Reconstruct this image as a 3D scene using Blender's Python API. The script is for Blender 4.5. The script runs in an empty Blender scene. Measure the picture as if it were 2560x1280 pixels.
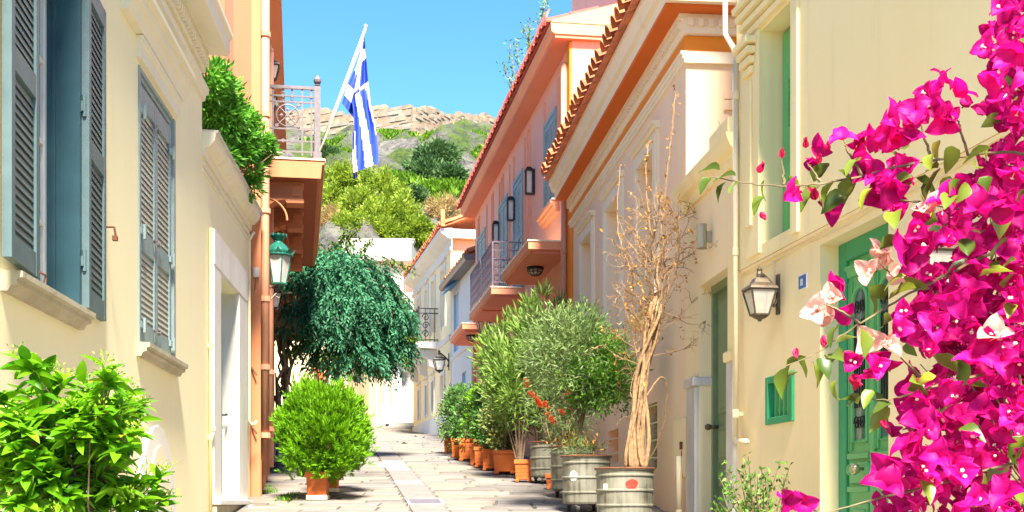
import bpy, math, random
import numpy as np
from mathutils import Vector, Matrix

# ------------------------------------------------------------------ camera, sky, sun, exposure
F, CX, HY, E = 3200.0, 1280.0, 1262.0, 1.337      # focal length / centre / horizon in photo pixels, eye height
sc = bpy.context.scene
COL = sc.collection
cam = bpy.data.cameras.new('camera')
cam.sensor_width = 36.0
cam.lens = 36.0 * F / 2560.0
cam.shift_y = (HY - 640.0) / 2560.0
cam.clip_start, cam.clip_end = 0.05, 3000.0
cam_o = bpy.data.objects.new('camera', cam)
COL.objects.link(cam_o)
cam_o.location = (0, 0, E)
cam_o.rotation_euler = (math.radians(90), 0, 0)
sc.camera = cam_o

SUN_EL = math.radians(54)
SUN_AZ = math.radians(180 - 11)          # compass style, clockwise from +Y: behind the camera, to the right
world = bpy.data.worlds.new('World')
sc.world = world
world.use_nodes = True
wn, wl = world.node_tree.nodes, world.node_tree.links
wn.clear()
sky = wn.new('ShaderNodeTexSky')
sky.sky_type = 'NISHITA'
sky.sun_disc = False
sky.sun_elevation = SUN_EL
sky.sun_rotation = SUN_AZ
sky.altitude = 0
sky.air_density = 1.0
sky.dust_density = 0.0
sky.ozone_density = 4.0
bg = wn.new('ShaderNodeBackground')
bg.inputs['Strength'].default_value = 0.067
wo = wn.new('ShaderNodeOutputWorld')
hsv = wn.new('ShaderNodeHueSaturation')
hsv.inputs['Saturation'].default_value = 1.25
wl.new(sky.outputs[0], hsv.inputs['Color'])
wl.new(hsv.outputs[0], bg.inputs[0])
wl.new(bg.outputs[0], wo.inputs[0])

sd = Vector((math.sin(SUN_AZ) * math.cos(SUN_EL), math.cos(SUN_AZ) * math.cos(SUN_EL), math.sin(SUN_EL)))
sun = bpy.data.lights.new('sun', 'SUN')
sun.energy = 4.5
sun.angle = math.radians(12)
sun.color = (1.0, 0.90, 0.75)
sun_o = bpy.data.objects.new('sun', sun)
COL.objects.link(sun_o)
sun_o.rotation_euler = (-sd).to_track_quat('-Z', 'Y').to_euler()
sun_o.location = sd * 60

vs = sc.view_settings
vs.view_transform = 'Standard'
vs.look = 'None'
vs.exposure = 2.38
vs.gamma = 1.0
vs.use_curve_mapping = False
sc.cycles.max_bounces = 8
sc.cycles.diffuse_bounces = 5
sc.cycles.transparent_max_bounces = 8

R = random.Random(7)
rng = np.random.default_rng(11)

# ------------------------------------------------------------------ helpers
def gz(Y):
    """street level: one steady climb, a little gentler then steeper at the far end"""
    if Y < 30: return 0.09 * Y
    if Y < 47: return 2.7 + 0.077 * (Y - 30)
    if Y < 60: return 4.009 + 0.11 * (Y - 47)
    return 5.44 + 0.06 * (Y - 60)

def ray(px, py, Y):
    return Vector(((px - CX) / F * Y, Y, (HY - py) / F * Y + E))

def on_ground(px, py):
    Y = 5.0
    for _ in range(400):
        z = (HY - py) / F * Y + E
        if z <= gz(Y): break
        Y += 0.15
    return Y

class MB:
    """collects faces; build() links them as one mesh object"""
    def __init__(self):
        self.v, self.f, self.mi, self.mats, self.cur = [], [], [], [], 0
    def use(self, m):
        if m not in self.mats: self.mats.append(m)
        self.cur = self.mats.index(m); return self
    def add(self, vs, fs):
        o = len(self.v)
        self.v += [tuple(p) for p in vs]
        for f in fs:
            self.f.append([i + o for i in f]); self.mi.append(self.cur)
        return self
    def box(self, x0, x1, y0, y1, z0, z1):
        x0, x1 = min(x0, x1), max(x0, x1); y0, y1 = min(y0, y1), max(y0, y1); z0, z1 = min(z0, z1), max(z0, z1)
        return self.add([(x0,y0,z0),(x1,y0,z0),(x1,y1,z0),(x0,y1,z0),(x0,y0,z1),(x1,y0,z1),(x1,y1,z1),(x0,y1,z1)],
                 [(0,3,2,1),(4,5,6,7),(0,1,5,4),(1,2,6,5),(2,3,7,6),(3,0,4,7)])
    def prof(self, pts, s0, s1):
        """closed profile of (d, z) points swept along the facade from s0 to s1"""
        n = len(pts)
        a = sum(pts[i][0]*pts[(i+1)%n][1] - pts[(i+1)%n][0]*pts[i][1] for i in range(n))
        if a < 0: pts = pts[::-1]
        s0, s1 = min(s0, s1), max(s0, s1)
        vs = [(s0, d, z) for d, z in pts] + [(s1, d, z) for d, z in pts]
        fs = [tuple(range(n))[::-1], tuple(range(n, 2*n))]
        for i in range(n):
            j = (i+1) % n
            fs.append((i, j, n+j, n+i))
        return self.add(vs, fs)
    def profx(self, pts, d0, d1):
        """closed profile of (s, z) points pushed from depth d0 to d1"""
        n = len(pts)
        a = sum(pts[i][0]*pts[(i+1)%n][1] - pts[(i+1)%n][0]*pts[i][1] for i in range(n))
        if a > 0: pts = pts[::-1]
        d0, d1 = min(d0, d1), max(d0, d1)
        vs = [(s, d0, z) for s, z in pts] + [(s, d1, z) for s, z in pts]
        fs = [tuple(range(n))[::-1], tuple(range(n, 2*n))]
        for i in range(n):
            j = (i+1) % n
            fs.append((i, j, n+j, n+i))
        return self.add(vs, fs)
    def tube(self, pts, rad, n=6, cap=True):
        pts = [Vector(p) for p in pts]
        if not isinstance(rad, (list, tuple)): rad = [rad]*len(pts)
        ring, up = [], Vector((0.13, 0.31, 1)).normalized()
        vs = []
        for i, p in enumerate(pts):
            t = (pts[min(i+1, len(pts)-1)] - pts[max(i-1, 0)])
            if t.length < 1e-9: t = Vector((0,0,1))
            t.normalize()
            a = t.cross(up)
            if a.length < 0.05: a = t.cross(Vector((1,0,0)))
            a.normalize(); b = t.cross(a)
            up = b if abs(b.dot(t)) < .9 else up
            up = (a.cross(t)).normalized()
            for k in range(n):
                q = 2*math.pi*k/n
                vs.append(p + (a*math.cos(q) + b*math.sin(q))*rad[i])
        fs = []
        for i in range(len(pts)-1):
            for k in range(n):
                fs.append((i*n+k, i*n+(k+1)%n, (i+1)*n+(k+1)%n, (i+1)*n+k))
        if cap:
            fs.append(tuple(range(n))[::-1]); fs.append(tuple((len(pts)-1)*n+k for k in range(n)))
        return self.add(vs, fs)
    def lathe(self, prof, c=(0,0,0), n=16, cap=True, rot=0.0):
        vs, fs = [], []
        for r, z in prof:
            for k in range(n):
                q = 2*math.pi*k/n + rot
                vs.append((c[0]+r*math.cos(q), c[1]+r*math.sin(q), c[2]+z))
        for i in range(len(prof)-1):
            for k in range(n):
                fs.append((i*n+k, i*n+(k+1)%n, (i+1)*n+(k+1)%n, (i+1)*n+k))
        if cap:
            fs.append(tuple(range(n))[::-1]); fs.append(tuple((len(prof)-1)*n+k for k in range(n)))
        return self.add(vs, fs)
    def mesh(self, name, mat=None, smooth=False):
        me = bpy.data.meshes.new(name)
        me.from_pydata(self.v, [], self.f)
        for m in ([mat] if mat and not self.mats else self.mats): me.materials.append(m)
        if self.mats: me.polygons.foreach_set('material_index', self.mi)
        if smooth: me.polygons.foreach_set('use_smooth', [True]*len(me.polygons))
        me.update()
        return me
    def build(self, name, mat=None, parent=None, smooth=False, bevel=0, kind=None, label=None):
        o = bpy.data.objects.new(name, self.mesh(name, mat, smooth))
        COL.objects.link(o)
        if parent: o.parent = parent
        if bevel:
            b = o.modifiers.new('bevel', 'BEVEL'); b.width = bevel; b.segments = 1; b.limit_method = 'ANGLE'
        if kind: o['kind'] = kind
        if label: o['label'] = label
        return o

def tag(o, label=None, cat=None, group=None, kind=None):
    if label: o['label'] = label
    if cat: o['category'] = cat
    if group: o['group'] = group
    if kind: o['kind'] = kind
    return o
def empty(name, loc, rz=0.0, label=None, cat=None, group=None):
    o = bpy.data.objects.new(name, None); COL.objects.link(o)
    o.location = loc; o.rotation_euler = (0, 0, rz); o.empty_display_size = 0.2
    return tag(o, label, cat, group)
def piece(name, mesh, parent, loc, rot=(0,0,0), scale=None):
    o = bpy.data.objects.new(name, mesh); COL.objects.link(o)
    o.parent = parent; o.location = loc; o.rotation_euler = rot
    if scale: o.scale = scale if isinstance(scale, (tuple, list)) else (scale,)*3
    return o
def copy_tree(o, parent=None):
    c = o.copy(); COL.objects.link(c); c.parent = parent
    for ch in list(o.children): copy_tree(ch, c)
    return c

class Frame:
    """a facade: s runs along it, d outwards to the street, z up; made from the facade's vanishing point and one depth"""
    def __init__(self, V, C, Y0, left):
        self.V, self.C = V, C
        k = (V - CX) / F
        dv = Vector((k, 1.0, 0)); dv.normalize()
        self.u = -dv if left else dv
        self.n = Vector((-self.u.y, self.u.x, 0))
        self.P = Vector(((V - CX + C / Y0) / F * Y0, Y0, 0))
        self.rz = math.atan2(self.u.y, self.u.x)
    def at(self, px, py=None, d=0.0):
        r = Vector(((px - CX) / F, 1, 0))
        t = (d + self.P.dot(self.n)) / r.dot(self.n)
        q = r * t - self.P
        s = q.dot(self.u)
        if py is None: return s
        return s, (HY - py) / F * t + E
    def s(self, px, d=0.0): return self.at(px, None, d)
    def sY(self, Y): return (Y - self.P.y) / self.u.y
    def w(self, s, d, z): return self.P + self.u*s + self.n*d + Vector((0,0,z))
    def root(self, name, label, cat, z=None, group=None):
        self.z0 = gz(self.P.y) if z is None else z
        o = empty(name, (self.P.x, self.P.y, 0), self.rz, label, cat, group)
        return o

def wall_holes(mb, s0, s1, z0, z1, t, holes, d=0.0):
    """front skin of a wall at depth d with rectangular openings and reveals t deep"""
    ss = sorted({s0, s1, *[h[0] for h in holes], *[h[1] for h in holes]})
    zs = sorted({z0, z1, *[h[2] for h in holes], *[h[3] for h in holes]})
    ss = [x for x in ss if s0 <= x <= s1]; zs = [x for x in zs if z0 <= x <= z1]
    for i in range(len(ss)-1):
        for j in range(len(zs)-1):
            cs, cz = (ss[i]+ss[i+1])/2, (zs[j]+zs[j+1])/2
            if any(h[0] < cs < h[1] and h[2] < cz < h[3] for h in holes): continue
            mb.add([(ss[i],d,zs[j]),(ss[i+1],d,zs[j]),(ss[i+1],d,zs[j+1]),(ss[i],d,zs[j+1])], [(3,2,1,0)])
    for a, b, c, e in holes:
        mb.add([(a,d,c),(a,d-t,c),(a,d-t,e),(a,d,e)], [(0,1,2,3)])
        mb.add([(b,d,c),(b,d-t,c),(b,d-t,e),(b,d,e)], [(3,2,1,0)])
        mb.add([(a,d,e),(b,d,e),(b,d-t,e),(a,d-t,e)], [(3,2,1,0)])
        mb.add([(a,d,c),(b,d,c),(b,d-t,c),(a,d-t,c)], [(0,1,2,3)])
def shell(mb, s0, s1, dback, z0, z1, d=0.0):
    """side, back and top faces behind a facade skin"""
    mb.add([(s0,d,z0),(s0,dback,z0),(s0,dback,z1),(s0,d,z1)], [(3,2,1,0)])
    mb.add([(s1,d,z0),(s1,dback,z0),(s1,dback,z1),(s1,d,z1)], [(0,1,2,3)])
    mb.add([(s0,dback,z0),(s1,dback,z0),(s1,dback,z1),(s0,dback,z1)], [(0,1,2,3)])
    mb.add([(s0,d,z1),(s1,d,z1),(s1,dback,z1),(s0,dback,z1)], [(3,2,1,0)])

# ------------------------------------------------------------------ materials
def _new(name):
    m = bpy.data.materials.new(name); m.use_nodes = True
    nt = m.node_tree
    return m, nt, nt.nodes['Principled BSDF']
def lin(r, g, b):
    f = lambda c: ((c/255.0+0.055)/1.055)**2.4 if c > 10 else c/255.0/12.92
    return (f(r), f(g), f(b), 1)
def plaster(name, col, col2=None, scale=0.7, bump=0.25, rough=0.9, stain=None, grain=45):
    m, nt, p = _new(name); N, L = nt.nodes, nt.links
    tc = N.new('ShaderNodeTexCoord')
    n1 = N.new('ShaderNodeTexNoise'); n1.inputs['Scale'].default_value = scale; n1.inputs['Detail'].default_value = 7
    n1.inputs['Roughness'].default_value = 0.62
    mp = N.new('ShaderNodeMapping'); mp.inputs['Scale'].default_value = (1, 1, 0.45)
    L.new(tc.outputs['Object'], mp.inputs[0]); L.new(mp.outputs[0], n1.inputs['Vector'])
    rp = N.new('ShaderNodeValToRGB'); rp.color_ramp.elements[0].position = 0.36; rp.color_ramp.elements[1].position = 0.66
    c2 = col2 or tuple(c*0.86 for c in col[:3])
    rp.color_ramp.elements[0].color = (*c2[:3], 1); rp.color_ramp.elements[1].color = (*col[:3], 1)
    L.new(n1.outputs[0], rp.inputs[0]); out = rp.outputs[0]
    if stain:
        mp2 = N.new('ShaderNodeMapping'); mp2.inputs['Scale'].default_value = (5, 5, 0.5)
        L.new(tc.outputs['Object'], mp2.inputs[0])
        n3 = N.new('ShaderNodeTexNoise'); n3.inputs['Scale'].default_value = 1.1; n3.inputs['Detail'].default_value = 5
        L.new(mp2.outputs[0], n3.inputs['Vector'])
        r3 = N.new('ShaderNodeValToRGB'); r3.color_ramp.elements[0].position = 0.56; r3.color_ramp.elements[1].position = 0.80
        r3.color_ramp.elements[0].color = (0,0,0,1); r3.color_ramp.elements[1].color = (0.55,)*3 + (1,)
        L.new(n3.outputs[0], r3.inputs[0])
        mx = N.new('ShaderNodeMix'); mx.data_type = 'RGBA'
        L.new(r3.outputs[0], mx.inputs[0]); L.new(out, mx.inputs[6]); mx.inputs[7].default_value = (*stain[:3], 1)
        out = mx.outputs[2]
    L.new(out, p.inputs['Base Color'])
    n2 = N.new('ShaderNodeTexNoise'); n2.inputs['Scale'].default_value = grain; n2.inputs['Detail'].default_value = 4
    L.new(tc.outputs['Object'], n2.inputs['Vector'])
    ad = N.new('ShaderNodeMath'); ad.operation = 'MULTIPLY_ADD'; ad.inputs[1].default_value = 2.5
    L.new(n1.outputs[0], ad.inputs[0]); L.new(n2.outputs[0], ad.inputs[2])
    b = N.new('ShaderNodeBump'); b.inputs['Strength'].default_value = bump; b.inputs['Distance'].default_value = 0.012
    L.new(ad.outputs[0], b.inputs['Height']); L.new(b.outputs[0], p.inputs['Normal'])
    p.inputs['Roughness'].default_value = rough
    p.inputs['Specular IOR Level'].default_value = 0.25
    return m
def paint(name, col, rough=0.5, metal=0.0, var=0.12, scale=6, bump=0.08, per_object=0.0, spec=0.4):
    m, nt, p = _new(name); N, L = nt.nodes, nt.links
    tc = N.new('ShaderNodeTexCoord')
    n1 = N.new('ShaderNodeTexNoise'); n1.inputs['Scale'].default_value = scale; n1.inputs['Detail'].default_value = 6
    L.new(tc.outputs['Object'], n1.inputs['Vector'])
    rp = N.new('ShaderNodeValToRGB'); rp.color_ramp.elements[0].position = 0.3; rp.color_ramp.elements[1].position = 0.7
    rp.color_ramp.elements[0].color = (*[max(0, c*(1-var)) for c in col[:3]], 1)
    rp.color_ramp.elements[1].color = (*[min(1, c*(1+var)) for c in col[:3]], 1)
    L.new(n1.outputs[0], rp.inputs[0]); out = rp.outputs[0]
    if per_object:
        oi = N.new('ShaderNodeObjectInfo'); hs = N.new('ShaderNodeHueSaturation')
        mr = N.new('ShaderNodeMapRange'); mr.inputs['To Min'].default_value = 1-per_object; mr.inputs['To Max'].default_value = 1+per_object
        L.new(oi.outputs['Random'], mr.inputs[0]); L.new(mr.outputs[0], hs.inputs['Value']); L.new(out, hs.inputs['Color']); out = hs.outputs[0]
    L.new(out, p.inputs['Base Color'])
    b = N.new('ShaderNodeBump'); b.inputs['Strength'].default_value = bump; b.inputs['Distance'].default_value = 0.01
    L.new(n1.outputs[0], b.inputs['Height']); L.new(b.outputs[0], p.inputs['Normal'])
    p.inputs['Roughness'].default_value = rough; p.inputs['Metallic'].default_value = metal
    p.inputs['Specular IOR Level'].default_value = spec
    return m
def leafmat(name, dark, light, trans=0.35, rough=0.5, yellow=None, per_object=False, spec=0.3):
    """foliage: every leaf takes its own tone from the 'tone' attribute (or the object's random number)"""
    m, nt, p = _new(name); N, L = nt.nodes, nt.links
    if per_object:
        src = N.new('ShaderNodeObjectInfo').outputs['Random']
    else:
        a = N.new('ShaderNodeAttribute'); a.attribute_name = 'tone'; src = a.outputs['Fac']
    rp = N.new('ShaderNodeValToRGB'); cr = rp.color_ramp
    cr.elements[0].color = (*dark[:3], 1); cr.elements[1].color = (*light[:3], 1)
    if yellow:
        e = cr.elements.new(0.93); e.color = (*light[:3], 1); cr.elements[-1].color = (*yellow[:3], 1)
    L.new(src, rp.inputs[0])
    tc = N.new('ShaderNodeTexCoord'); nz = N.new('ShaderNodeTexNoise'); nz.inputs['Scale'].default_value = 30
    L.new(tc.outputs['Object'], nz.inputs['Vector'])
    hs = N.new('ShaderNodeHueSaturation'); mr = N.new('ShaderNodeMapRange')
    mr.inputs['To Min'].default_value = 0.8; mr.inputs['To Max'].default_value = 1.2
    L.new(nz.outputs[0], mr.inputs[0]); L.new(mr.outputs[0], hs.inputs['Value']); L.new(rp.outputs[0], hs.inputs['Color'])
    L.new(hs.outputs[0], p.inputs['Base Color'])
    p.inputs['Roughness'].default_value = rough; p.inputs['Specular IOR Level'].default_value = spec
    tr = N.new('ShaderNodeBsdfTranslucent'); L.new(hs.outputs[0], tr.inputs[0])
    mx = N.new('ShaderNodeMixShader'); mx.inputs[0].default_value = trans
    out = nt.nodes['Material Output']
    L.new(p.outputs[0], mx.inputs[1]); L.new(tr.outputs[0], mx.inputs[2]); L.new(mx.outputs[0], out.inputs[0])
    return m
def glassmat(name, tint, rough=0.05, alpha=0.35):
    m, nt, p = _new(name); N, L = nt.nodes, nt.links
    p.inputs['Base Color'].default_value = (*tint[:3], 1); p.inputs['Roughness'].default_value = rough
    p.inputs['Specular IOR Level'].default_value = 0.8
    tr = N.new('ShaderNodeBsdfTransparent'); tr.inputs[0].default_value = (0.95,0.95,0.95,1)
    mx = N.new('ShaderNodeMixShader'); mx.inputs[0].default_value = alpha
    L.new(tr.outputs[0], mx.inputs[1]); L.new(p.outputs[0], mx.inputs[2]); L.new(mx.outputs[0], nt.nodes['Material Output'].inputs[0])
    return m

M = {}
M['cream_left'] = plaster('cream_left', (0.90,0.84,0.56), (0.88,0.80,0.51), stain=(0.83,0.75,0.49), bump=0.10)
M['trim_left'] = plaster('trim_left', (0.84,0.80,0.64), (0.78,0.72,0.55), bump=0.12, stain=(0.64,0.58,0.42))
M['white_plaster'] = plaster('white_plaster', (0.82,0.80,0.74), (0.72,0.69,0.62), bump=0.2, stain=(0.5,0.47,0.4))
M['marble'] = plaster('marble', (0.80,0.79,0.75), (0.70,0.68,0.64), scale=2.2, bump=0.1, rough=0.55, stain=(0.58,0.52,0.40))
M['grey_marble'] = plaster('grey_marble', (0.66,0.63,0.58), (0.50,0.48,0.45), scale=3, bump=0.1, rough=0.6, stain=(0.40,0.38,0.36))
M['cream_right'] = plaster('cream_right', (0.95,0.80,0.48), (0.93,0.765,0.43), stain=(0.86,0.68,0.38), bump=0.07)
M['cream_right_trim'] = plaster('cream_right_trim', (0.95,0.81,0.47), (0.92,0.77,0.42), bump=0.06, stain=(0.76,0.61,0.34))
M['reveal_green'] = plaster('reveal_green', (0.80,0.80,0.48), (0.76,0.76,0.44))
M['annex_right'] = plaster('annex_right', (0.94,0.78,0.50), (0.92,0.74,0.44), stain=(0.84,0.63,0.34), bump=0.08)
M['peach'] = plaster('peach', (0.94,0.71,0.48), (0.92,0.66,0.43), stain=(0.85,0.57,0.36), bump=0.08)
M['peach_trim'] = plaster('peach_trim', (0.90,0.78,0.60), (0.86,0.72,0.52), bump=0.12, stain=(0.72,0.58,0.40))
M['blind_white'] = plaster('blind_white', (0.80,0.77,0.70), (0.75,0.71,0.63), bump=0.1)
M['frieze_orange'] = plaster('frieze_orange', (0.84,0.30,0.04), (0.80,0.25,0.03), bump=0.12)
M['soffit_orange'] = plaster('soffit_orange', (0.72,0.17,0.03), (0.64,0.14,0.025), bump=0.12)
M['pink'] = plaster('pink', (0.88,0.42,0.29), (0.85,0.37,0.25), stain=(0.76,0.31,0.2))
M['pink_trim'] = plaster('pink_trim', (0.86,0.37,0.21), (0.82,0.32,0.17), bump=0.12)
M['pink_pale'] = plaster('pink_pale', (0.82,0.50,0.40), (0.78,0.44,0.34), stain=(0.66,0.4,0.33))
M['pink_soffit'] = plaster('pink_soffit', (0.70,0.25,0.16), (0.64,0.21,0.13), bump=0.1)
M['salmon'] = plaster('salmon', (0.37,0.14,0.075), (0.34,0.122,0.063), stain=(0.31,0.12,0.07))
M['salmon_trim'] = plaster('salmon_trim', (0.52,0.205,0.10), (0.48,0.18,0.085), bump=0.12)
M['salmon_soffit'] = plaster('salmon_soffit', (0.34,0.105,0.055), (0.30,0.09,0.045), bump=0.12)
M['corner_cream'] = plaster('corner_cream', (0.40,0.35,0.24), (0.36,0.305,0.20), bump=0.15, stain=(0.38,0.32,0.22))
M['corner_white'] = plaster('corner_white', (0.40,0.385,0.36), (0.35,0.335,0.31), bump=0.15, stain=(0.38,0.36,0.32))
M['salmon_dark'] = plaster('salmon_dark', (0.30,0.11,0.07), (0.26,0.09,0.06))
M['salmon_pipe'] = paint('salmon_pipe', (0.60,0.27,0.16), 0.5, var=0.06, scale=3)
M['white_house'] = plaster('white_house', (0.66,0.64,0.61), (0.60,0.57,0.53), bump=0.15, stain=(0.48,0.45,0.40))
M['pale_peach'] = plaster('pale_peach', (0.64,0.53,0.43), (0.60,0.48,0.38), bump=0.15)
M['yellow_house'] = plaster('yellow_house', (0.82,0.70,0.44), (0.79,0.65,0.38), bump=0.15, stain=(0.66,0.54,0.32))
M['yellow_wall'] = plaster('yellow_wall', (0.80,0.58,0.22), (0.76,0.53,0.19), bump=0.15)
M['shutter_teal'] = paint('shutter_teal', (0.10,0.165,0.175), 0.5, var=0.12, scale=9, bump=0.12)
M['slat_teal'] = paint('slat_teal', (0.10,0.145,0.14), 0.55, var=0.12, scale=9, per_object=0.12)
M['frame_teal'] = paint('frame_teal', (0.03,0.085,0.11), 0.4, var=0.15, scale=5)
M['shutter_grey'] = paint('shutter_grey', (0.24,0.32,0.32), 0.55, var=0.12, scale=9, bump=0.15)
M['slat_grey'] = paint('slat_grey', (0.42,0.43,0.36), 0.6, var=0.12, scale=9, per_object=0.12)
M['white_wood'] = paint('white_wood', (0.74,0.73,0.70), 0.45, var=0.06, scale=12)
M['sill_stone'] = plaster('sill_stone', (0.50,0.46,0.34), (0.38,0.34,0.24), scale=4, bump=0.3, stain=(0.25,0.21,0.14))
M['door_green'] = paint('door_green', (0.13,0.46,0.16), 0.38, var=0.08, scale=4)
M['door_green_dark'] = paint('door_green_dark', (0.035,0.32,0.14), 0.4, var=0.08, scale=4)
M['door_olive'] = paint('door_olive', (0.17,0.24,0.12), 0.45, var=0.12, scale=5)
M['door_teal'] = paint('door_teal', (0.15,0.27,0.20), 0.45, var=0.12, scale=5)
M['blue_paint'] = paint('blue_paint', (0.08,0.28,0.50), 0.5, var=0.1, scale=5)
M['pale_blue'] = paint('pale_blue', (0.52,0.62,0.68), 0.5, var=0.1, scale=3)
M['iron'] = paint('iron', (0.035,0.033,0.034), 0.45, 0.6, var=0.3, scale=20)
M['iron_grey'] = paint('iron_grey', (0.15,0.13,0.135), 0.5, 0.3, var=0.15, scale=20)
M['iron_lilac'] = paint('iron_lilac', (0.20,0.16,0.20), 0.5, 0.3, var=0.15, scale=20)
M['rust'] = paint('rust', (0.16,0.06,0.03), 0.8, 0.2, var=0.4, scale=30, bump=0.3)
M['bronze'] = paint('bronze', (0.13,0.10,0.07), 0.45, 0.5, var=0.3, scale=20)
M['lamp_green'] = paint('lamp_green', (0.012,0.12,0.085), 0.3, 0.2, var=0.25, scale=10)
M['brass'] = paint('brass', (0.55,0.50,0.28), 0.25, 0.6, var=0.2, scale=15)
M['grey_plastic'] = paint('grey_plastic', (0.42,0.43,0.44), 0.5, var=0.05)
M['lamp_beige'] = paint('lamp_beige', (0.40,0.37,0.28), 0.4, 0.3, var=0.08)
M['cream_pipe'] = paint('cream_pipe', (0.80,0.68,0.44), 0.5, var=0.05, scale=4)
M['yellow_pipe'] = paint('yellow_pipe', (0.80,0.70,0.30), 0.5, var=0.05, scale=4)
M['glass'] = glassmat('glass', (0.10,0.16,0.19), 0.04, 0.75)
M['lamp_glass'] = glassmat('lamp_glass', (0.85,0.83,0.76), 0.25, 0.45)
M['bulb'] = paint('bulb', (0.85,0.84,0.80), 0.25, var=0.02)
M['amber_bulb'] = paint('amber_bulb', (0.80,0.45,0.12), 0.25, var=0.1)
M['room_dark'] = paint('room_dark', (0.03,0.03,0.035), 0.8)
M['tile_orange'] = paint('tile_orange', (0.50,0.15,0.055), 0.75, var=0.35, scale=9, bump=0.3, per_object=0.25)
M['tile_red'] = paint('tile_red', (0.42,0.075,0.05), 0.6, var=0.25, scale=9, bump=0.2, per_object=0.18)
M['terracotta'] = paint('terracotta', (0.60,0.135,0.022), 0.6, var=0.10, scale=7, bump=0.1, per_object=0.1)
M['soil'] = paint('soil', (0.05,0.035,0.025), 0.95, var=0.5, scale=40, bump=0.8)
M['bark'] = paint('bark', (0.20,0.135,0.085), 0.9, var=0.4, scale=25, bump=0.8)
M['bark_pale'] = paint('bark_pale', (0.30,0.18,0.09), 0.9, var=0.35, scale=25, bump=0.7)
M['twig_green'] = paint('twig_green', (0.14,0.11,0.05), 0.7, var=0.3, scale=40)
M['rubber'] = paint('rubber', (0.03,0.03,0.03), 0.7)
M['blue_plate'] = paint('blue_plate', (0.02,0.14,0.42), 0.3, var=0.05)
M['white_enamel'] = paint('white_enamel', (0.80,0.80,0.78), 0.3, var=0.05)
M['flag_blue'] = paint('flag_blue', (0.015,0.055,0.46), 0.7, var=0.08, scale=8)
M['flag_white'] = paint('flag_white', (0.74,0.72,0.78), 0.7, var=0.04, scale=8)
M['wood_brown'] = paint('wood_brown', (0.26,0.09,0.05), 0.6, var=0.3, scale=12)
M['red_paint'] = paint('red_paint', (0.75,0.03,0.015), 0.6, var=0.15, scale=20)
# ------------------------------------------------------------------ ground, street paving
M['mortar'] = plaster('mortar', (0.13,0.11,0.09), (0.08,0.07,0.055), scale=3, bump=0.6, grain=60)
PAV = []
for i, c in enumerate([(0.205,0.18,0.158), (0.185,0.174,0.168), (0.22,0.188,0.153), (0.148,0.137,0.126), (0.228,0.202,0.172)]):
    PAV.append(plaster('paving_stone_%d' % i, c, tuple(x*0.74 for x in c), scale=3.5, bump=0.45, rough=0.75, stain=tuple(x*0.5 for x in c), grain=30))
M['dark_slab'] = plaster('dark_slab', (0.30,0.30,0.32), (0.22,0.22,0.24), scale=3, bump=0.3, rough=0.6)

def left_edge(Y):
    if Y < 15.7: return -2.1 - 0.0706*Y
    return -0.1669*Y - 0.505
def right_edge(Y):
    if Y < 11: return 3.78 - 0.1656*Y
    if Y < 20.85: return 3.0625 - 0.1*Y
    if Y < 34: return 4.150 - 0.1522*Y
    return 6.18 - 0.2084*Y

mb = MB()
ys = [-40, -10, 0, 5, 10, 15, 20, 25, 30, 35, 40, 44, 47, 50, 55, 60, 70, 80, 95]
xs = [-160, -40, -12, 0, 12, 40, 160]
vs_ = [(x, y, gz(y)) for y in ys for x in xs]
fs_ = [(j*len(xs)+i, j*len(xs)+i+1, (j+1)*len(xs)+i+1, (j+1)*len(xs)+i) for j in range(len(ys)-1) for i in range(len(xs)-1)]
mb.add(vs_, fs_)
street = mb.build('ground', M['mortar'], kind='structure')

STRIP = lambda Y: -1.03 - 0.136*(Y - 15.0)          # the line of long gutter slabs down the middle
def slab_mesh(q, m, h, mbx=None):
    """q: four (x, y) corners, counter-clockwise; a slab with chamfered edges standing h above the bedding"""
    cx, cy = sum(p[0] for p in q)/4, sum(p[1] for p in q)/4
    b = mbx or MB()
    vs = []
    for k, (ins, dz) in enumerate(((0.0, -0.02), (0.004, h-0.007), (0.014, h))):
        for x, y in q:
            dx, dy = x-cx, y-cy; l = math.hypot(dx, dy)
            x2, y2 = x-dx/l*ins*1.4, y-dy/l*ins*1.4
            vs.append((x2, y2, gz(y2)+dz))
    if mbx is None:
        vs = [(x-cx, y-cy, z-gz(cy)) for x, y, z in vs]
    fs = [(8,9,10,11)]
    for r in (0, 4):
        for i in range(4):
            fs.append((r+i, r+(i+1)%4, r+4+(i+1)%4, r+4+i))
    b.use(m).add(vs, fs)
    return b, (cx, cy, gz(cy))

rows = []
Y = 1.0
while Y < 52:
    rows.append(Y); Y += R.uniform(0.30, 0.50) if Y < 30 else R.uniform(0.4, 0.6)
stones, far = 0, MB()
def row_stones(xa, xb, Y0, Y1, t0, t1):
    global stones
    x = xa
    while x < xb - 0.05:
        w = R.uniform(0.36, 1.0)
        if xb - x - w < 0.3: w = xb - x
        g = 0.014
        j = lambda: R.uniform(-0.014, 0.014)
        q = [(x+g+j(), Y0+t0+g+j()), (x+w-g+j(), Y0+t0+g+j()), (x+w-g+j(), Y1+t1-g+j()), (x+g+j(), Y1+t1-g+j())]
        m = R.choice(PAV); h = 0.018 + R.uniform(-0.007, 0.008)
        if stones < 300 and Y0 > 13.3:
            b, c = slab_mesh(q, m, h)
            o = b.build('paving_stone', None, street); o.location = c
            stones += 1
        else:
            slab_mesh(q, m, h, far)
        x += w
for a, b in zip(rows[:-1], rows[1:]):
    Ym = (a+b)/2
    L_, R_ = left_edge(Ym)-0.05, right_edge(Ym)+0.05
    S = STRIP(Ym)
    if Ym < 31:
        row_stones(L_, S-0.21, a, b, 0, 0); row_stones(S+0.21, R_, a, b, 0, 0)
    else:
        row_stones(L_, R_, a, b, 0, 0)
Y = 1.0
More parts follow.
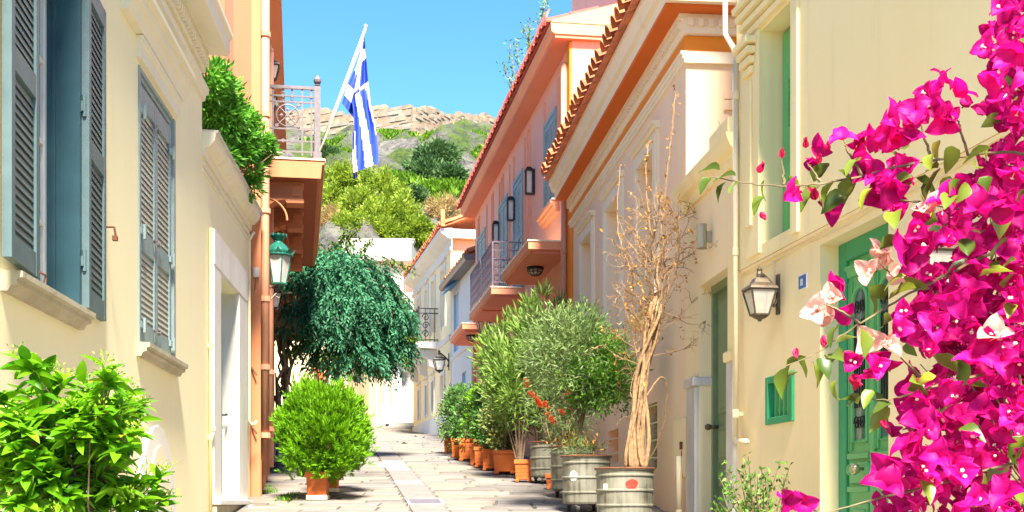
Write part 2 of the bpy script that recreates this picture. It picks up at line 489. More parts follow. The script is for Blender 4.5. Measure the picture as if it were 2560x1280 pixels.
while Y < 31:
    l = R.uniform(0.55, 0.95); S0, S1 = STRIP(Y), STRIP(Y+l)
    if not (15.05 < Y+l/2 < 15.9):
        q = [(S0-0.2, Y+0.01), (S0+0.2, Y+0.01), (S1+0.2, Y+l-0.01), (S1-0.2, Y+l-0.01)]
        b, c = slab_mesh(q, R.choice([PAV[1], PAV[3], PAV[1], M['dark_slab']]), 0.017)
        o = b.build('gutter_slab', None, street); o.location = c
    Y += l
far.build('paving_stone', None, street, kind='stuff')

def cover(name, px, py, w, l, mat, label, cat, slots=0):
    Yc = on_ground(px, py); xc = (px-CX)/F*Yc
    r = empty(name, (xc, Yc, gz(Yc)+0.02), 0.135, label, cat); r.rotation_euler = (math.atan(0.09), 0, 0.135)
    b = MB(); b.box(-w/2, w/2, -l/2, l/2, -0.03, 0.004); b.build('lid', mat, r, bevel=0.003)
    b = MB()
    for s in (-1, 1):
        b.box(s*w/2, s*(w/2+0.035), -l/2-0.035, l/2+0.035, -0.03, 0.006)
        b.box(-w/2, w/2, s*l/2, s*(l/2+0.035), -0.03, 0.006)
    b.build('frame', M['dark_slab'], r)
    for k in range(slots):
        y = -l/2 + (k+0.5)*l/slots
        b = MB(); b.box(-w/2+0.02, w/2-0.02, y-l/slots*0.25, y+l/slots*0.25, 0.0, 0.010); b.build('bar', mat, r)
    return r
M['iron_cover'] = paint('iron_cover', (0.17,0.15,0.18), 0.5, 0.4, var=0.2, scale=15, bump=0.3)
cover('manhole_cover', 1062, 1259, 0.36, 0.62, M['iron_cover'], 'rectangular iron manhole cover set in the middle of the paving', 'manhole cover')
cover('manhole_cover', 975, 1166, 0.42, 1.0, M['dark_slab'], 'long dark slab cover in the gutter line further up the street', 'manhole cover')
cover('drain_grate', 664, 1271, 0.30, 0.22, PAV[2], 'small slotted stone drain grate at the foot of the salmon house', 'drain grate', 5)
for px, py in ((995, 1108), (1040, 1094), (1058, 1096), (1012, 1112)):
    Yc = on_ground(px, py)
    b = MB(); l = 0.10
    b.add([(-l,0,0.0),(0,-0.05,0.035),(l,0,0.005),(0,0.05,0.04)], [(0,1,2),(0,2,3)])
    b.add([(-l,0,0.004),(0,-0.05,0.039),(l,0,0.009),(0,0.05,0.044)], [(2,1,0),(3,2,0)])
    o = b.build('fallen_leaf', M['bark_pale']); o.location = ((px-CX)/F*Yc, Yc, gz(Yc)+0.022); o.rotation_euler = (0,0,R.uniform(0,3))
    tag(o, 'dry brown leaf lying on the pale paving up the street', 'leaf', 'fallen leaves on the paving')

# ------------------------------------------------------------------ shutters, doors, windows
def shutter(parent, s0, s1, z0, z1, d, mats, n, rails=(), swing=0.0, hinge='lo', t=0.035, stile=0.055, rail=0.10, joined=False, name='shutter'):
    """louvred leaf between s0 and s1; swing turns it about its hinge edge"""
    w = s1 - s0
    o = bpy.data.objects.new(name, None)
    sg = 1 if hinge == 'lo' else -1
    x0 = s0 if hinge == 'lo' else s1
    f = MB(); X = lambda x: sg*x
    f.box(X(0), X(stile), -t/2, t/2, 0, z1-z0); f.box(X(w-stile), X(w), -t/2, t/2, 0, z1-z0)
    zr = [0.0] + [r*(z1-z0) for r in rails] + [z1-z0-rail]
    for r in zr: f.box(X(stile), X(w-stile), -t/2+0.002, t/2-0.002, r, r+rail)
    me = f.mesh(name, mats[0])
    o = bpy.data.objects.new(name, me); COL.objects.link(o); o.parent = parent
    o.location = (x0, d, z0); o.rotation_euler = (0, 0, swing)
    sp = (z1-z0)/n
    sl = MB(); hw = (w-2*stile)/2
    a = math.radians(38); hh = sp*1.3; th = 0.005
    dy, dz = math.sin(math.radians(52))*hh, math.cos(math.radians(52))*hh
    def slat(mbx, c):
        vs = []
        for x in (c[0]-hw, c[0]+hw):
            vs += [(x, c[1]+0.009, c[2]-hh*0.5-th), (x, c[1]+0.009, c[2]-hh*0.5+th), (x, c[1]-0.008, c[2]+hh*0.5+th), (x, c[1]-0.008, c[2]+hh*0.5-th)]
        mbx.add(vs, [(0,1,2,3),(7,6,5,4),(0,4,5,1),(1,5,6,2),(2,6,7,3),(3,7,4,0)])
    slat(sl, (0,0,0)); sm = sl.mesh('slat', mats[1])
    allsl = MB()
    for i in range(len(zr)-1):
        za, zb = zr[i]+rail, zr[i+1]
        k = max(1, round((zb-za)/sp))
        for j in range(k):
            c = (sg*w/2, 0, za+(j+0.5)*(zb-za)/k)
            if joined: slat(allsl, c)
            else: piece('slat', sm, o, c)
    if joined: allsl.build('louvre', mats[1], o)
    return o

def moulding(mb, d, z0, z1, out, s0, s1, steps=3):
    """stepped moulding that grows outwards from d to d+out between z0 and z1"""
    pts = [(d-0.01, z0)]
    for i in range(steps):
        a, b = i/steps, (i+1)/steps
        pts += [(d+out*(a+b)/2*0.9+0.004, z0+(z1-z0)*a), (d+out*b, z0+(z1-z0)*(a+b*0.6)/1.6), (d+out*b, z0+(z1-z0)*b)]
    pts.append((d-0.01, z1))
    mb.prof(pts, s0, s1)

# ------------------------------------------------------------------ left: cream house
LF = Frame(1054, -6720, 12.24, True)
lh = LF.root('cream_house', 'cream rendered house with grey louvred shutters and a dentil cornice', 'house')
LB = LF.sY(1.0)
w1a, w1b = LF.s(190), LF.s(62); wz0, wz1 = 1.17+E, 3.24+E
w2a, w2b = LF.s(436), LF.s(345)
ztop = 5.6+E
b = MB()
wall_holes(b, 0.0, LB, -0.6, ztop, 0.2, [(w1a, w1b, wz0, wz1), (w2a, w2b, wz0+0.03, wz1+0.02)])
shell(b, 0.0, LB, -6.0, -0.6, ztop)
b.build('wall', M['cream_left'], lh)
# window with both leaves folded back
fr = MB()
dj = -0.2
for (a, c) in ((w1a, w1a+0.05), (w1b-0.05, w1b)):
    fr.box(a, c, dj, 0.035, wz0, wz1)
fr.box(w1a+0.05, w1b-0.05, dj, -0.02, wz1-0.05, wz1)
win = fr.build('window', M['frame_teal'], lh, bevel=0.004)
fr = MB()
for k in range(3): fr.box(w1a+0.05, w1a+0.052+0.012*(k%2), -0.06-0.045*k-0.02, -0.06-0.045*k, wz0, wz1-0.05)
fr.build('jamb_moulding', M['frame_teal'], win)
cs0, cs1 = w1a+0.05, w1b-0.05
cm = (cs0+cs1)/2
for a, c in ((cs0, cm-0.005), (cm+0.005, cs1)):
    g = MB(); dd = dj+0.02
    g.box(a, a+0.05, dd-0.03, dd+0.02, wz0+0.01, wz1-0.06); g.box(c-0.05, c, dd-0.03, dd+0.02, wz0+0.01, wz1-0.06)
    for z in np.linspace(wz0+0.01, wz1-0.12, 5): g.box(a+0.05, c-0.05, dd-0.028, dd+0.018, z, z+(0.06 if z < wz0+0.1 or z > wz1-0.2 else 0.03))
    g.build('casement', M['white_wood'], win, bevel=0.003)
    zz = np.linspace(wz0+0.01, wz1-0.12, 5)
    for i in range(4):
        g = MB(); g.box(a+0.05, c-0.05, dd-0.008, dd-0.004, zz[i]+0.06, zz[i+1]); g.build('pane', M['glass'], win)
g = MB(); g.box(cs0, cs1, -0.5, -0.49, wz0, wz1); g.build('curtain', M['white_plaster'], win)
# white transom piece leaning out of the upper light
g = MB(); za = (HY-110)/F*6.95+E
g.box(w1b-0.30, w1b-0.02, -0.16, -0.03, za, za+0.035); g.build('open_fanlight', M['white_wood'], win, bevel=0.004)
sw = math.radians(7)
sh = shutter(lh, w1a-0.60, w1a-0.005, wz0+0.03, wz1-0.02, 0.055, (M['shutter_teal'], M['slat_teal']), 44, (0.46,), -sw*0+math.radians(-176)+math.pi, 'hi', t=0.045, stile=0.07, rail=0.12)
sh2 = shutter(lh, w1b+0.005, w1b+0.60, wz0+0.03, wz1-0.02, 0.055, (M['shutter_teal'], M['slat_teal']), 44, (0.46,), math.radians(4), 'lo', t=0.045, stile=0.07, rail=0.12)
for z in (wz0+0.28, wz0+1.22):
    h = MB(); h.box(w1a-0.015, w1a+0.02, -0.05, 0.05, z, z+0.06); h.tube([(w1a-0.0, 0.05, z-0.03), (w1a, 0.05, z+0.1)], 0.013)
    h.build('hinge', M['shutter_teal'], win)
zc = LF.at(255, 575)[1]
h = MB(); h.tube([(w1a-0.63, 0.02, zc+0.02), (w1a-0.63, 0.08, zc+0.02), (w1a-0.63, 0.09, zc-0.04)], 0.008); h.box(w1a-0.65, w1a-0.61, 0.07, 0.1, zc-0.07, zc-0.04)
h.build('shutter_catch', M['rust'], lh)
h = MB(); h.tube([(w1b+0.02, 0.03, wz0+0.01), (w1b-0.02, 0.09, wz0+0.0), (w1b-0.03, 0.1, wz0+0.05), (w1b+0.01, 0.08, wz0+0.06)], 0.007)
h.build('shutter_hook', M['rust'], lh)
def sill(par, s0, s1, z, d0=0.0, out=0.10, h=0.09, mat='sill_stone'):
    q = MB()
    q.prof([(d0-0.02, z-h), (d0+out*0.35, z-h), (d0+out*0.5, z-h*0.7), (d0+out*0.75, z-h*0.62), (d0+out*0.75, z-h*0.4), (d0+out, z-h*0.3), (d0+out, z), (d0-0.02, z+0.005)], s0, s1)
    return q.build('sill', M[mat], par)
sill(lh, w1a-0.04, w1b+0.4, wz0-0.002, out=0.11, h=0.10)
sill(lh, w2a-0.09, w2b+0.06, wz0+0.028, out=0.10, h=0.10)
# closed window
fr = MB()
for a, c, o_ in ((w2a, w2a+0.07, 0.0), (w2a+0.07, w2a+0.14, -0.03), (w2b-0.05, w2b, 0.0)):
    fr.box(a, c, -0.16, o_+0.012, wz0+0.03, wz1+0.02)
for k in range(3): fr.box(w2a+0.14*(k < 2), w2b-0.05, -0.15, 0.012-0.02*k, wz1+0.02-0.035*(k+1), wz1+0.02-0.035*k)
fr.build('window', M['shutter_grey'], lh, bevel=0.004)
c0, c1 = w2a+0.145, w2b-0.052; cmid = (c0+c1)/2
zt2 = wz1-0.09
for a, c, hg in ((c0, cmid-0.004, 'lo'), (cmid+0.004, c1, 'hi')):
    shutter(lh, a, c, wz0+0.05, zt2, -0.02, (M['shutter_grey'], M['slat_grey']), 42, (0.36, ), 0.0, hg, t=0.04, stile=0.06, rail=0.15)
for z in (wz0+0.15, wz0+0.85, wz0+1.75):
    for x in (c0-0.02, c1-0.09):
        h = MB(); h.box(x, x+0.11, 0.0, 0.018, z, z+0.05); h.box(x+(0.0 if x > cmid else 0.02), x+0.045, 0.018, 0.035, z-0.03, z+0.08)
        h.build('hinge', M['shutter_grey'], lh)
    for x in (cmid-0.07, cmid+0.09):
        h = MB(); h.tube([(x-0.05, 0.012, z+0.06), (x, 0.02, z+0.05), (x+0.03, 0.016, z+0.03), (x+0.06, 0.012, z+0.045)], 0.008); h.build('shutter_hook', M['iron_grey'], lh)
g = MB(); g.box(w2a+0.01, w2b-0.01, -0.18, -0.17, wz0+0.03, wz1); g.build('window_backing', M['room_dark'], lh)
# moulded hood above it
h = MB(); ha, hb = LF.s(474, 0.1), LF.s(338, 0.1)
zz = wz1+0.06
h.prof([(-0.02, zz), (0.03, zz), (0.03, zz+0.10), (0.05, zz+0.12), (0.05, zz+0.16), (-0.02, zz+0.16)], w2a-0.08, w2b+0.06)
h.prof([(-0.02, zz+0.16), (0.055, zz+0.17), (0.075, zz+0.24), (0.11, zz+0.28), (0.11, zz+0.34), (0.15, zz+0.36), (0.15, zz+0.40), (-0.02, zz+0.44)], ha, hb)
h.build('window_hood', M['trim_left'], lh)
# cornice: string mould, dentils, soffit
h = MB(); zs = 3.86+E
h.prof([(-0.01, zs), (0.025, zs+0.01), (0.035, zs+0.06), (0.06, zs+0.08), (0.065, zs+0.12), (0.045, zs+0.15), (-0.01, zs+0.16)], -0.03, LB)
h.build('string_moulding', M['trim_left'], lh)
zd = 4.17+E
h = MB(); h.prof([(-0.01, zd-0.03), (0.03, zd-0.03), (0.03, zd+0.12), (0.06, zd+0.13), (0.06, zd+0.17), (-0.01, zd+0.17)], -0.03, LB); h.build('dentil_band', M['trim_left'], lh)
dm = MB(); dm.box(-0.028, 0.028, 0.03, 0.068, 0, 0.085); dme = dm.mesh('dentil', M['trim_left'])
for k in range(60): piece('dentil', dme, lh, (0.02+0.09*k, 0, zd+0.02))
h = MB(); h.prof([(-0.01, zd+0.17), (0.24, zd+0.16), (0.25, zd+0.18), (0.25, zd+0.30), (0.28, zd+0.33), (0.28, zd+0.37), (-0.01, zd+0.42)], -0.10, LB)
h.build('cornice', M['trim_left'], lh)
# arched niche low on the wall
def arch_pts(s0, s1, zb, zt, n=12):
    r = (s1-s0)/2; c = (s0+s1)/2; zc = zt-r*1.25
    return [(s0, zb)] + [(c-r*math.cos(math.pi*k/n), zc+1.25*r*math.sin(math.pi*k/n)) for k in range(n+1)] + [(s1, zb)]
n0, n1 = LF.s(432), LF.s(334); zt = LF.at(385, 1062)[1]
h = MB(); h.profx(arch_pts(n0, n1, 0.2, zt), -0.01, 0.035); nb = h.build('arched_surround', M['white_plaster'], lh)
i0, i1 = LF.s(412), LF.s(360); zt2_ = LF.at(385, 1114)[1]
h = MB(); h.profx(arch_pts(i0, i1, 0.35, zt2_), 0.03, 0.045); h.build('niche_panel', M['peach_trim'], nb)
for k in range(4):
    h = MB(); x = i0+0.09+k*(i1-i0-0.18)/3; h.tube([(x, 0.07, 0.4), (x, 0.07, 1.25)], 0.012); h.build('grille_bar', M['iron'], nb)
h = MB(); h.tube([(i0+0.03, 0.07, 1.27), (i1-0.03, 0.07, 1.27)], 0.012); h.build('grille_bar', M['iron'], nb)
# yellow service pipe
px_ = LF.s(519); h = MB(); zA = LF.at(519, 570)[1]
gw = empty('garden_wall', (LF.P.x, LF.P.y, 0), LF.rz, 'low cream wall with a marble framed doorway and tiled coping beside the cream house', 'wall')
GE = LF.sY(15.75)
zg = 3.36+E
dA, dB = LF.s(591), LF.s(545); dzt = LF.at(545, 682)[1]
dz0 = LF.at(548, 1249)[1]
b = MB(); wall_holes(b, GE, -0.001, -0.4, zg, 0.2, [(dA, dB, -0.4+0.001, dzt)]); shell(b, GE, -0.001, -0.35, -0.4, zg-0.01)
b.build('wall', M['cream_left'], gw)
h = MB(); h.prof([(-0.38, zg-0.02), (0.02, zg-0.02), (0.03, zg+0.05), (0.07, zg+0.07), (0.12, zg+0.13), (0.13, zg+0.19), (0.13, zg+0.215), (-0.38, zg+0.22)], GE-0.02, -0.002); h.build('coping', M['trim_left'], gw)
h = MB(); h.prof([(-0.40, zg+0.222), (0.15, zg+0.205), (0.155, zg+0.225), (-0.40, zg+0.25)], GE-0.02, -0.002); h.build('coping_slate', M['grey_marble'], gw)
h = MB(); h.prof([(0, zg-0.17), (0.015, zg-0.165), (0.015, zg-0.14), (0, zg-0.135)], GE, -0.002); h.prof([(0, zg-0.11), (0.02, zg-0.105), (0.02, zg-0.075), (0, zg-0.07)], GE, -0.002); h.build('string_moulding', M['trim_left'], gw)
mw = 0.27
q0, q1 = LF.s(612), LF.s(527)
h = MB(); h.box(q0, dA, -0.195, 0.035, dz0, dzt+0.001); h.build('jamb', M['marble'], gw, bevel=0.006)
h = MB(); h.box(dB, q1, -0.195, 0.035, dz0, dzt+0.001); h.build('jamb', M['marble'], gw, bevel=0.006)
h = MB(); h.box(q0, q1, -0.195, 0.04, dzt+0.004, dzt+0.36); h.build('lintel', M['marble'], gw, bevel=0.008)
h = MB(); h.box(q0-0.02, q1+0.02, -0.25, 0.10, dz0-0.055, dz0); h.build('threshold', M['marble'], gw, bevel=0.008)
h = MB(); h.box(q0, q1, -0.25, 0.06, dz0-0.6, dz0-0.057); h.build('step', M['sill_stone'], gw, bevel=0.008)
h = MB(); h.box(dA, dB, -0.20, -0.16, dz0, dzt); dr = h.build('door', M['door_teal'], gw)
h = MB(); 
for z0_, z1_ in ((0.15, 0.75), (0.9, 1.35), (1.5, 2.2)): h.box(dA+0.08, dB-0.08, -0.16, -0.145, dz0+z0_, dz0+z1_)
h.build('door_panel', M['door_teal'], dr, bevel=0.008)
zk = LF.at(552, 1020)[1]
h = MB(); h.tube([(dA+0.10, -0.15, zk), (dA+0.10, -0.09, zk), (dA+0.18, -0.085, zk)], 0.012); h.build('handle', M['iron'], dr)
# pipes
def pipe(name, fr, s, d, z0, z1, r, mat, label, par=None, bands=(), elbow=None, n=12):
    pts = [(s, d, z0), (s, d, z1)]
    if elbow: pts = elbow + pts
    if par is None:
        par = empty(name, (fr.P.x, fr.P.y, 0), fr.rz, label, 'pipe')
    b = MB(); b.tube(pts, r, n); b.build('pipe', mat, par, smooth=True)
    for z in bands:
        b = MB(); b.lathe([(r*1.0, -0.035), (r*1.28, -0.03), (r*1.28, 0.03), (r*1.0, 0.035)], (s, d, z), n); b.box(s-0.012, s+0.012, 0, d, z-0.015, z+0.015); b.build('bracket', mat, par)
    return par
zlow = LF.at(519, 1280)[1]
pipe('service_pipe', LF, LF.s(519), 0.03, 0.9, LF.at(519, 570)[1], 0.016, M['yellow_pipe'], 'thin yellow service pipe running up the cream wall left of the marble doorway', bands=(2.0, 2.9))
h = empty('pipe_valve', (LF.P.x, LF.P.y, 0), LF.rz, 'small brass stop valve on the pipe beside the marble doorway', 'valve')
v = MB(); s_ = LF.s(522); v.lathe([(0.02,0),(0.028,0.01),(0.028,0.05),(0.02,0.06)], (s_-0.02, 0.035, LF.at(522,1080)[1]), 10); v.tube([(s_-0.02,0.035,LF.at(522,1070)[1]),(s_-0.09,0.05,LF.at(522,1070)[1])], 0.009); v.build('valve_body', M['cream_pipe'], h)
cab = empty('drain_hose', (LF.P.x, LF.P.y, 0), LF.rz, 'thin cream pipe curling out at the end of the low cream wall', 'pipe')
b = MB(); s_ = LF.s(614.5); zt_ = LF.at(614, 600)[1]; zb_ = LF.at(614, 1058)[1]
b.tube([(s_+0.0, 0.10, zt_+0.1), (s_+0.02, 0.045, zt_), (s_+0.02, 0.045, zb_+0.03), (s_-0.0, 0.06, zb_-0.01), (s_-0.03, 0.10, zb_-0.01), (s_-0.04, 0.12, zb_+0.03)], 0.017, 8); b.build('pipe', M['cream_pipe'], cab, smooth=True)

# ------------------------------------------------------------------ left: salmon house with balcony
SF = Frame(746, -1616, 15.7, True)
sh_ = SF.root('salmon_house', 'tall salmon pink house with carved balcony brackets and painted downpipes', 'house')
SE = SF.sY(27.0); ST = 8.6
b = MB()
holes = [(SF.sY(22.2), SF.sY(21.0), 1.4, 3.6), (SF.sY(20.2), SF.sY(19.1), 5.95, 8.0), (SF.sY(22.2), SF.sY(21.1), 5.95, 8.0)]
wall_holes(b, SE, 0.0, -0.5, ST, 0.22, holes); shell(b, SE, 0.0, -7.0, -0.5, ST)
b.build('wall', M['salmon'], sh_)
for hh_ in holes:
    q = MB(); q.box(hh_[0], hh_[1], -0.22, -0.18, hh_[2], hh_[3]); q.build('window', M['shutter_grey'], sh_)
    q = MB(); q.box(hh_[0]-0.1, hh_[0], 0, 0.03, hh_[2]-0.1, hh_[3]+0.12); q.box(hh_[1], hh_[1]+0.1, 0, 0.03, hh_[2]-0.1, hh_[3]+0.12); q.box(hh_[0], hh_[1], 0, 0.03, hh_[3], hh_[3]+0.12); q.build('window_surround', M['salmon_trim'], sh_)
# side wall facing down the street: pilaster strips and a dark recess
sd_ = lambda px, Y=15.7: -((SF.P.x) - (px-CX)/F*Y)         # depth coordinate on the end wall
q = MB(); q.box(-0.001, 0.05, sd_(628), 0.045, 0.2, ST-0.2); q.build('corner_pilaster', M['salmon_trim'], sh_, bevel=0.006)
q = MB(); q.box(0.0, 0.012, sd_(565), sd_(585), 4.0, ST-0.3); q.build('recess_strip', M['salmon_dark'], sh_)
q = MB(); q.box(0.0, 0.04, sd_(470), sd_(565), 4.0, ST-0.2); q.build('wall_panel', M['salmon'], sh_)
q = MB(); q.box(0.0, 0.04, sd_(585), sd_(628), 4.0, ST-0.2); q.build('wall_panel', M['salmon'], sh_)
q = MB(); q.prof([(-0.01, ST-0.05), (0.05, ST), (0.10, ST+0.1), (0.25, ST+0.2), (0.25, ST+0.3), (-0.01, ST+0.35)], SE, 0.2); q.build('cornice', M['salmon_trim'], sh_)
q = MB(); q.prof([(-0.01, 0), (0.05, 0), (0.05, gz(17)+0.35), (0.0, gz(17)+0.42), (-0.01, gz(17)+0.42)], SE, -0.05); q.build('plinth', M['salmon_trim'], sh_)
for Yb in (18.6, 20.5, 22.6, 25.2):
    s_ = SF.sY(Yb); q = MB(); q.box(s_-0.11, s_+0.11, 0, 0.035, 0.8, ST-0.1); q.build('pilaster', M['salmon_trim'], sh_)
# balcony
ba, bb = SF.sY(23.3), SF.sY(17.0)
zb = 4.606+E; th = 0.24; BD = 0.84
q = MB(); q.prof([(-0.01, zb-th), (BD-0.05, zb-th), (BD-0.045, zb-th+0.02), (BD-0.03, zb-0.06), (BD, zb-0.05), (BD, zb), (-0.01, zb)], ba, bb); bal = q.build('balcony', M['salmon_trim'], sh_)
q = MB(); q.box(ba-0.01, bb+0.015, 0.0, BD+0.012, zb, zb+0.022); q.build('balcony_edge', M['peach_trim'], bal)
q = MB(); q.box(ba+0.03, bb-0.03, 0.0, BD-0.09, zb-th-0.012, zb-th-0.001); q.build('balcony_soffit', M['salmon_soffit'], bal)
for Yc in (17.35, 18.95, 20.55, 22.15):
    sc_ = SF.sY(Yc)
    pts = [(-0.01, zb-th)]; o_ = 0.56
    zt_ = zb-th
    pts = [(0.0, zt_), (o_, zt_), (o_+0.015, zt_-0.03), (o_-0.005, zt_-0.05), (o_-0.005, zt_-0.22), (o_+0.01, zt_-0.24), (o_+0.01, zt_-0.29), (o_-0.22, zt_-0.29), (o_-0.24, zt_-0.25)]
    for k in range(9):
        a = math.pi*(k/8)*0.5
        pts.append((o_-0.24-0.30*math.sin(a), zt_-0.52+0.27*math.cos(a)))
    pts += [(0.0, zt_-0.54)]
    q = MB(); q.prof(pts, sc_-0.15, sc_+0.15); con = q.build('console', M['salmon_trim'], sh_)
    for k in range(11):
        x = 0.06+k*0.03
        q = MB(); q.box(sc_+0.15, sc_+0.172, x, x+0.016, zt_-0.21+0.0*k, zt_-0.06); q.build('flute', M['salmon_trim'], con)
    q = MB(); q.box(sc_+0.15, sc_+0.18, o_-0.15, o_-0.03, zt_-0.2, zt_-0.07); q.build('flute_block', M['salmon_trim'], con)
    q = MB()
    arc = [(0.02+0.33*math.sin(math.pi/2*k/10), zt_-0.53+0.30*math.cos(math.pi/2*k/10)) for k in range(11)]
    q.tube([(sc_+0.15, d, z) for d, z in arc], 0.014, 6); q.build('arch_moulding', M['salmon_trim'], con)
# railing
rl = 0.98
def rtube(mbx, pts, r): mbx.tube(pts, r, 6)
rail_m = M['iron_grey']
sN = bb-0.06; zr = zb+0.022
dP = BD-0.09
for (s_, d_) in ((sN, dP), (ba+0.06, dP)):
    q = MB(); q.box(s_-0.04, s_+0.04, d_-0.04, d_+0.04, zr, zr+rl); q.box(s_-0.055, s_+0.055, d_-0.055, d_+0.055, zr, zr+0.09)
    q.lathe([(0.03,0),(0.045,0.015),(0.025,0.03),(0.05,0.06),(0.055,0.09),(0.035,0.13),(0.008,0.16)], (s_, d_, zr+rl), 10); q.build('railing_post', rail_m, bal)
q = MB(); q.box(sN-0.025, sN+0.025, 0, dP-0.04, zr+rl-0.045, zr+rl-0.005); q.box(ba+0.1, sN-0.04, dP-0.025, dP+0.025, zr+rl-0.045, zr+rl-0.005); q.build('handrail', rail_m, bal)
q = MB()
W = dP-0.04
for z in (0.10, 0.24, 0.40, 0.76, 0.84): q.box(sN-0.012, sN+0.012, 0.0, W, zr+z-0.010, zr+z+0.010)
for x in (0.03, 0.16, W-0.16, W-0.04): q.box(sN-0.011, sN+0.011, x-0.011, x+0.011, zr+0.05, zr+rl-0.05)
cx_, cz_, rr_ = (0.16+W-0.16)/2, zr+0.58, 0.145
q.tube([(sN, cx_+rr_*math.cos(t), cz_+rr_*math.sin(t)) for t in np.linspace(0, 2*math.pi, 25)], 0.010, 6)
for a in (math.pi/4, 3*math.pi/4):
    c_, s__ = math.cos(a)*0.25, math.sin(a)*0.25
    q.tube([(sN, cx_-c_, cz_-s__), (sN, cx_+c_, cz_+s__)], 0.009, 6)
for (x, z) in [(cx_, cz_)] + [(cx_+0.2*math.cos(a), cz_+0.2*math.sin(a)) for a in (0.785, 2.356, 3.927, 5.498)] + [(0.03, zr+0.84), (cx_-0.06, zr+0.84), (cx_+0.06, zr+0.84), (W-0.04, zr+0.84), (cx_-0.06, zr+0.24), (cx_+0.06, zr+0.24), (0.03, zr+0.24)]:
    q.tube([(sN-0.02, x, z), (sN+0.02, x, z)], 0.024, 8)
for x in (cx_-0.06, cx_+0.06, W-0.04):
    for z, sg in ((zr+0.87, 1), (zr+0.81, -1)):
        q.add([(sN, x-0.032, z), (sN, x+0.032, z), (sN, x, z+sg*0.075), (sN+0.008, x, z+0.02*sg), (sN-0.008, x, z+0.02*sg)], [(0,3,2),(3,1,2),(0,2,4),(4,2,1),(0,4,1,3)])
for a in (0, math.pi/2, math.pi, 3*math.pi/2):
    x, z = cx_+0.08*math.cos(a), cz_+0.08*math.sin(a)
    q.add([(sN, x-0.028, z), (sN, x, z+0.028), (sN, x+0.028, z), (sN, x, z-0.028), (sN+0.008, x, z), (sN-0.008, x, z)], [(4,1,0),(4,2,1),(4,3,2),(4,0,3),(5,0,1),(5,1,2),(5,2,3),(5,3,0)])
q.build('railing_panel', rail_m, bal)
q = MB(); x = ba+0.2
while x < sN-0.1:
    q.box(x-0.01, x+0.01, dP-0.01, dP+0.01, zr+0.05, zr+rl-0.05); x += 0.13
for z in (0.10, 0.40, 0.76): q.box(ba+0.1, sN-0.04, dP-0.012, dP+0.012, zr+z-0.01, zr+z+0.01)
q.build('railing_panel', rail_m, bal)
# small second slab further up
q = MB(); zb2 = SF.at(715, 735, 0.3)[1]; 
sa_, sb_ = SF.sY(26.0), SF.sY(23.9)
zb2 = (HY-733)/F*23.9+E
q.box(sa_, sb_, 0, 0.62, zb2-0.24, zb2); q.box(sa_, sb_, 0, 0.60, zb2-0.62, zb2-0.24); q.build('balcony', M['salmon_trim'], sh_, bevel=0.01)
q = MB(); q.box(sa_-0.02, sb_+0.02, 0, 0.65, zb2, zb2+0.035); q.build('balcony_edge', M['peach_trim'], sh_)
pipe('downpipe', SF, SF.sY(15.95), 0.085, gz(16)+0.27, ST, 0.058, M['salmon_pipe'], 'thick salmon painted downpipe at the corner of the salmon house', bands=(2.2, 3.05, 3.9, 5.0, 6.2, 7.2))
pp = pipe('downpipe', SF, SF.sY(18.0), 0.10, gz(18)+0.25, 7.7, 0.055, M['salmon_pipe'], 'second salmon downpipe with an elbow further along the salmon house', bands=(2.4, 3.2, 4.5, 6.0))
b = MB(); s_ = SF.sY(18.0); b.tube([(s_, 0.10, 7.68), (s_, 0.10, 7.74), (s_, 0.07, 7.79), (s_, 0.0, 7.80)], 0.055, 12); b.build('elbow', M['salmon_pipe'], pp, smooth=True)
# clutter on the wall
q = empty('junction_box', (SF.P.x, SF.P.y, 0), SF.rz, 'grey electrical junction box on the salmon wall above the lamp bracket', 'junction box')
b = MB(); s_ = 0.03; dz = (HY-682)/F*15.65+E; b.box(0.05, 0.10, sd_(634), sd_(648), dz-0.06, dz+0.055); b.build('box', M['grey_plastic'], q, bevel=0.005)
b = MB(); b.tube([(0.075, sd_(640), dz-0.06), (0.07, sd_(640), dz-0.14), (0.05, sd_(636), dz-0.22)], 0.005); b.build('cable', M['iron_grey'], q)
q = empty('window_grille', (SF.P.x, SF.P.y, 0), SF.rz, 'dark iron window grille on the salmon house behind the downpipes', 'grille')
for k in range(7):
    b = MB(); s_ = SF.sY(20.95+0.2*k); b.tube([(s_, 0.10, 1.5), (s_, 0.15, 2.0), (s_, 0.13, 3.5)], 0.012); b.build('bar', M['iron'], q)
for z in (1.7, 2.4, 3.1):
    b = MB(); b.box(SF.sY(22.2), SF.sY(20.9), 0.10, 0.13, z, z+0.025); b.build('crossbar', M['iron'], q)
for i, (px, py) in enumerate(((633, 930), (633, 1075))):
    q = MB(); z = (HY-py)/F*15.7+E
    q.tube([(0.05, sd_(px-4), z+0.05), (0.09, sd_(px), z+0.02), (0.12, sd_(px+9), z-0.05)], 0.012); o = q.build('iron_hook', M['rust'], None); o.location = (SF.P.x, SF.P.y, 0); o.rotation_euler = (0,0,SF.rz)
    tag(o, ('rusty iron hook on the salmon wall near the lamp bracket', 'rusty iron hook low on the salmon wall')[i], 'hook')
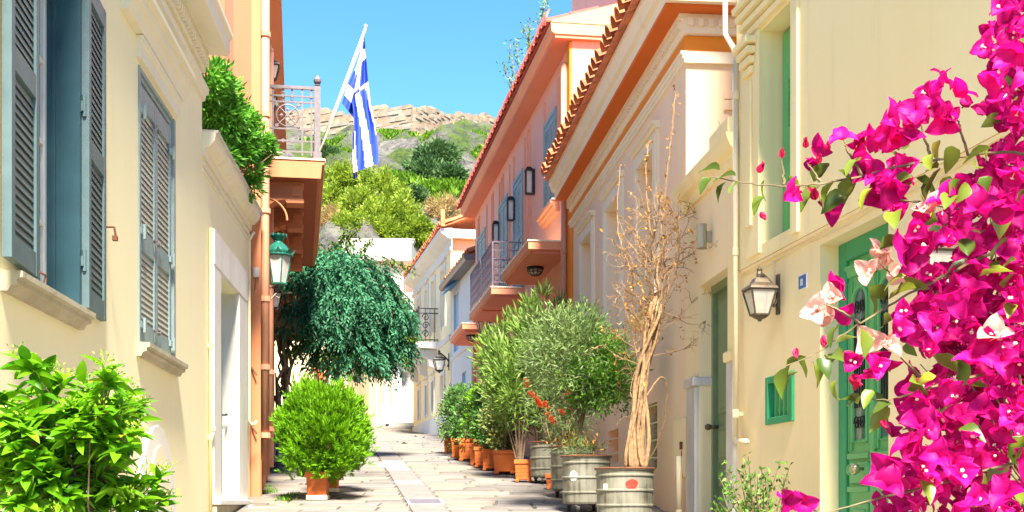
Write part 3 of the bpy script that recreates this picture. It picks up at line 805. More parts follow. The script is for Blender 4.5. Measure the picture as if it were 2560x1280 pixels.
# ------------------------------------------------------------------ right: cream house with green door
CF = Frame(750, 12100, 11.0, False)
ch = CF.root('cream_villa', 'cream house with bright green door, green shutter and small barred window', 'house')
C0, C1 = CF.sY(1.5), 0.0
CT = 7.2
zband = 2.0+E
uw0, uw1 = CF.s(1992), CF.s(1912)
uz0, uz1 = CF.at(1912, 612)[1], CF.at(1912, 78)[1]
gd0, gd1 = CF.s(2221), CF.s(2050); gdt = CF.at(2050, 613)[1]
sw0, sw1 = CF.s(1986), CF.s(1919); sz0, sz1 = CF.at(1917, 1064)[1], CF.at(1917, 945)[1]
b = MB()
wall_holes(b, C0, C1, -0.5, zband, 0.2, [(gd0, gd1, -0.499, gdt), (sw0+0.03, sw1-0.03, sz0+0.03, sz1-0.03)])
shell(b, C0, C1, -7.0, -0.5, CT)
b.build('wall', M['cream_right'], ch)
b = MB(); wall_holes(b, C0, C1, zband, CT, 0.24, [(uw0, uw1, uz0, uz1)], d=0.03)
b.add([(C0,0,zband),(C1,0,zband),(C1,0.03,zband),(C0,0.03,zband)], [(3,2,1,0)][:1]); b.add([(C1,0,zband),(C1,0.03,zband),(C1,0.03,CT),(C1,0,CT)], [(0,1,2,3)])
b.build('upper_wall', M['cream_right_trim'], ch)
b = MB(); b.prof([(0.0, zband-0.03), (0.018, zband-0.028), (0.022, zband-0.004), (0.0, zband-0.002)], C0, C1-0.02); b.build('band_moulding', M['annex_right'], ch)
b = MB(); b.box(CF.sY(8.0), C1, -6.5, -0.35, CT, CT+2.2); b.build('shade_block', M['cream_right'], ch)  # unseen block added on the roof to shade the peach house's end wall
cb = empty('wall_cable', (CF.P.x, CF.P.y, 0), CF.rz, 'thin cable clipped under the band of the cream villa, dropping to its lantern', 'cable')
b = MB(); b.tube([(x, 0.012+0.008*math.sin(x*9), zband-0.05-0.02*math.sin(x*2.3)**2) for x in np.linspace(C0+1, C1-0.1, 40)], 0.006, 5)
ls = CF.s(1938); b.tube([(ls, 0.012, zband-0.05), (ls+0.004, 0.01, zband-0.3), (ls, 0.012, CF.at(1938, 715)[1])], 0.006, 5); b.build('cable', M['cream_pipe'], cb)
# upper window with green shutter seen edge-on
b = MB(); b.box(uw0-0.13, uw0-0.001, 0.03, 0.055, zband+0.05, uz1+0.02); b.build('window_surround', M['cream_right_trim'], ch, bevel=0.004)
b = MB(); b.box(uw1+0.001, uw1+0.30, 0.03, 0.055, zband+0.05, uz1+0.02); b.build('window_surround', M['cream_right_trim'], ch, bevel=0.004)
b = MB(); b.box(uw1+0.14, uw1+0.26, 0.055, 0.075, zband+0.3, uz1-0.35); b.build('pilaster', M['cream_right_trim'], ch, bevel=0.006)
b = MB()
for i in range(4): b.box(uw1+0.10-0.02*i, uw1+0.30+0.02*i, 0.055, 0.09+0.02*i, uz1-0.30+0.075*i, uz1-0.245+0.075*i)
b.build('capital', M['cream_right_trim'], ch, bevel=0.006)
b = MB()
for i in range(4): b.prof([(0.03, uz1+0.02+0.07*i), (0.07+0.03*i, uz1+0.03+0.07*i), (0.08+0.03*i, uz1+0.07+0.07*i), (0.03, uz1+0.075+0.07*i)], uw0-0.25, uw1+0.34)
b.build('window_hood', M['cream_right_trim'], ch)
sh = shutter(ch, uw0+0.01, uw1-0.02, uz0+0.01, uz1-0.03, -0.165, (M['door_green'], M['door_green']), 40, (0.3,), 0.0, 'hi', t=0.04, stile=0.12, rail=0.4, joined=True)
b = MB(); b.box(uw0, uw1, -0.24, -0.22, uz0, uz1); b.build('window_backing', M['door_green_dark'], ch)
# green door
D0, D1 = gd0+0.0, gd1-0.0; zt = gdt; zf = gz(8.8)+0.12
b = MB(); fw = 0.13
b.box(D1-fw, D1, -0.20, -0.14, zf, zt); b.box(D0, D0+fw, -0.20, -0.14, zf, zt); b.box(D0+fw, D1-fw, -0.20, -0.14, zt-0.14, zt)
dr = b.build('door', M['door_green_dark'], ch, bevel=0.008)
a, c = D0+fw, D1-fw; md = (a+c)/2
def leaf(x0, x1, side):
    b = MB(); b.box(x0, x1, -0.21, -0.165, zf, zt-0.14); b.build('door_leaf', M['door_green'], dr)
    w = x1-x0; g0, g1 = x0+w*0.27, x1-w*0.27
    zg0, zg1 = CF.at(2150, 1090)[1], CF.at(2150, 735)[1]
    b = MB(); b.profx([(g0, zg0)] + [((g0+g1)/2-(g1-g0)/2*math.cos(math.pi*k/10), zg1+(g1-g0)/2*math.sin(math.pi*k/10)) for k in range(11)] + [(g1, zg0)], -0.166, -0.160); b.build('glass_panel', M['glass'], dr)
    # moulded border of the glass
    q = MB(); pts = [(g0-0.02, zg0-0.02)] + [((g0+g1)/2-(g1-g0+0.04)/2*math.cos(math.pi*k/10), zg1+(g1-g0+0.04)/2*math.sin(math.pi*k/10)) for k in range(11)] + [(g1+0.02, zg0-0.02), (g0-0.02, zg0-0.02)]
    q.tube([(s, -0.155, z) for s, z in pts], 0.016, 6); q.build('glass_moulding', M['door_green'], dr)
    q = MB(); n = 5
    for k in range(n):
        x = g0+(k+0.5)*(g1-g0)/n; q.tube([(x, -0.150, zg0+0.22), (x, -0.150, zg1-0.12)], 0.006, 5)
    for zc_, sg in ((zg0+0.11, 1), (zg1-0.02, -1)):
        for sx in (-1, 1):
            cxx = (g0+g1)/2+sx*(g1-g0)*0.24; rr = (g1-g0)*0.22
            q.tube([(cxx+sx*rr*(1-k/18)*math.cos(k*0.62), -0.148, zc_+sg*rr*(1-k/18)*math.sin(k*0.62)*1.3) for k in range(17)], 0.006, 5)
    q.build('iron_scrollwork', M['iron'], dr)
    q = MB()
    zk = CF.at(2140, 1170)[1]
    q.box(x0+0.04, x1-0.04, -0.165, -0.13, zg0-0.14, zg0-0.10); q.box(x0+0.06, x1-0.06, -0.165, -0.14, zk-0.10, zg0-0.16)
    q.box(x0+0.04, x1-0.04, -0.165, -0.13, zk-0.16, zk-0.12)
    q.box(x0+0.07, x1-0.07, -0.165, -0.145, zf+0.12, zk-0.24); q.box(x0+0.10, x1-0.10, -0.145, -0.135, zf+0.16, zk-0.28)
    for x in (x0+0.045, x1-0.075): q.lathe([(0.02,0),(0.032,0.02),(0.032,0.05),(0.02,0.08)], (x+0.015, -0.15, zk-0.04), 8)
    q.build('door_panel', M['door_green'], dr, bevel=0.006)
    q = MB()
    for x in (x0+0.012, x0+0.045, x1-0.075, x1-0.04): q.box(x, x+0.018, -0.166, -0.150, zg0-0.08, zt-0.30)
    q.build('stile_moulding', M['door_green'], dr)
    q = MB(); q.prof([(-0.166, zt-0.27), (-0.145, zt-0.265), (-0.135, zt-0.22), (-0.12, zt-0.21), (-0.12, zt-0.19), (-0.166, zt-0.185)], x0+0.02, x1-0.02); q.build('transom_moulding', M['door_green'], dr)
leaf(a, md-0.004, 1); leaf(md+0.004, c, -1)
zk = CF.at(2140, 1170)[1]
b = MB(); b.lathe([(0.012,0),(0.012,0.03),(0.03,0.04),(0.042,0.065),(0.036,0.09),(0.015,0.10)], (0,0,0), 14); kn = b.build('knob', M['brass'], dr, smooth=True); kn.location = (md+0.13, -0.145, zk); kn.rotation_euler = (-math.pi/2, 0, 0)
b = MB(); b.lathe([(0.03,0),(0.034,0.008),(0.03,0.014)], (0,0,0), 14); kn = b.build('lock_plate', M['brass'], dr, smooth=True); kn.location = (md-0.10, -0.165, CF.at(2250, 990)[1]); kn.rotation_euler = (-math.pi/2, 0, 0)
b = MB(); b.box(md-0.03, md+0.03, -0.166, -0.14, zf, zt-0.16); b.build('cover_strip', M['door_green'], dr, bevel=0.006)
b = MB(); b.box(gd0-0.02, gd1+0.02, -0.25, 0.12, zf-0.14, zf); b.build('threshold', M['marble'], ch, bevel=0.01)
# small barred window
b = MB(); fw = 0.055
b.box(sw0-fw*0, sw0+fw, -0.10, 0.022, sz0, sz1); b.box(sw1-fw, sw1, -0.10, 0.022, sz0, sz1); b.box(sw0+fw, sw1-fw, -0.10, 0.020, sz1-fw, sz1); b.box(sw0+fw, sw1-fw, -0.10, 0.020, sz0, sz0+fw)
wn_ = b.build('barred_window', M['door_green_dark'], ch, bevel=0.004)
for k in range(5):
    x = sw0+fw+(k+0.5)*(sw1-sw0-2*fw)/5; b = MB(); b.box(x-0.012, x+0.012, -0.05, -0.025, sz0+fw, sz1-fw); b.build('bar', M['door_green'], wn_)
b = MB(); b.box(sw0+fw, sw1-fw, -0.055, -0.045, sz0+fw+0.05, sz0+fw+0.075); b.build('bar', M['door_green'], wn_)
b = MB(); b.box(sw0+fw, sw1-fw, -0.12, -0.11, sz0+fw, sz1-fw); b.build('pane', M['blind_white'], wn_)
# downpipe and elbow
pp = pipe('downpipe', CF, CF.s(1856), 0.06, CF.at(1856, 1100)[1], CF.at(1856, 150)[1], 0.024, M['cream_pipe'], 'slim cream downpipe between the cream villa and its lower neighbour', bands=tuple(CF.at(1856, y)[1] for y in (240, 630, 1035)))
b = MB(); z_ = CF.at(1856, 1100)[1]; s_ = CF.s(1856)
b.tube([(s_, 0.06, z_+0.02), (s_-0.02, 0.065, z_-0.01), (s_-0.32, 0.075, z_-0.03)], 0.024, 10); b.build('outlet', M['cream_pipe'], pp, smooth=True)
b = MB(); z_ = CF.at(1856, 150)[1]; b.tube([(s_, 0.06, z_-0.02), (s_+0.02, 0.07, z_+0.1), (s_+0.10, 0.12, z_+0.25), (s_+0.10, 0.12, CT)], 0.024, 10); b.build('swan_neck', M['cream_pipe'], pp, smooth=True)
# house number
np_ = empty('house_number', (CF.P.x, CF.P.y, 0), CF.rz, 'small blue enamel house number plate reading 11 beside the green door', 'sign')
a_, zc_ = CF.at(2018.5, 682); c_, zd_ = CF.at(1998.5, 727)
b = MB(); b.box(a_, c_, 0.0, 0.008, zd_, zc_); b.build('plate', M['white_enamel'], np_)
b = MB(); b.box(a_+0.006, c_-0.006, 0.008, 0.010, zd_+0.006, zc_-0.006); b.build('blue_field', M['blue_plate'], np_)
for k in range(2):
    x = (a_+c_)/2+(0.026 if k else 0.002)-0.004; b = MB(); b.box(x-0.005, x+0.005, 0.010, 0.0125, zd_+0.028, zc_-0.03)
    b.add([(x-0.016,0.0125,zc_-0.048),(x-0.005,0.0125,zc_-0.055),(x-0.005,0.0125,zc_-0.03),(x-0.014,0.0125,zc_-0.032)], [(0,1,2,3)])
    b.build('digit', M['white_enamel'], np_)

# ------------------------------------------------------------------ right: low annex with olive door
HF = Frame(960, 9800, 12.98, False)
A0, A1 = HF.sY(11.0), 0.0
ax = empty('annex', (HF.P.x, HF.P.y, 0), HF.rz, 'low cream annex with a marble framed olive door between villa and peach house', 'annex')
zt_ = 2.98+E
od0, od1 = HF.s(1827), HF.s(1748); odt = HF.at(1748, 717)[1]
b = MB(); wall_holes(b, A0, A1-0.002, -0.3, zt_, 0.22, [(od0, od1, -0.299, odt)]); shell(b, A0, A1-0.002, -3.0, -0.3, zt_)
b.build('wall', M['annex_right'], ax)
b = MB(); b.prof([(-0.3, zt_-0.02), (0.03, zt_-0.02), (0.05, zt_+0.03), (0.05, zt_+0.06), (0.10, zt_+0.09), (0.13, zt_+0.16), (0.14, zt_+0.21), (-0.3, zt_+0.22)], A0-0.05, A1+0.02); b.build('coping', M['cream_right_trim'], ax)
b = MB(); b.prof([(-0.01, zt_+0.21), (0.12, zt_+0.22), (0.12, zt_+0.34), (-0.01, zt_+0.36)], A0-0.03, A0+0.6); b.build('coping_block', M['cream_right_trim'], ax)
b = MB(); b.box(od0, od1, -0.22, -0.17, 0.6, odt); dr = b.build('door', M['door_olive'], ax)
b = MB(); b.box(od1-0.07, od1, -0.17, -0.12, 0.6, odt); b.box(od0, od0+0.05, -0.17, -0.12, 0.6, odt); b.box(od0+0.05, od1-0.07, -0.17, -0.12, odt-0.08, odt); b.build('door_frame', M['door_olive'], dr)
for z0_, z1_ in ((odt-1.25, odt-0.16), (odt-1.72, odt-1.36), (odt-1.95, odt-1.78), (0.9, odt-2.02)):
    b = MB(); x0, x1 = od0+0.12, od1-0.15
    b.box(x0, x1, -0.17, -0.15, z0_, z1_); b.build('door_panel', M['door_olive'], dr, bevel=0.008)
    b = MB(); b.box(x0+0.05, x1-0.05, -0.15, -0.14, z0_+0.05, z1_-0.05); b.build('panel_field', M['door_olive'], dr, bevel=0.008)
b = MB(); zk = HF.at(1805, 1065, -0.15)[1]; b.tube([(od1-0.12, -0.16, zk), (od1-0.12, -0.07, zk)], 0.018, 8); b.lathe([(0.01,-0.03),(0.035,-0.015),(0.035,0.015),(0.01,0.03)], (od1-0.12, -0.06, zk), 10); b.build('knob', M['bronze'], dr, smooth=True)
zc = HF.at(1735, 955)[1]
j1 = HF.s(1727)
b = MB(); b.box(od1+0.001, j1, -0.21, 0.045, 0.3, zc-0.06); b.build('jamb_block', M['grey_marble'], ax, bevel=0.006)
b = MB(); b.box(od1-0.02, j1+0.03, -0.21, 0.07, zc-0.06, zc+0.03); b.build('jamb_cap', M['grey_marble'], ax, bevel=0.012)
b = MB(); b.box(HF.s(1842), od0-0.001, -0.21, 0.045, 0.3, zc+0.04); b.build('jamb_block', M['grey_marble'], ax, bevel=0.006)
b = MB(); b.box(HF.s(1843), od0+0.02, -0.21, 0.07, zc+0.04, zc+0.13); b.build('jamb_cap', M['cream_right_trim'], ax, bevel=0.012)
b = MB(); b.box(HF.s(1842), od0-0.001, -0.21, 0.03, zc+0.13, odt+0.05); b.build('jamb', M['cream_right_trim'], ax)
# cylinder lamp
wl_ = empty('wall_light', (HF.P.x, HF.P.y, 0), HF.rz, 'beige cylinder wall light above the olive door', 'wall light')
s_, z_ = HF.at(1779, 592)
b = MB(); b.box(s_-0.02, s_+0.02, 0, 0.05, z_-0.05, z_+0.05); b.build('bracket', M['lamp_beige'], wl_)
b = MB(); b.lathe([(0.046,-0.115),(0.05,-0.11),(0.05,-0.095),(0.047,-0.092),(0.047,0.10),(0.05,0.103),(0.05,0.115),(0.04,0.118)], (s_, 0.095, z_), 18); b.build('cylinder', M['lamp_beige'], wl_, smooth=False)
mbx = empty('meter_box', (HF.P.x, HF.P.y, 0), HF.rz, 'shallow cream meter cabinet low on the wall beside the marble jamb', 'meter box')
a_, z1_ = HF.at(1716, 1045); c_, z0_ = HF.at(1690, 1195)
b = MB(); b.box(a_, c_, 0, 0.025, z0_, z1_); b.build('box', M['annex_right'], mbx, bevel=0.004)
b = MB(); b.box(a_+0.02, c_-0.02, 0.025, 0.032, z0_+0.03, z1_-0.03); b.build('cabinet_door', M['annex_right'], mbx, bevel=0.003)
b = MB(); b.box(a_+0.03, a_+0.055, 0.03, 0.06, z0_+0.28, z0_+0.36); b.box(a_+0.06, a_+0.09, 0.032, 0.035, z0_+0.2, z0_+0.27); b.build('latch', M['rust'], mbx)
pipe('vent_pipe', HF, HF.s(1712), 0.06, gz(12.9), HF.at(1712, 1140)[1], 0.028, M['cream_pipe'], 'short cream pipe rising from the ground below the meter cabinet', bands=(1.25,))

# ------------------------------------------------------------------ right: peach house
ph = empty('peach_house', (HF.P.x, HF.P.y, 0), HF.rz, 'peach house with orange frieze, dentil cornice and clay tile eave', 'house')
P0, P1 = 0.0, HF.sY(20.85)
zA0, zA1 = 4.47+E, 4.59+E      # architrave
zF1, zD1 = 4.75+E, 4.95+E      # frieze, dentil band tops
wins = [(HF.s(1640), HF.s(1597)), (HF.s(1553), HF.s(1517)), (HF.s(1483), HF.s(1456))]
wz_0, wz_1 = 2.27+E, 4.02+E
base = [(HF.s(1643), HF.s(1612), 1.75, E+1.16), (HF.s(1546), HF.s(1519), 1.9, E+1.0)]
b = MB(); wall_holes(b, P0, P1, -0.2, zA0, 0.17, [(a, c, wz_0, wz_1) for a, c in wins]+base); shell(b, P0, P1, -7.0, -0.2, zD1)
b.build('wall', M['peach'], ph)
for i, (a, c) in enumerate(wins):
    q = MB(); q.box(a, c, -0.19, -0.17, wz_0, wz_1); wd = q.build('window', M['blind_white'], ph)
    q = MB(); m_ = (a+c)/2
    q.box(a+0.03, m_-0.01, -0.17, -0.155, wz_0+0.03, wz_1-0.03); q.box(m_+0.01, c-0.03, -0.17, -0.155, wz_0+0.03, wz_1-0.03); q.build('blind_leaf', M['blind_white'], wd, bevel=0.004)
    q = MB(); t = 0.17
    for x0, x1 in ((a-t, a), (c, c+t)):
        q.box(x0, x1, 0, 0.03, wz_0-0.03, wz_1+t); q.box(x0+0.05*(x0 < a), x1-0.05*(x0 >= a), 0.03, 0.045, wz_0-0.03, wz_1+0.12)
    q.box(a, c, 0, 0.03, wz_1, wz_1+t); q.box(a, c, 0.03, 0.045, wz_1, wz_1+0.12); q.build('window_surround', M['peach_trim'], ph)
    q = MB(); q.prof([(-0.01, wz_1+t), (0.05, wz_1+t+0.005), (0.06, wz_1+t+0.04), (0.09, wz_1+t+0.05), (0.09, wz_1+t+0.075), (-0.01, wz_1+t+0.09)], a-t-0.03, c+t+0.03); q.build('window_hood', M['peach_trim'], ph)
    sill(ph, a-t-0.05, c+t+0.05, wz_0-0.03, out=0.11, h=0.11, mat='cream_right_trim')
for i, (a, c, z0_, z1_) in enumerate(base):
    q = MB(); q.box(a, c, -0.17, -0.14, z0_, z1_); bw = q.build('basement_window', M['door_olive'] if i == 0 else M['frieze_orange'], ph)
    if i == 0:
        k = z0_+0.05
        while k < z1_-0.04:
            q = MB(); q.prof([(-0.14, k), (-0.10, k-0.02), (-0.10, k-0.012), (-0.14, k+0.012)], a+0.02, c-0.02); q.build('slat', M['door_olive'], bw); k += 0.055
    k = z0_+0.12
    while k < z1_:
        q = MB(); q.tube([(a, -0.03, k), (c, -0.03, k+0.01)], 0.012, 6); q.build('bar', M['reveal_green'], bw); k += 0.20
q = MB()
q.prof([(0, zA0), (0.03, zA0+0.005), (0.03, zA0+0.04), (0.045, zA0+0.045), (0.045, zA0+0.08), (0.065, zA0+0.085), (0.065, zA1), (0, zA1)], P0-0.05, P1); 
q.box(P0-0.045, P0+0.002, -3.0, 0.0, zA0+0.004, zA1-0.001); q.build('architrave', M['peach_trim'], ph)
q = MB(); q.box(P0-0.02, P1, -3.0, 0.02, zA1, zF1-0.001); q.build('frieze', M['frieze_orange'], ph)
q = MB(); q.prof([(0, zF1), (0.035, zF1+0.005), (0.05, zF1+0.03), (0.05, zD1-0.05), (0.09, zD1-0.04), (0.09, zD1), (0, zD1)], P0-0.09, P1); q.box(P0-0.089, P0, -3.0, 0.0, zF1+0.004, zD1-0.001); q.build('dentil_band', M['peach_trim'], ph)
dm = MB(); dm.box(-0.03, 0.03, 0.05, 0.088, 0, 0.07); dme = dm.mesh('dentil', M['peach_trim'])
k = P0+0.02
while k < P1: piece('dentil', dme, ph, (k, 0, zD1-0.125)); k += 0.105
dm = MB(); dm.box(-0.04, 0, -0.03, 0.03, 0, 0.07); dme2 = dm.mesh('dentil', M['peach_trim'])
for k in range(16): piece('dentil', dme2, ph, (P0-0.088, -0.02-0.105*k, zD1-0.125))
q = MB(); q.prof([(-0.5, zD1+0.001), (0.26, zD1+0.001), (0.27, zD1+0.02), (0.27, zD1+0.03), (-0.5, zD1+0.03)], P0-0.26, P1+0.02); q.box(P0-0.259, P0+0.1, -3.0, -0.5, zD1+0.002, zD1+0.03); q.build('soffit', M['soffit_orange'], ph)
q = MB(); zc0 = zD1+0.03
q.prof([(-0.4, zc0), (0.27, zc0), (0.285, zc0+0.04), (0.285, zc0+0.09), (0.33, zc0+0.11), (0.36, zc0+0.20), (0.38, zc0+0.22), (0.38, zc0+0.29), (-0.4, zc0+0.29)], P0-0.34, P1+0.03); q.box(P0-0.339, P0-0.1, -3.0, -0.4, zc0, zc0+0.28); q.build('cornice', M['peach_trim'], ph)
# clay tile roof: slab plus separate eave tiles
def tile_mesh(r, L, mat, up=0.0, n=7):
    """barrel tile lying along -d (up the slope), open end facing the street"""
    t = MB(); vs = []
    for (d, rr) in ((0.0, r), (-L, r*0.86)):
        for k in range(n+1):
            a = math.pi*k/n
            vs.append((rr*math.cos(a), d, rr*math.sin(a)*1.05))
        for k in range(n+1):
            a = math.pi*k/n
            vs.append(((rr-0.016)*math.cos(a), d, (rr-0.016)*math.sin(a)*1.05-0.002))
    m = n+1
    fs = []
    for k in range(n):
        fs.append((k, k+1, 2*m+k+1, 2*m+k)); fs.append((m+k+1, m+k, 3*m+k, 3*m+k+1)); fs.append((k+1, k, m+k, m+k+1)); fs.append((2*m+k, 2*m+k+1, 3*m+k+1, 3*m+k))
    t.add(vs, fs); return t.mesh('roof_tile', mat)
def tiled_roof(par, s0, s1, z, dout, sp, mat, slope=math.radians(22), depth=3.2, rows=2, r=None, pan=True):
    r = r or sp*0.40
    q = MB(); zi = z+math.tan(slope)*(depth+dout)
    q.prof([(dout-0.04, z-0.02), (dout-0.04, z+0.015), (-depth, zi+0.015), (-depth, zi-0.05)], s0, s1); rf = q.build('roof', mat, par)
    cov = tile_mesh(r, 0.46, mat); n = int((s1-s0)/sp)
    pm = MB()
    vs = []
    for d in (0.0, -0.44):
        for k in range(6):
            a = math.pi+math.pi*k/5
            vs.append((r*0.95*math.cos(a), d, r*0.55*math.sin(a)))
        for k in range(6):
            a = math.pi+math.pi*k/5
            vs.append((r*0.95*math.cos(a), d, r*0.55*math.sin(a)+0.018))
    fs = []
    for k in range(5):
        fs += [(k, k+1, 12+k+1, 12+k), (6+k+1, 6+k, 18+k, 18+k+1), (k+1, k, 6+k, 6+k+1)]
    pm.add(vs, fs); pme = pm.mesh('pan_tile', mat)
    for row in range(rows):
        for k in range(n+1):
            x = s0+(k+0.5)*(s1-s0)/(n+1)
            d = dout-0.36*row*math.cos(slope)+R.uniform(-0.02, 0.02)
            zz = z+0.055+math.tan(slope)*(dout-d)
            piece('roof_tile', cov, rf, (x+R.uniform(-.008,.008), d, zz+R.uniform(0,.012)), (-slope+R.uniform(-.03,.03), R.uniform(-.05,.05), R.uniform(-.03,.03)))
            if pan and row == 0: piece('pan_tile', pme, rf, (x+sp/2, d-0.05, zz-0.005), (-slope, 0, 0))
    # the courses further up the slope
    st = MB()
    for row in range(rows, int(depth/0.38)):
        d = dout-0.36*row*math.cos(slope); zz = z+0.055+math.tan(slope)*(dout-d)
        for k in range(n+1):
            x = s0+(k+0.5)*(s1-s0)/(n+1); vs = []
            for dd in (0.0, -0.42):
                for j in range(5):
                    a = math.pi*j/4; vs.append((x+r*math.cos(a), d+dd, zz-dd*math.tan(slope)+r*math.sin(a)))
            st.add(vs, [(j, j+1, 5+j+1, 5+j) for j in range(4)])
    if st.f: st.build('tile_courses', mat, rf, kind='stuff')
    return rf
tiled_roof(ph, P0-0.40, P1+0.0, zc0+0.30, 0.50, 0.27, M['tile_orange'], depth=3.0)
q = MB(); q.box(P1-0.14, P1+0.02, 0.0, 0.05, -0.2, zA0); q.build('end_pilaster', M['frieze_orange'], ph)
# little boxes and cable on the end wall
hb = empty('wall_boxes', (HF.P.x, HF.P.y, 0), HF.rz, 'pair of small peach junction boxes high on the end wall of the peach house', 'junction box')
pd = lambda px: -((px-CX)/F*12.98 - HF.P.x)
b = MB(); z_ = (HY-245)/F*12.98+E; b.box(-0.03, 0, pd(1833), pd(1811), z_-0.005, z_+0.1-0.005); b.build('box', M['peach'], hb, bevel=0.004)
b = MB(); b.box(-0.03, 0, pd(1833), pd(1811), z_-0.115, z_-0.012); b.build('box', M['peach'], hb, bevel=0.004)
cbl = empty('hanging_cable', (HF.P.x, HF.P.y, 0), HF.rz, 'loose thin cable hanging down the end wall of the peach house', 'cable')
b = MB(); zt2 = (HY-290)/F*12.98+E
b.tube([(-0.01, pd(1797), zt2), (-0.02, pd(1807), zt2-0.15), (-0.015, pd(1806), zt2-0.3), (-0.015, pd(1794), zt2-0.55)], 0.006, 5); b.tube([(-0.01, pd(1797), zt2), (-0.012, pd(1796), zt2-0.55)], 0.005, 5); b.build('cable', M['peach_trim'], cbl)

# ------------------------------------------------------------------ right: pink house
KF = Frame(793, 13281, 20.85, False)
kh = KF.root('pink_house', 'pink house with red tiled eave, grey shutters and stepped balconies', 'house')
K0, K1 = 0.0, KF.sY(33.6); KT = 7.56+E
kw = [(KF.s(1393.5), KF.s(1366.5), KF.at(1367, 538)[1], KF.at(1367, 322)[1]),
      (KF.s(1310), KF.s(1289), 4.37+E, KF.at(1289, 465)[1]), (KF.s(1272), KF.s(1252), 4.37+E, KF.at(1252, 525)[1]), (KF.s(1216), KF.s(1198), 4.37+E, KF.at(1198, 605)[1])]
kg = [(KF.s(1405), KF.s(1375), gz(23)+0.1, 3.6), (KF.s(1290), KF.s(1262), gz(26)+0.1, 4.0), (KF.s(1345), KF.s(1325), 2.8, 4.0)]
b = MB(); wall_holes(b, K0, K1, -0.2, KT, 0.2, kw+kg); shell(b, K0, K1, -7.0, -0.2, KT)
b.build('wall', M['pink'], kh)
b = MB(); b.box(0.0, 6.0, -7.0, -1.2, KT, KT+3.4); b.build('upper_storey', M['pink_pale'], kh)
b = MB(); b.box(-0.1, 6.1, -7.1, -1.05, KT+3.4, KT+3.55); b.build('upper_cornice', M['pink_trim'], kh)
for i, (a, c, z0_, z1_) in enumerate(kw):
    q = MB(); fw = 0.07
    q.box(a-fw, a, -0.02, 0.05, z0_, z1_+fw); q.box(c, c+fw, -0.02, 0.05, z0_, z1_+fw); q.box(a, c, -0.02, 0.05, z1_, z1_+fw); q.build('window_frame', M['shutter_grey'], kh)
    m_ = (a+c)/2
    shutter(kh, a, m_-0.005, z0_+0.02, z1_-0.005, 0.02, (M['shutter_grey'], M['slat_grey']), 24, (0.45,), 0, 'lo', joined=True, stile=0.06)
    shutter(kh, m_+0.005, c, z0_+0.02, z1_-0.005, 0.02, (M['shutter_grey'], M['slat_grey']), 24, (0.45,), 0, 'hi', joined=True, stile=0.06)
    q = MB(); q.box(a, c, -0.12, -0.10, z0_, z1_); q.build('window_backing', M['room_dark'], kh)
    q = MB(); q.box(a-0.22, a-0.10, 0, 0.03, z0_, KT-0.25); q.box(c+0.10, c+0.22, 0, 0.03, z0_, KT-0.25); q.build('pilaster', M['pink_trim'], kh)
sill(kh, kw[0][0]-0.2, kw[0][1]+0.2, kw[0][2]-0.01, out=0.16, h=0.2, mat='pink_trim')
q = MB(); q.box(kw[0][0]-0.22, kw[0][1]+0.22, 0, 0.14, kw[0][2]-0.012, kw[0][2]+0.02); q.build('sill_slab', M['white_plaster'], kh)
for i, (a, c, z0_, z1_) in enumerate(kg):
    q = MB(); q.box(a, c, -0.2, -0.17, z0_, z1_); q.build('doorway' if i < 2 else 'window_backing', M['room_dark'], kh)
    q = MB(); q.box(a-0.1, a, 0, 0.04, z0_, z1_+0.1); q.box(c, c+0.1, 0, 0.04, z0_, z1_+0.1); q.box(a, c, 0, 0.04, z1_, z1_+0.1); q.build('door_surround', M['pink_trim'], kh)
for Yp in (21.3, 25.0, 28.6, 30.2, 32.8):
    s_ = KF.sY(Yp); q = MB()
    q.box(s_-0.16, s_-0.13, 0, 0.028, 5.9, KT-0.2); q.box(s_+0.13, s_+0.16, 0, 0.028, 5.9, KT-0.2); q.box(s_-0.13, s_+0.13, 0, 0.028, KT-0.23, KT-0.2); q.build('panel_moulding', M['pink_trim'], kh)
q = MB(); q.box(K0+0.0, K0+0.22, 0.0, 0.04, -0.1, KT-0.02); q.build('corner_pilaster', M['frieze_orange'], kh)
# eave
q = MB(); ze = KT
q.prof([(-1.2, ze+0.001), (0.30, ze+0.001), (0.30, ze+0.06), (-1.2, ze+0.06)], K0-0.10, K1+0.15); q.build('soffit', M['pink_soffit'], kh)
q = MB(); q.prof([(-0.9, ze+0.06), (0.31, ze+0.0601), (0.36, ze+0.10), (0.37, ze+0.24), (-0.9, ze+0.24)], K0-0.12, K1+0.17); q.build('fascia', M['pink_trim'], kh)
q = MB(); q.prof([(-1.05, ze+0.24), (0.36, ze+0.24), (0.36, ze+0.27), (-0.8, ze+0.62), (-1.05, ze+0.62)], K0-0.13, K0-0.05); q.build('gable_end', M['pink_trim'], kh)
q = MB(); sl = math.radians(17)
q.prof([(0.42, ze+0.245), (0.42, ze+0.27), (-3.5, ze+0.27+3.92*math.tan(sl)), (-3.5, ze+0.2+3.92*math.tan(sl))], 6.1, K1+0.2); q.prof([(0.42, ze+0.245), (0.42, ze+0.27), (-1.1, ze+0.27+1.52*math.tan(sl)), (-1.1, ze+0.2+1.52*math.tan(sl))], K0-0.1, 6.1); rf = q.build('roof', M['tile_red'], kh)
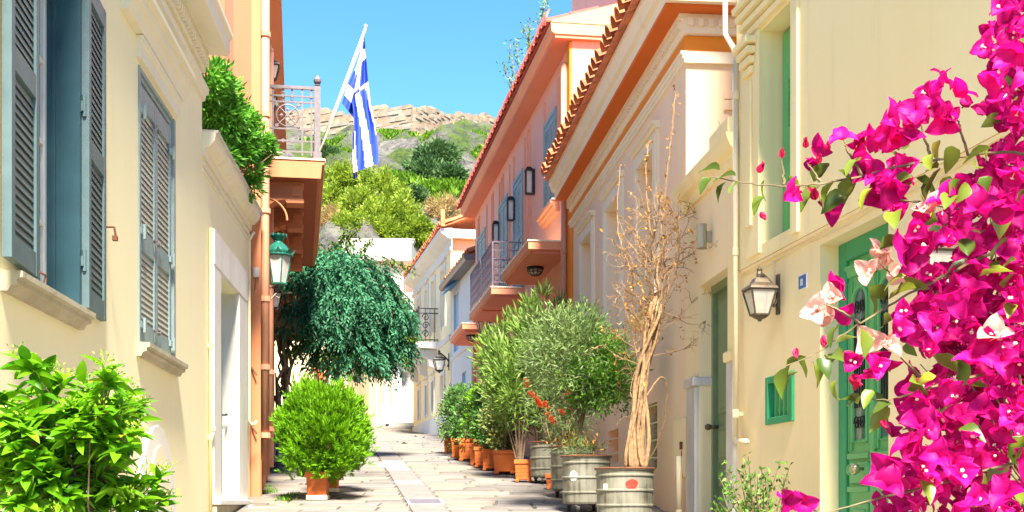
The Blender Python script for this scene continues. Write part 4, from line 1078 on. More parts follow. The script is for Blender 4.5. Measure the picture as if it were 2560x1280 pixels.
# upright leaf-shaped eave tiles
am = MB(); n = 8; vs = []
for (y, k) in ((0.03, 1.0), (0.0, 1.0)):
    for i in range(n+1):
        t = i/n; h_ = 0.30*t; w_ = 0.10*math.sin(math.pi*min(1, 0.28+0.72*t))**0.8
        vs.append((-w_, y-0.10*t*t, h_)); vs.append((w_, y-0.10*t*t, h_))
m_ = 2*(n+1); fs = []
for i in range(n):
    a = 2*i
    fs += [(a+1, a, a+2, a+3), (m_+a, m_+a+1, m_+a+3, m_+a+2), (a, m_+a, m_+a+2, a+2), (m_+a+1, a+1, a+3, m_+a+3)]
am.add(vs, fs)
am.tube([(0, 0.035-0.1*t*t, 0.02+0.27*t) for t in np.linspace(0, 1, 6)], [0.03, 0.03, 0.026, 0.02, 0.013, 0.004], 6)
ame = am.mesh('antefix_tile', M['tile_red'])
cov = tile_mesh(0.10, 0.5, M['tile_red'])
N_ = 33
for k in range(N_):
    x = K0-0.05+(k+0.5)*(K1-K0+0.2)/N_
    piece('antefix_tile', ame, rf, (x, 0.42, ze+0.25), (R.uniform(-.05,.05), R.uniform(-.04,.04), R.uniform(-.05,.05)))
    for row in range(2): piece('roof_tile', cov, rf, (x, 0.40-0.40*row, ze+0.29+0.40*row*math.tan(sl)), (-sl, 0, 0))
    x2 = x+(K1-K0+0.2)/N_/2
    piece('roof_tile', cov, rf, (x2, 0.46, ze+0.24), (-sl, 0, 0), (1.15, 0.5, 0.6))
# stepped balconies
def kbalcony(Y0, Y1, rail=True, d=0.66):
    z = 4.35+E
    a, c = KF.sY(Y0), KF.sY(Y1)
    q = MB(); q.box(a, c, 0.0, d, z-0.13, z); o = q.build('balcony', M['pink_trim'], kh)
    q = MB(); q.box(a+0.07, c-0.07, 0.0, d-0.07, z-0.19, z-0.13); q.build('balcony_soffit', M['pink_soffit'], o)
    q = MB(); q.box(a-0.015, c+0.015, 0.0, d+0.015, z, z+0.025); q.build('balcony_edge', M['peach_trim'], o)
    if not rail: return o
    zz = z+0.025; H = 0.9
    q = MB()
    for x in (a+0.03, c-0.03): q.box(x-0.015, x+0.015, d-0.045, d-0.015, zz, zz+H)
    q.box(a+0.02, a+0.045, 0, d-0.045, zz+H-0.02, zz+H+0.01); q.box(c-0.045, c-0.02, 0, d-0.045, zz+H-0.02, zz+H+0.01); q.box(a+0.045, c-0.045, d-0.045, d-0.015, zz+H-0.02, zz+H+0.01)
    for hz in (0.08, 0.55, 0.72): q.box(a+0.024, a+0.04, 0, d-0.045, zz+hz, zz+hz+0.018); q.box(a+0.045, c-0.045, d-0.038, d-0.022, zz+hz, zz+hz+0.018)
    q.build('railing', M['iron_lilac'], o)
    q = MB()
    for x in np.arange(0.10, d-0.1, 0.13):
        q.box(a+0.025, a+0.039, x, x+0.014, zz+0.08, zz+H-0.02)
        for cz in (0.18, 0.34, 0.47): q.tube([(a+0.032, x+0.065+0.05*(1-k/14)*math.cos(k*0.7), zz+cz+0.06*(1-k/14)*math.sin(k*0.7)) for k in range(12)], 0.008, 4)
    for x in np.arange(a+0.15, c-0.1, 0.16):
        q.box(x, x+0.014, d-0.037, d-0.023, zz+0.08, zz+H-0.02)
        for cz in (0.18, 0.34, 0.47): q.tube([(x+0.085+0.06*(1-k/14)*math.cos(k*0.7), d-0.03, zz+cz+0.065*(1-k/14)*math.sin(k*0.7)) for k in range(12)], 0.009, 4)
    q.build('railing_scrollwork', M['iron_lilac'], o)
    return o
kbalcony(21.2, 24.3, rail=False)
kbalcony(25.7, 27.45); kbalcony(27.5, 29.4)
kbalcony(30.8, 33.6, rail=False)
pipe('downpipe', KF, KF.s(1192), 0.06, gz(33), 4.1+E, 0.045, M['pink_soffit'], 'dark red downpipe at the far end of the pink house', bands=(4.2,))
pipe('downpipe', KF, KF.sY(20.95)+0.12, 0.09, 1.0, KT-0.3, 0.05, M['salmon_pipe'], 'orange downpipe in the corner between peach house and pink house', bands=(3.0, 5.5))

# ------------------------------------------------------------------ lamps on the walls
def coach_lamp(fr, s, d, z, label, sc_=1.0, mat='bronze', tall=False, arm='over', bulb='amber_bulb', cat='wall lamp', group=None):
    """four-sided glazed lantern on a wall arm; (s, d, z) is the middle of its glass"""
    o = empty('wall_lantern', (fr.P.x, fr.P.y, 0), fr.rz, label, cat, group)
    m = M[mat]; rt, rb, h = 0.095*sc_, 0.055*sc_, 0.17*sc_
    rot = math.pi/4
    b = MB()
    for k in range(4):
        a = rot+k*math.pi/2; ca, sa = math.cos(a), math.sin(a)
        b.tube([(s+rb*1.41*ca, d+rb*1.41*sa, z-h/2), (s+rt*1.41*ca, d+rt*1.41*sa, z+h/2)], 0.008*sc_, 5)
    b.lathe([(rb*1.5, -0.012*sc_), (rb*1.5, 0.0)], (s, d, z-h/2), 4, rot=rot)
    b.lathe([(rt*1.45, 0), (rt*1.5, 0.012*sc_)], (s, d, z+h/2), 4, rot=rot); fm = b.build('lantern_frame', m, o)
    b = MB(); b.lathe([(rb*1.38, -h/2), (rt*1.38, h/2)], (s, d, z), 4, cap=False, rot=rot); b.build('lantern_glass', M['lamp_glass'], o)
    b = MB(); b.lathe([(rt*1.62, 0), (rt*1.5, 0.018*sc_), (rt*0.9, 0.05*sc_), (rt*0.62, 0.085*sc_), (rt*0.40, 0.09*sc_)], (s, d, z+h/2+0.012*sc_), 4, rot=rot); b.lathe([(0.022*sc_, 0.08*sc_), (0.026*sc_, 0.13*sc_), (0.02*sc_, 0.15*sc_), (0.024*sc_, 0.165*sc_), (0.004, 0.19*sc_)], (s, d, z+h/2), 8); b.build('lantern_roof', m, o)
    b = MB(); b.lathe([(0.012*sc_, -0.055*sc_), (0.02*sc_, -0.04*sc_), (0.045*sc_, -0.03*sc_), (rb*1.3, -0.012*sc_)], (s, d, z-h/2), 8); b.build('lantern_base', m, o)
    b = MB(); b.lathe([(0.018*sc_, -0.07*sc_), (0.03*sc_, -0.03*sc_), (0.034*sc_, 0.01*sc_), (0.02*sc_, 0.045*sc_)], (s, d, z), 10); b.build('bulb', M[bulb], o, smooth=True)
    b = MB()
    if arm == 'over':
        zt = z+h/2+0.13*sc_
        b.tube([(s, d, zt)] + [(s, d*(0.5+0.5*math.cos(a)), zt+0.0+0.03*sc_*math.sin(a)-(0.16*sc_)*(1-math.cos(a))/2) for a in np.linspace(0, math.pi, 9)][1:] + [(s, 0.03, zt-0.22*sc_), (s, 0.05, zt-0.24*sc_)], 0.013*sc_, 6)
        b.box(s-0.025*sc_, s+0.025*sc_, 0, 0.018, zt-0.30*sc_, zt-0.0)
    else:
        zt = z-h/2-0.05*sc_
        b.tube([(s, d, zt+0.02*sc_), (s, d, zt-0.02*sc_), (s, 0.0, zt-0.02*sc_)], 0.010*sc_, 6)
        b.tube([(s, 0.0, zt-0.20*sc_)] + [(s, d*k/10, zt-0.20*sc_+0.16*sc_*(k/10)**1.8) for k in range(1, 10)], 0.008*sc_, 5)
        b.box(s-0.02*sc_, s+0.02*sc_, 0, 0.015, zt-0.24*sc_, zt+0.04*sc_)
    b.build('wall_arm', m, o)
    return o
s_, z_ = CF.at(1899, 757, 0.16)
coach_lamp(CF, s_, 0.16, z_, 'bronze coach lantern on the cream wall between olive door and house number', 1.05)
s_, z_ = CF.at(2338, 675, 0.17)
coach_lamp(CF, s_, 0.17, z_, 'bronze coach lantern right of the green door, behind the bougainvillea', 1.05, bulb='bulb')
# tall black box lanterns on the pink house
for (px, py0, py1, lab) in ((1322, 417, 486, 'tall black box lantern on the pink wall by the shuttered window over the first balcony'), (1276, 491, 552, 'tall black box lantern between the two middle shuttered windows of the pink house'), (1239, 552, 608, 'tall black box lantern on the pink wall above the railed balcony')):
    d_ = 0.11; s_, z1_ = KF.at(px, py0, d_); z0_ = KF.at(px, py1, d_)[1]
    o = empty('box_lantern', (KF.P.x, KF.P.y, 0), KF.rz, lab, 'wall lamp', 'black box lanterns on the pink house')
    q = MB()
    for x in (-0.07, 0.05):
        for y in (d_-0.07, d_+0.05): q.box(s_+x, s_+x+0.02, y, y+0.02, z0_+0.02, z1_-0.09)
    q.box(s_-0.07, s_+0.07, d_-0.07, d_+0.07, z0_, z0_+0.02); q.box(s_-0.07, s_+0.07, d_-0.11, d_-0.07, z0_, z1_-0.05); q.build('lantern_frame', M['iron'], o)
    q = MB(); q.lathe([(0.115, 0), (0.115, 0.02), (0.06, 0.08), (0.03, 0.09)], (s_, d_, z1_-0.09), 4, rot=math.pi/4); q.build('lantern_roof', M['iron'], o)
    q = MB(); q.box(s_-0.055, s_+0.055, d_-0.06, d_+0.055, z0_+0.02, z1_-0.09); q.build('lantern_glass', M['lamp_glass'], o)
# bulkhead lamps under balconies
for (px, py, lab) in ((1338, 676, 'round black caged lamp under the first pink balcony'), (1180, 846, 'round black caged lamp under the farthest pink balcony')):
    z = 4.35+E-0.19; Yb = (z-E)*F/(HY-py+8); X = (px-CX)/F*Yb
    o = empty('caged_lamp', (X, Yb, z), 0, lab, 'ceiling lamp', 'caged lamps under the pink balconies')
    q = MB(); q.lathe([(0.15, 0.0), (0.15, -0.035), (0.13, -0.04)], (0,0,0), 18); q.build('rim', M['iron'], o)
    q = MB(); q.lathe([(0.12, -0.04), (0.115, -0.09), (0.08, -0.125), (0.02, -0.14)], (0,0,0), 16); q.build('lamp_glass', M['lamp_glass'], o, smooth=True)
    q = MB()
    for k in range(5):
        a = math.pi*k/5; q.tube([(0.135*math.cos(t)*math.cos(a), 0.135*math.cos(t)*math.sin(a), -0.04-0.115*math.sin(t)) for t in np.linspace(0, math.pi, 11)], 0.007, 4)
    q.tube([(0.125*math.cos(t), 0.125*math.sin(t), -0.09) for t in np.linspace(0, 2*math.pi, 17)], 0.007, 4); q.build('cage', M['iron'], o)
s_ = KF.s(1247); zL = KF.at(1247, 835)[1]
coach_lamp(KF, s_, 0.36, zL+0.17, 'clear glass lantern on an iron bracket under the middle pink balcony', 1.5, 'iron', arm='under', bulb='bulb')
# big green street lantern on the salmon house
Yl = 16.15; lo = Vector(((696-CX)/F*Yl, Yl, 0)) - SF.P
ls_, ld_ = lo.dot(SF.u), lo.dot(SF.n)
zt = (HY-588)/F*Yl+E; zb_ = (HY-712)/F*Yl+E
o = empty('street_lantern', (SF.P.x, SF.P.y, 0), SF.rz, 'large green crowned street lantern with globe bulb on the salmon house corner', 'street lamp')
H = zt-zb_; rT, rB = 0.165, 0.098; zg0, zg1 = zb_+0.02, zb_+H*0.56
b = MB(); n = 6
for k in range(n):
    a = 2*math.pi*k/n+0.3; b.tube([(ls_+rB*math.cos(a), ld_+rB*math.sin(a), zg0), (ls_+rT*math.cos(a), ld_+rT*math.sin(a), zg1)], 0.009, 5)
b.lathe([(rB+0.012, -0.02), (rB+0.012, 0.0)], (ls_, ld_, zg0), n, rot=0.3); b.lathe([(rT+0.01, 0), (rT+0.022, 0.012), (rT+0.018, 0.035)], (ls_, ld_, zg1), 18); b.build('lantern_frame', M['lamp_green'], o)
b = MB(); b.lathe([(rB-0.003, zg0), (rT-0.003, zg1)], (ls_, ld_, 0), n, cap=False, rot=0.3); b.build('lantern_glass', M['lamp_glass'], o)
b = MB(); hz = zg1+0.035
b.lathe([(rT*0.98, 0), (rT*0.86, 0.05), (rT*0.66, 0.10), (rT*0.42, 0.135), (rT*0.34, 0.15), (rT*0.34, 0.175), (rT*0.42, 0.18), (rT*0.62, H*0.44-0.045), (rT*0.66, H*0.44-0.04), (rT*0.60, H*0.44-0.035)], (ls_, ld_, hz), 20); b.build('lantern_dome', M['lamp_green'], o, smooth=True)
for k in range(8):
    a = 2*math.pi*k/8; b = MB(); r_ = rT+0.02
    P_ = lambda da, z, rr=r_: (ls_+rr*math.cos(a+da), ld_+rr*math.sin(a+da), zg1+z)
    b.add([P_(-0.26,0.02), P_(0.26,0.02), P_(0.16,0.055,r_+0.012), P_(0,0.10,r_+0.03), P_(-0.16,0.055,r_+0.012), P_(0,0.05,r_-0.02)], [(0,1,2,3,4),(1,0,5),(2,1,5),(3,2,5),(4,3,5),(0,4,5)]); b.build('crest_leaf', M['lamp_green'], o)
b = MB()
for k in range(10):
    a = 2*math.pi*k/10; b.box(ls_+0.105*math.cos(a)-0.008, ls_+0.105*math.cos(a)+0.008, ld_+0.105*math.sin(a)-0.008, ld_+0.105*math.sin(a)+0.008, zt-0.02, zt+0.01)
b.build('crown', M['lamp_green'], o)
b = MB(); b.lathe([(0.03,-0.12),(0.03,-0.04),(0.06,-0.02),(0.072,0.03),(0.055,0.08),(0.02,0.10)], (ls_, ld_, zg0+0.16), 14); b.build('globe_bulb', M['bulb'], o, smooth=True)
b = MB(); b.tube([(ls_, ld_, zb_), (ls_, ld_, zb_-0.06), (ls_+0.03, -0.02, zb_+0.03)], 0.014, 6)
b.tube([(ls_, ld_+0.02, zb_-0.05), (ls_, ld_-0.02, zb_-0.10), (ls_+0.02, ld_*0.5, zb_-0.22), (ls_+0.03, 0.03, zb_-0.26), (ls_+0.03, -0.02, zb_-0.25)], 0.010, 6)
b.tube([(ls_+0.02, 0.10+0.05*math.cos(t), zb_-0.06+0.05*math.sin(t)) for t in np.linspace(0, 5, 14)], 0.007, 5)
b.tube([(ls_, ld_+0.05*math.cos(t), zb_-0.11+0.05*math.sin(t)) for t in np.linspace(0, 5, 14)], 0.007, 5); b.build('bracket', M['bronze'], o)
for (Yl, px, py, lab, arm_, k_) in ((18.3, 686, 752, 'small black lantern standing on a bracket below the green street lantern', 'under', 0.95), (19.6, 672, 727, 'small black lantern half hidden behind the large green street lantern', 'under', 0.95), (18.6, 680, 182, 'small black lantern hanging above the carved balcony', 'over', 0.9), (19.9, 676, 262, 'small black lantern behind the balcony railing', 'over', 0.9)):
    lo = Vector(((px-CX)/F*Yl, Yl, 0)) - SF.P
    coach_lamp(SF, lo.dot(SF.u), lo.dot(SF.n), (HY-py)/F*Yl+E, lab, k_*1.15, 'iron', arm=arm_, bulb='bulb')

# ------------------------------------------------------------------ flag
fg = empty('flag', (0,0,0), 0, 'blue and white striped flag hanging from a slanted pole on the balcony', 'flag')
A_ = ray(793, 392, 17.2); B_ = ray(914, 70, 16.9)
fg.location = A_
rel = lambda v: v - A_
b = MB(); b.tube([rel(A_), rel(B_)], [0.020, 0.015], 10); b.lathe([(0.01,0),(0.026,0.02),(0.02,0.04),(0.005,0.05)], rel(B_), 8); b.build('pole', M['flag_white'], fg, smooth=True)
b = MB(); b.tube([rel(ray(800, 375, 17.15)), rel(ray(906, 96, 16.88))], 0.004, 4); b.tube([rel(ray(808, 360, 17.12)), rel(ray(909, 100, 16.86))], 0.004, 4); b.build('halyard', M['cream_pipe'], fg)
# cloth built as a grid between the hoist (top, along the pole) and the hanging fly
def cloth(px_rows, name, colour):
    """px_rows: list of (left px, right px, py, depth shift); colour(u, v) -> blue or white"""
    nu, nv = 24, 44
    pr = np.array(px_rows, float); t = np.linspace(0, 1, len(pr)); vv = np.linspace(0, 1, nv+1)
    cols = [np.interp(vv, t, pr[:, k]) for k in range(pr.shape[1])]
    b = MB(); vs = []
    for j in range(nv+1):
        for i in range(nu+1):
            u = i/nu
            px = cols[0][j]*(1-u)+cols[1][j]*u; py = cols[2][j]+(cols[3][j]-cols[2][j])*u
            fold = 0.05*math.sin(u*9+1.2*vv[j])*min(1, vv[j]*3+0.2)+0.03*math.sin(u*17+vv[j]*3)
            vs.append(rel(ray(px, py, 16.9+cols[4][j]+fold)))
    for j in range(nv):
        for i in range(nu):
            u, v_ = (i+0.5)/nu, (j+0.5)/nv
            b.use(M['flag_blue'] if colour(u, v_) else M['flag_white'])
            k = j*(nu+1)+i
            b.add([vs[k], vs[k+1], vs[k+nu+2], vs[k+nu+1]], [(3,2,1,0)])
    o = b.build(name, None, fg, smooth=True)
    me = o.data
    import bmesh
    bm = bmesh.new(); bm.from_mesh(me); bmesh.ops.remove_doubles(bm, verts=bm.verts, dist=1e-5); bm.to_mesh(me); bm.free()
    return o
def main_col(u, v):
    w = u*0.9 - (v-0.42)*0.42
    if v < 0.36:                                            # the cross quarter, seen folded
        return (u > 0.45 and v < 0.10) or (u > 0.5 and 0.19 < v < 0.33) or (u < 0.45 and v > 0.33)
    return int(math.floor(w*3.6+0.3)) % 2 == 0
cloth([(908,911,92,96,0), (893,915,160,140,0), (878,920,235,200,0), (884,927,285,262,0), (886,938,330,312,0), (885,946,400,380,0), (883,946,432,408,0)], 'cloth', main_col)
cloth([(905,908,105,105,0.07), (893,903,160,165,0.07), (868,897,215,245,0.07), (855,888,258,300,0.07)], 'cloth_fold', lambda u, v: int(v*5+0.8) % 2 == 1)
cloth([(882,892,330,340,0.10), (882,893,370,395,0.10), (882,893,420,445,0.10), (884,894,449,440,0.10)], 'cloth_fold', lambda u, v: v < 0.35 or v > 0.72)
# ------------------------------------------------------------------ further up: white and blue house
BF = Frame(667, 17714, 34.0, False)
bh = BF.root('white_house', 'white house with blue shutters and a grey gutter beyond the pink house', 'house')
B0, B1 = 0.0, BF.sY(38.4); BT = (HY-655)/F*34.2+E
bw = [(BF.s(1146), BF.s(1134), BF.at(1137, 880)[1], BF.at(1137, 735)[1]), (BF.s(1165), BF.s(1155), BF.at(1158, 1010)[1], BF.at(1158, 931)[1]), (BF.s(1186), BF.s(1179), BF.at(1182, 1010)[1], BF.at(1182, 903)[1]), (BF.s(1143), BF.s(1133), BF.at(1137, 1010)[1], BF.at(1137, 962)[1])]
b = MB(); wall_holes(b, B0, B1, 0, BT, 0.15, bw); shell(b, B0, B1, -6, 0, BT); b.build('wall', M['white_house'], bh)
for a, c, z0_, z1_ in bw:
    q = MB(); q.box(a, c, -0.15, -0.06, z0_, z1_); w_ = q.build('window', M['blue_paint'], bh)
    q = MB(); q.box((a+c)/2-0.02, (a+c)/2+0.02, -0.06, -0.04, z0_, z1_); q.build('mullion', M['pale_blue'], w_)
q = MB(); zb3 = BF.at(1137, 890)[1]; q.prof([(0, zb3-0.1), (0.05, zb3-0.08), (0.06, zb3), (0, zb3+0.02)], B0, B1); q.build('string_moulding', M['white_house'], bh)
q = MB(); a, c = bw[0][0], bw[0][1]; z_ = BF.at(1140, 728)[1]; q.prof([(0.0, z_+0.2), (0.35, z_-0.05), (0.35, z_-0.02), (0, z_+0.24)], a-0.3, c+0.2); q.build('awning', M['blue_paint'], bh)
q = MB(); q.box(a-0.9, a-0.5, 0, 0.05, z_+0.25, z_+0.75); q.build('notice_panel', M['white_enamel'], bh)
q = MB(); q.prof([(0.0, BT-0.05), (0.32, BT-0.08), (0.36, BT+0.0), (0.36, BT+0.08), (0.0, BT+0.10)], B0-0.4, B1+0.1); q.box(B0-0.42, B0-0.3, -3, 0.0, BT-0.05, BT+0.08); q.build('gutter', M['iron_grey'], bh)
tiled_roof(bh, B0-0.3, B1, BT+0.10, 0.22, 0.30, M['tile_orange'], depth=2.5, rows=2)

# ------------------------------------------------------------------ pale yellow house with iron balcony
YF = Frame(613, 19789, 38.5, False)
yh = YF.root('yellow_house', 'pale yellow two storey house with peach shutters and a small iron balcony', 'house')
Y0_, Y1_ = 0.0, YF.s(1034.5); YT = (HY-590)/F*38.5+E
up = [(YF.s(px+w), YF.s(px), YF.at(px, yb)[1], YF.at(px, yt)[1]) for px, w, yt, yb in ((1045.5, 5.5, 750, 835), (1064, 6.5, 728, 835), (1080.5, 7.5, 706, 832), (1104, 10, 680, 818))]
lo_ = [(YF.s(px+w), YF.s(px), YF.at(px, yb)[1], YF.at(px, yt)[1]) for px, w, yt, yb in ((1046.5, 4, 978, 1044), (1065, 4.5, 966, 1036), (1081, 5, 955, 1030), (1104, 7.5, 940, 1005))]
b = MB(); wall_holes(b, Y0_, Y1_, 1.0, YT, 0.2, up+lo_); shell(b, Y0_, Y1_, -8, 1.0, YT); b.build('wall', M['yellow_house'], yh)
for i, (a, c, z0_, z1_) in enumerate(up+lo_):
    q = MB(); q.box(a, c, -0.2, -0.12, z0_, z1_); w_ = q.build('window', M['peach'] if i < 4 or i == 7 else M['room_dark'], yh)
    q = MB(); q.box(a-0.14, a, 0, 0.04, z0_-0.1, z1_+0.14); q.box(c, c+0.14, 0, 0.04, z0_-0.1, z1_+0.14); q.box(a, c, 0, 0.04, z1_, z1_+0.14); q.box(a-0.2, c+0.2, 0, 0.08, z1_+0.22, z1_+0.30); q.build('window_surround', M['white_house'], yh)
    if 4 <= i < 7:
        for k in range(3):
            q = MB(); q.box(a, c, -0.05, -0.02, z0_+0.25+0.5*k, z0_+0.29+0.5*k); q.build('grille_bar', M['iron_grey'], w_)
q = MB(); q.prof([(0, YT-0.5), (0.06, YT-0.48), (0.08, YT-0.4), (0.02, YT-0.36), (0.02, YT-0.15), (0.14, YT-0.1), (0.30, YT), (0.36, YT+0.06), (0.36, YT+0.16), (0, YT+0.18)], Y0_-0.3, Y1_+0.1); q.box(Y0_-0.28, Y0_-0.1, -3, 0, YT-0.1, YT+0.16); q.build('cornice', M['white_house'], yh)
tiled_roof(yh, Y0_-0.35, Y1_+0.1, YT+0.19, 0.38, 0.26, M['tile_orange'], depth=4.0, rows=1)
for i_, (s__, d__) in enumerate(((Y0_-0.3, 0.3), (Y1_, 0.3))):
    q = MB(); q.profx([(s__-0.12, YT+0.2), (s__+0.12, YT+0.2), (s__+0.16, YT+0.4), (s__+0.06, YT+0.42), (s__+0.05, YT+0.66), (s__-0.04, YT+0.72), (s__-0.10, YT+0.5)], d__-0.06, d__+0.06); q.build('roof_finial', M['tile_orange'], yh)
zb4 = YF.at(1036, 912, 0.0)[1]
sA, sB = YF.s(1092), Y1_-0.05
q = MB(); q.prof([(0, zb4-0.16), (0.05, zb4-0.14), (0.07, zb4), (0, zb4+0.02)], Y0_, Y1_); q.build('string_moulding', M['white_house'], yh)
zb4 += 0.1
sA, sB = YF.sY(41.0), YF.sY(46.3)
q = MB(); q.prof([(0, zb4-0.22), (0.62, zb4-0.18), (0.68, zb4-0.1), (0.72, zb4-0.08), (0.72, zb4), (0, zb4)], sA, sB); bl = q.build('balcony', M['white_house'], yh)
for x in np.linspace(sA+0.4, sB-0.4, 3):
    q = MB(); q.prof([(0, zb4-0.22), (0.55, zb4-0.22), (0.55, zb4-0.4), (0.3, zb4-0.5), (0.25, zb4-0.75), (0, zb4-0.85)], x-0.14, x+0.14); q.build('console', M['white_house'], bl)
q = MB(); H = 1.05
for x in (sA+0.05, sB-0.05, (sA+sB)/2): q.box(x-0.03, x+0.03, 0.60, 0.66, zb4, zb4+H+0.08)
for hz in (0.05, 0.9, H): q.box(sA+0.05, sB-0.05, 0.615, 0.645, zb4+hz, zb4+hz+0.03); q.box(sA+0.03, sA+0.06, 0, 0.63, zb4+hz, zb4+hz+0.03)
for x in np.arange(sA+0.15, sB, 0.14): q.box(x-0.01, x+0.01, 0.62, 0.64, zb4, zb4+H)
for y in (0.12, 0.26, 0.40): q.box(sA+0.035, sA+0.055, y-0.01, y+0.01, zb4, zb4+H)
for cz, sg in ((0.25, 1), (0.52, -1), (0.78, 1)): q.tube([(sA+0.045, 0.40+sg*0.12*(1-k/18)*math.cos(k*0.6), zb4+cz+0.13*(1-k/18)*math.sin(k*0.6)) for k in range(16)], 0.016, 5)
q.build('railing', M['iron'], bl)
q = MB(); zp = gz(38.5)+0.5
q.prof([(0, 1.0), (0.05, 1.0), (0.05, gz(42)+0.55), (0, gz(42)+0.58)], Y0_, Y1_); q.build('plinth', M['white_house'], yh)
s_, z_ = YF.at(1098, 913, 0.3)
coach_lamp(YF, s_, 0.3, z_, 'small black lantern on the pale yellow house below its balcony', 1.7, 'iron', arm='over', bulb='bulb')

# ------------------------------------------------------------------ the house closing the street
def front(name, Y, px0, px1, label, cat='house'):
    """a house whose face looks straight down the street; x along the face, y is towards the camera"""
    xa = (px0-CX)/F*Y; xb = (px1-CX)/F*Y
    o = empty(name, (xb, Y, 0), math.pi, label, cat)
    return o, xb-xa, (lambda px: (px1-px)/F*Y), (lambda py: (HY-py)/F*Y+E)
fh, W_, fx, fz = front('corner_house', 51.0, 872, 1042, 'cream corner house with pale blue door surround at the top of the street')
dd0, dd1, dzt, dzb = fx(1032), fx(1005), fz(895), fz(1058)
b = MB(); wall_holes(b, 0, W_, 2.0, fz(788), 0.25, [(dd0, dd1, dzb, dzt), (fx(973), fx(958), fz(1040), fz(925)), (fx(914), fx(903), fz(1060), fz(945))]); shell(b, 0, W_, -8, 2.0, fz(788)); b.build('wall', M['corner_cream'], fh)
q = MB(); q.box(dd0, dd1, -0.25, -0.18, dzb, dzt); dr = q.build('door', M['white_wood'], fh)
for z0_, z1_ in ((fz(926), fz(902)), (fz(962), fz(938)), (fz(993), fz(971)), (fz(1026), fz(1003))):
    x0, x1 = fx(1027), fx(1013)
    q = MB(); q.box(x0, x1, -0.18, -0.165, z0_, z1_); q.build('pane', M['grey_plastic'], dr)
    q = MB(); q.tube([(x0, -0.16, z0_), (x1, -0.16, z1_)], 0.014, 4); q.tube([(x0, -0.16, z1_), (x1, -0.16, z0_)], 0.014, 4); q.build('glazing_cross', M['white_wood'], dr)
q = MB(); q.box(dd1, fx(989), -0.1, 0.10, dzb-0.1, fz(893)); q.build('door_surround', M['pale_blue'], fh); q = MB(); q.box(fx(999), fx(996), 0.1, 0.16, dzb-0.1, fz(893)); q.build('door_surround', M['pale_blue'], fh)
q = MB(); q.prof([(0, fz(900)), (0.3, fz(898)), (0.4, fz(890)), (0.4, fz(886)), (0, fz(882))], 0, fx(985)); q.build('cornice', M['corner_white'], fh)
q = MB(); q.box(0, fx(975), 0, 0.9, 2.0, fz(1068)); q.build('step', M['corner_white'], fh, bevel=0.02)
q = MB(); q.box(0, fx(982), 0, 0.5, fz(1068)+0.001, dzb); q.build('step', M['corner_white'], fh, bevel=0.02)
for px in (983, 962, 943, 925):
    q = MB(); q.box(fx(px+2), fx(px-2), 0, 0.1, 2.0, fz(885)); q.build('pilaster', M['corner_white'], fh)
q = MB(); q.box(fx(988), fx(950), 0, 0.06, 2.0, fz(1010)); q.build('plinth', M['corner_white'], fh)
q = MB(); q.box(fx(973), fx(963), 0.06, 0.09, fz(1066), fz(1060)); q.build('vent', M['iron'], fh)
for a_, c_, z0_, z1_ in ((fx(973), fx(958), fz(1040), fz(925)), (fx(914), fx(903), fz(1060), fz(945))):
    q = MB(); q.box(a_, c_, -0.25, -0.2, z0_, z1_); q.build('window', M['blind_white'], fh)
# upper block, brown timber rail
q = MB(); q.box(-1.0, fx(1006), -0.4, 0.5, fz(800), fz(736)); q.build('upper_parapet', M['corner_white'], fh)
q = MB(); q.box(-1.0, fx(985), -6, -0.4, fz(788), fz(742)); q.build('upper_block', M['pale_peach'], fh)
for k in range(9):
    q = MB(); x = -0.3+0.09*k; q.box(x, x+0.06, 0.42, 0.46, fz(736), fz(716)); q.build('timber_slat', M['wood_brown'], fh)
q = MB(); q.box(-0.4, 0.5, 0.41, 0.47, fz(716), fz(713)); q.build('timber_rail', M['wood_brown'], fh)
s_ = fx(1014)
class _F: pass
ff = _F(); ff.P = Vector((fh.location.x, fh.location.y, 0)); ff.rz = math.pi
coach_lamp(ff, fx(1016), 0.5, fz(884), 'glass lantern hanging by the corner house at the edge of the climber', 2.6, 'iron', arm='over', bulb='bulb')
# planter wall climber of the corner house
wh, W2, wx, wz = front('terrace_house', 66.0, 850, 1020, 'white flat roofed house with a chimney below the hill', 'house')
b = MB(); b.box(0, W2, -10, 0, 2, wz(656)); b.build('wall', M['pale_peach'], wh)
b = MB(); b.box(-0.2, W2, -10, 0.5, wz(656), wz(603)); b.build('roof_parapet', M['corner_white'], wh)
b = MB(); b.box(-0.2, W2, -0.2, 0.52, wz(603), wz(601)); b.build('parapet_edge', M['pale_peach'], wh)
b = MB(); b.box(wx(1011), wx(1004), 0.02, 0.06, wz(745), wz(690)); b.build('window', M['white_enamel'], wh)
b = MB(); x0, x1 = wx(1023), wx(1002); b.box(x0, x1, -3, -2.4, wz(603), wz(583)); b.box(x0-0.05, x0+0.1, -3, -2.4, wz(583), wz(576)); b.box(x1-0.1, x1+0.05, -3, -2.4, wz(583), wz(576)); b.box(x0-0.1, x1+0.1, -3.05, -2.35, wz(576), wz(573)); b.build('chimney', M['corner_white'], wh)
wa, W3, ax_, az_ = front('salmon_block', 62.0, 985, 1085, 'pale peach house stepping up behind the yellow house', 'house')
b = MB(); b.box(0, W3, -8, 0, 2, az_(690)); b.build('wall', M['pale_peach'], wa)
TF = Frame(420, (1110-420)*52.0, 52.0, False)
th_ = TF.root('terrace_block', 'white terrace building with tall glass parapets above the yellow house roof', 'house')
b = MB(); s1_ = TF.s(985); b.box(0, s1_, -6, 0, 2, (HY-640)/F*60+E-2.6); b.build('wall', M['pale_peach'], th_)
zz0 = (HY-640)/F*60+E-2.6
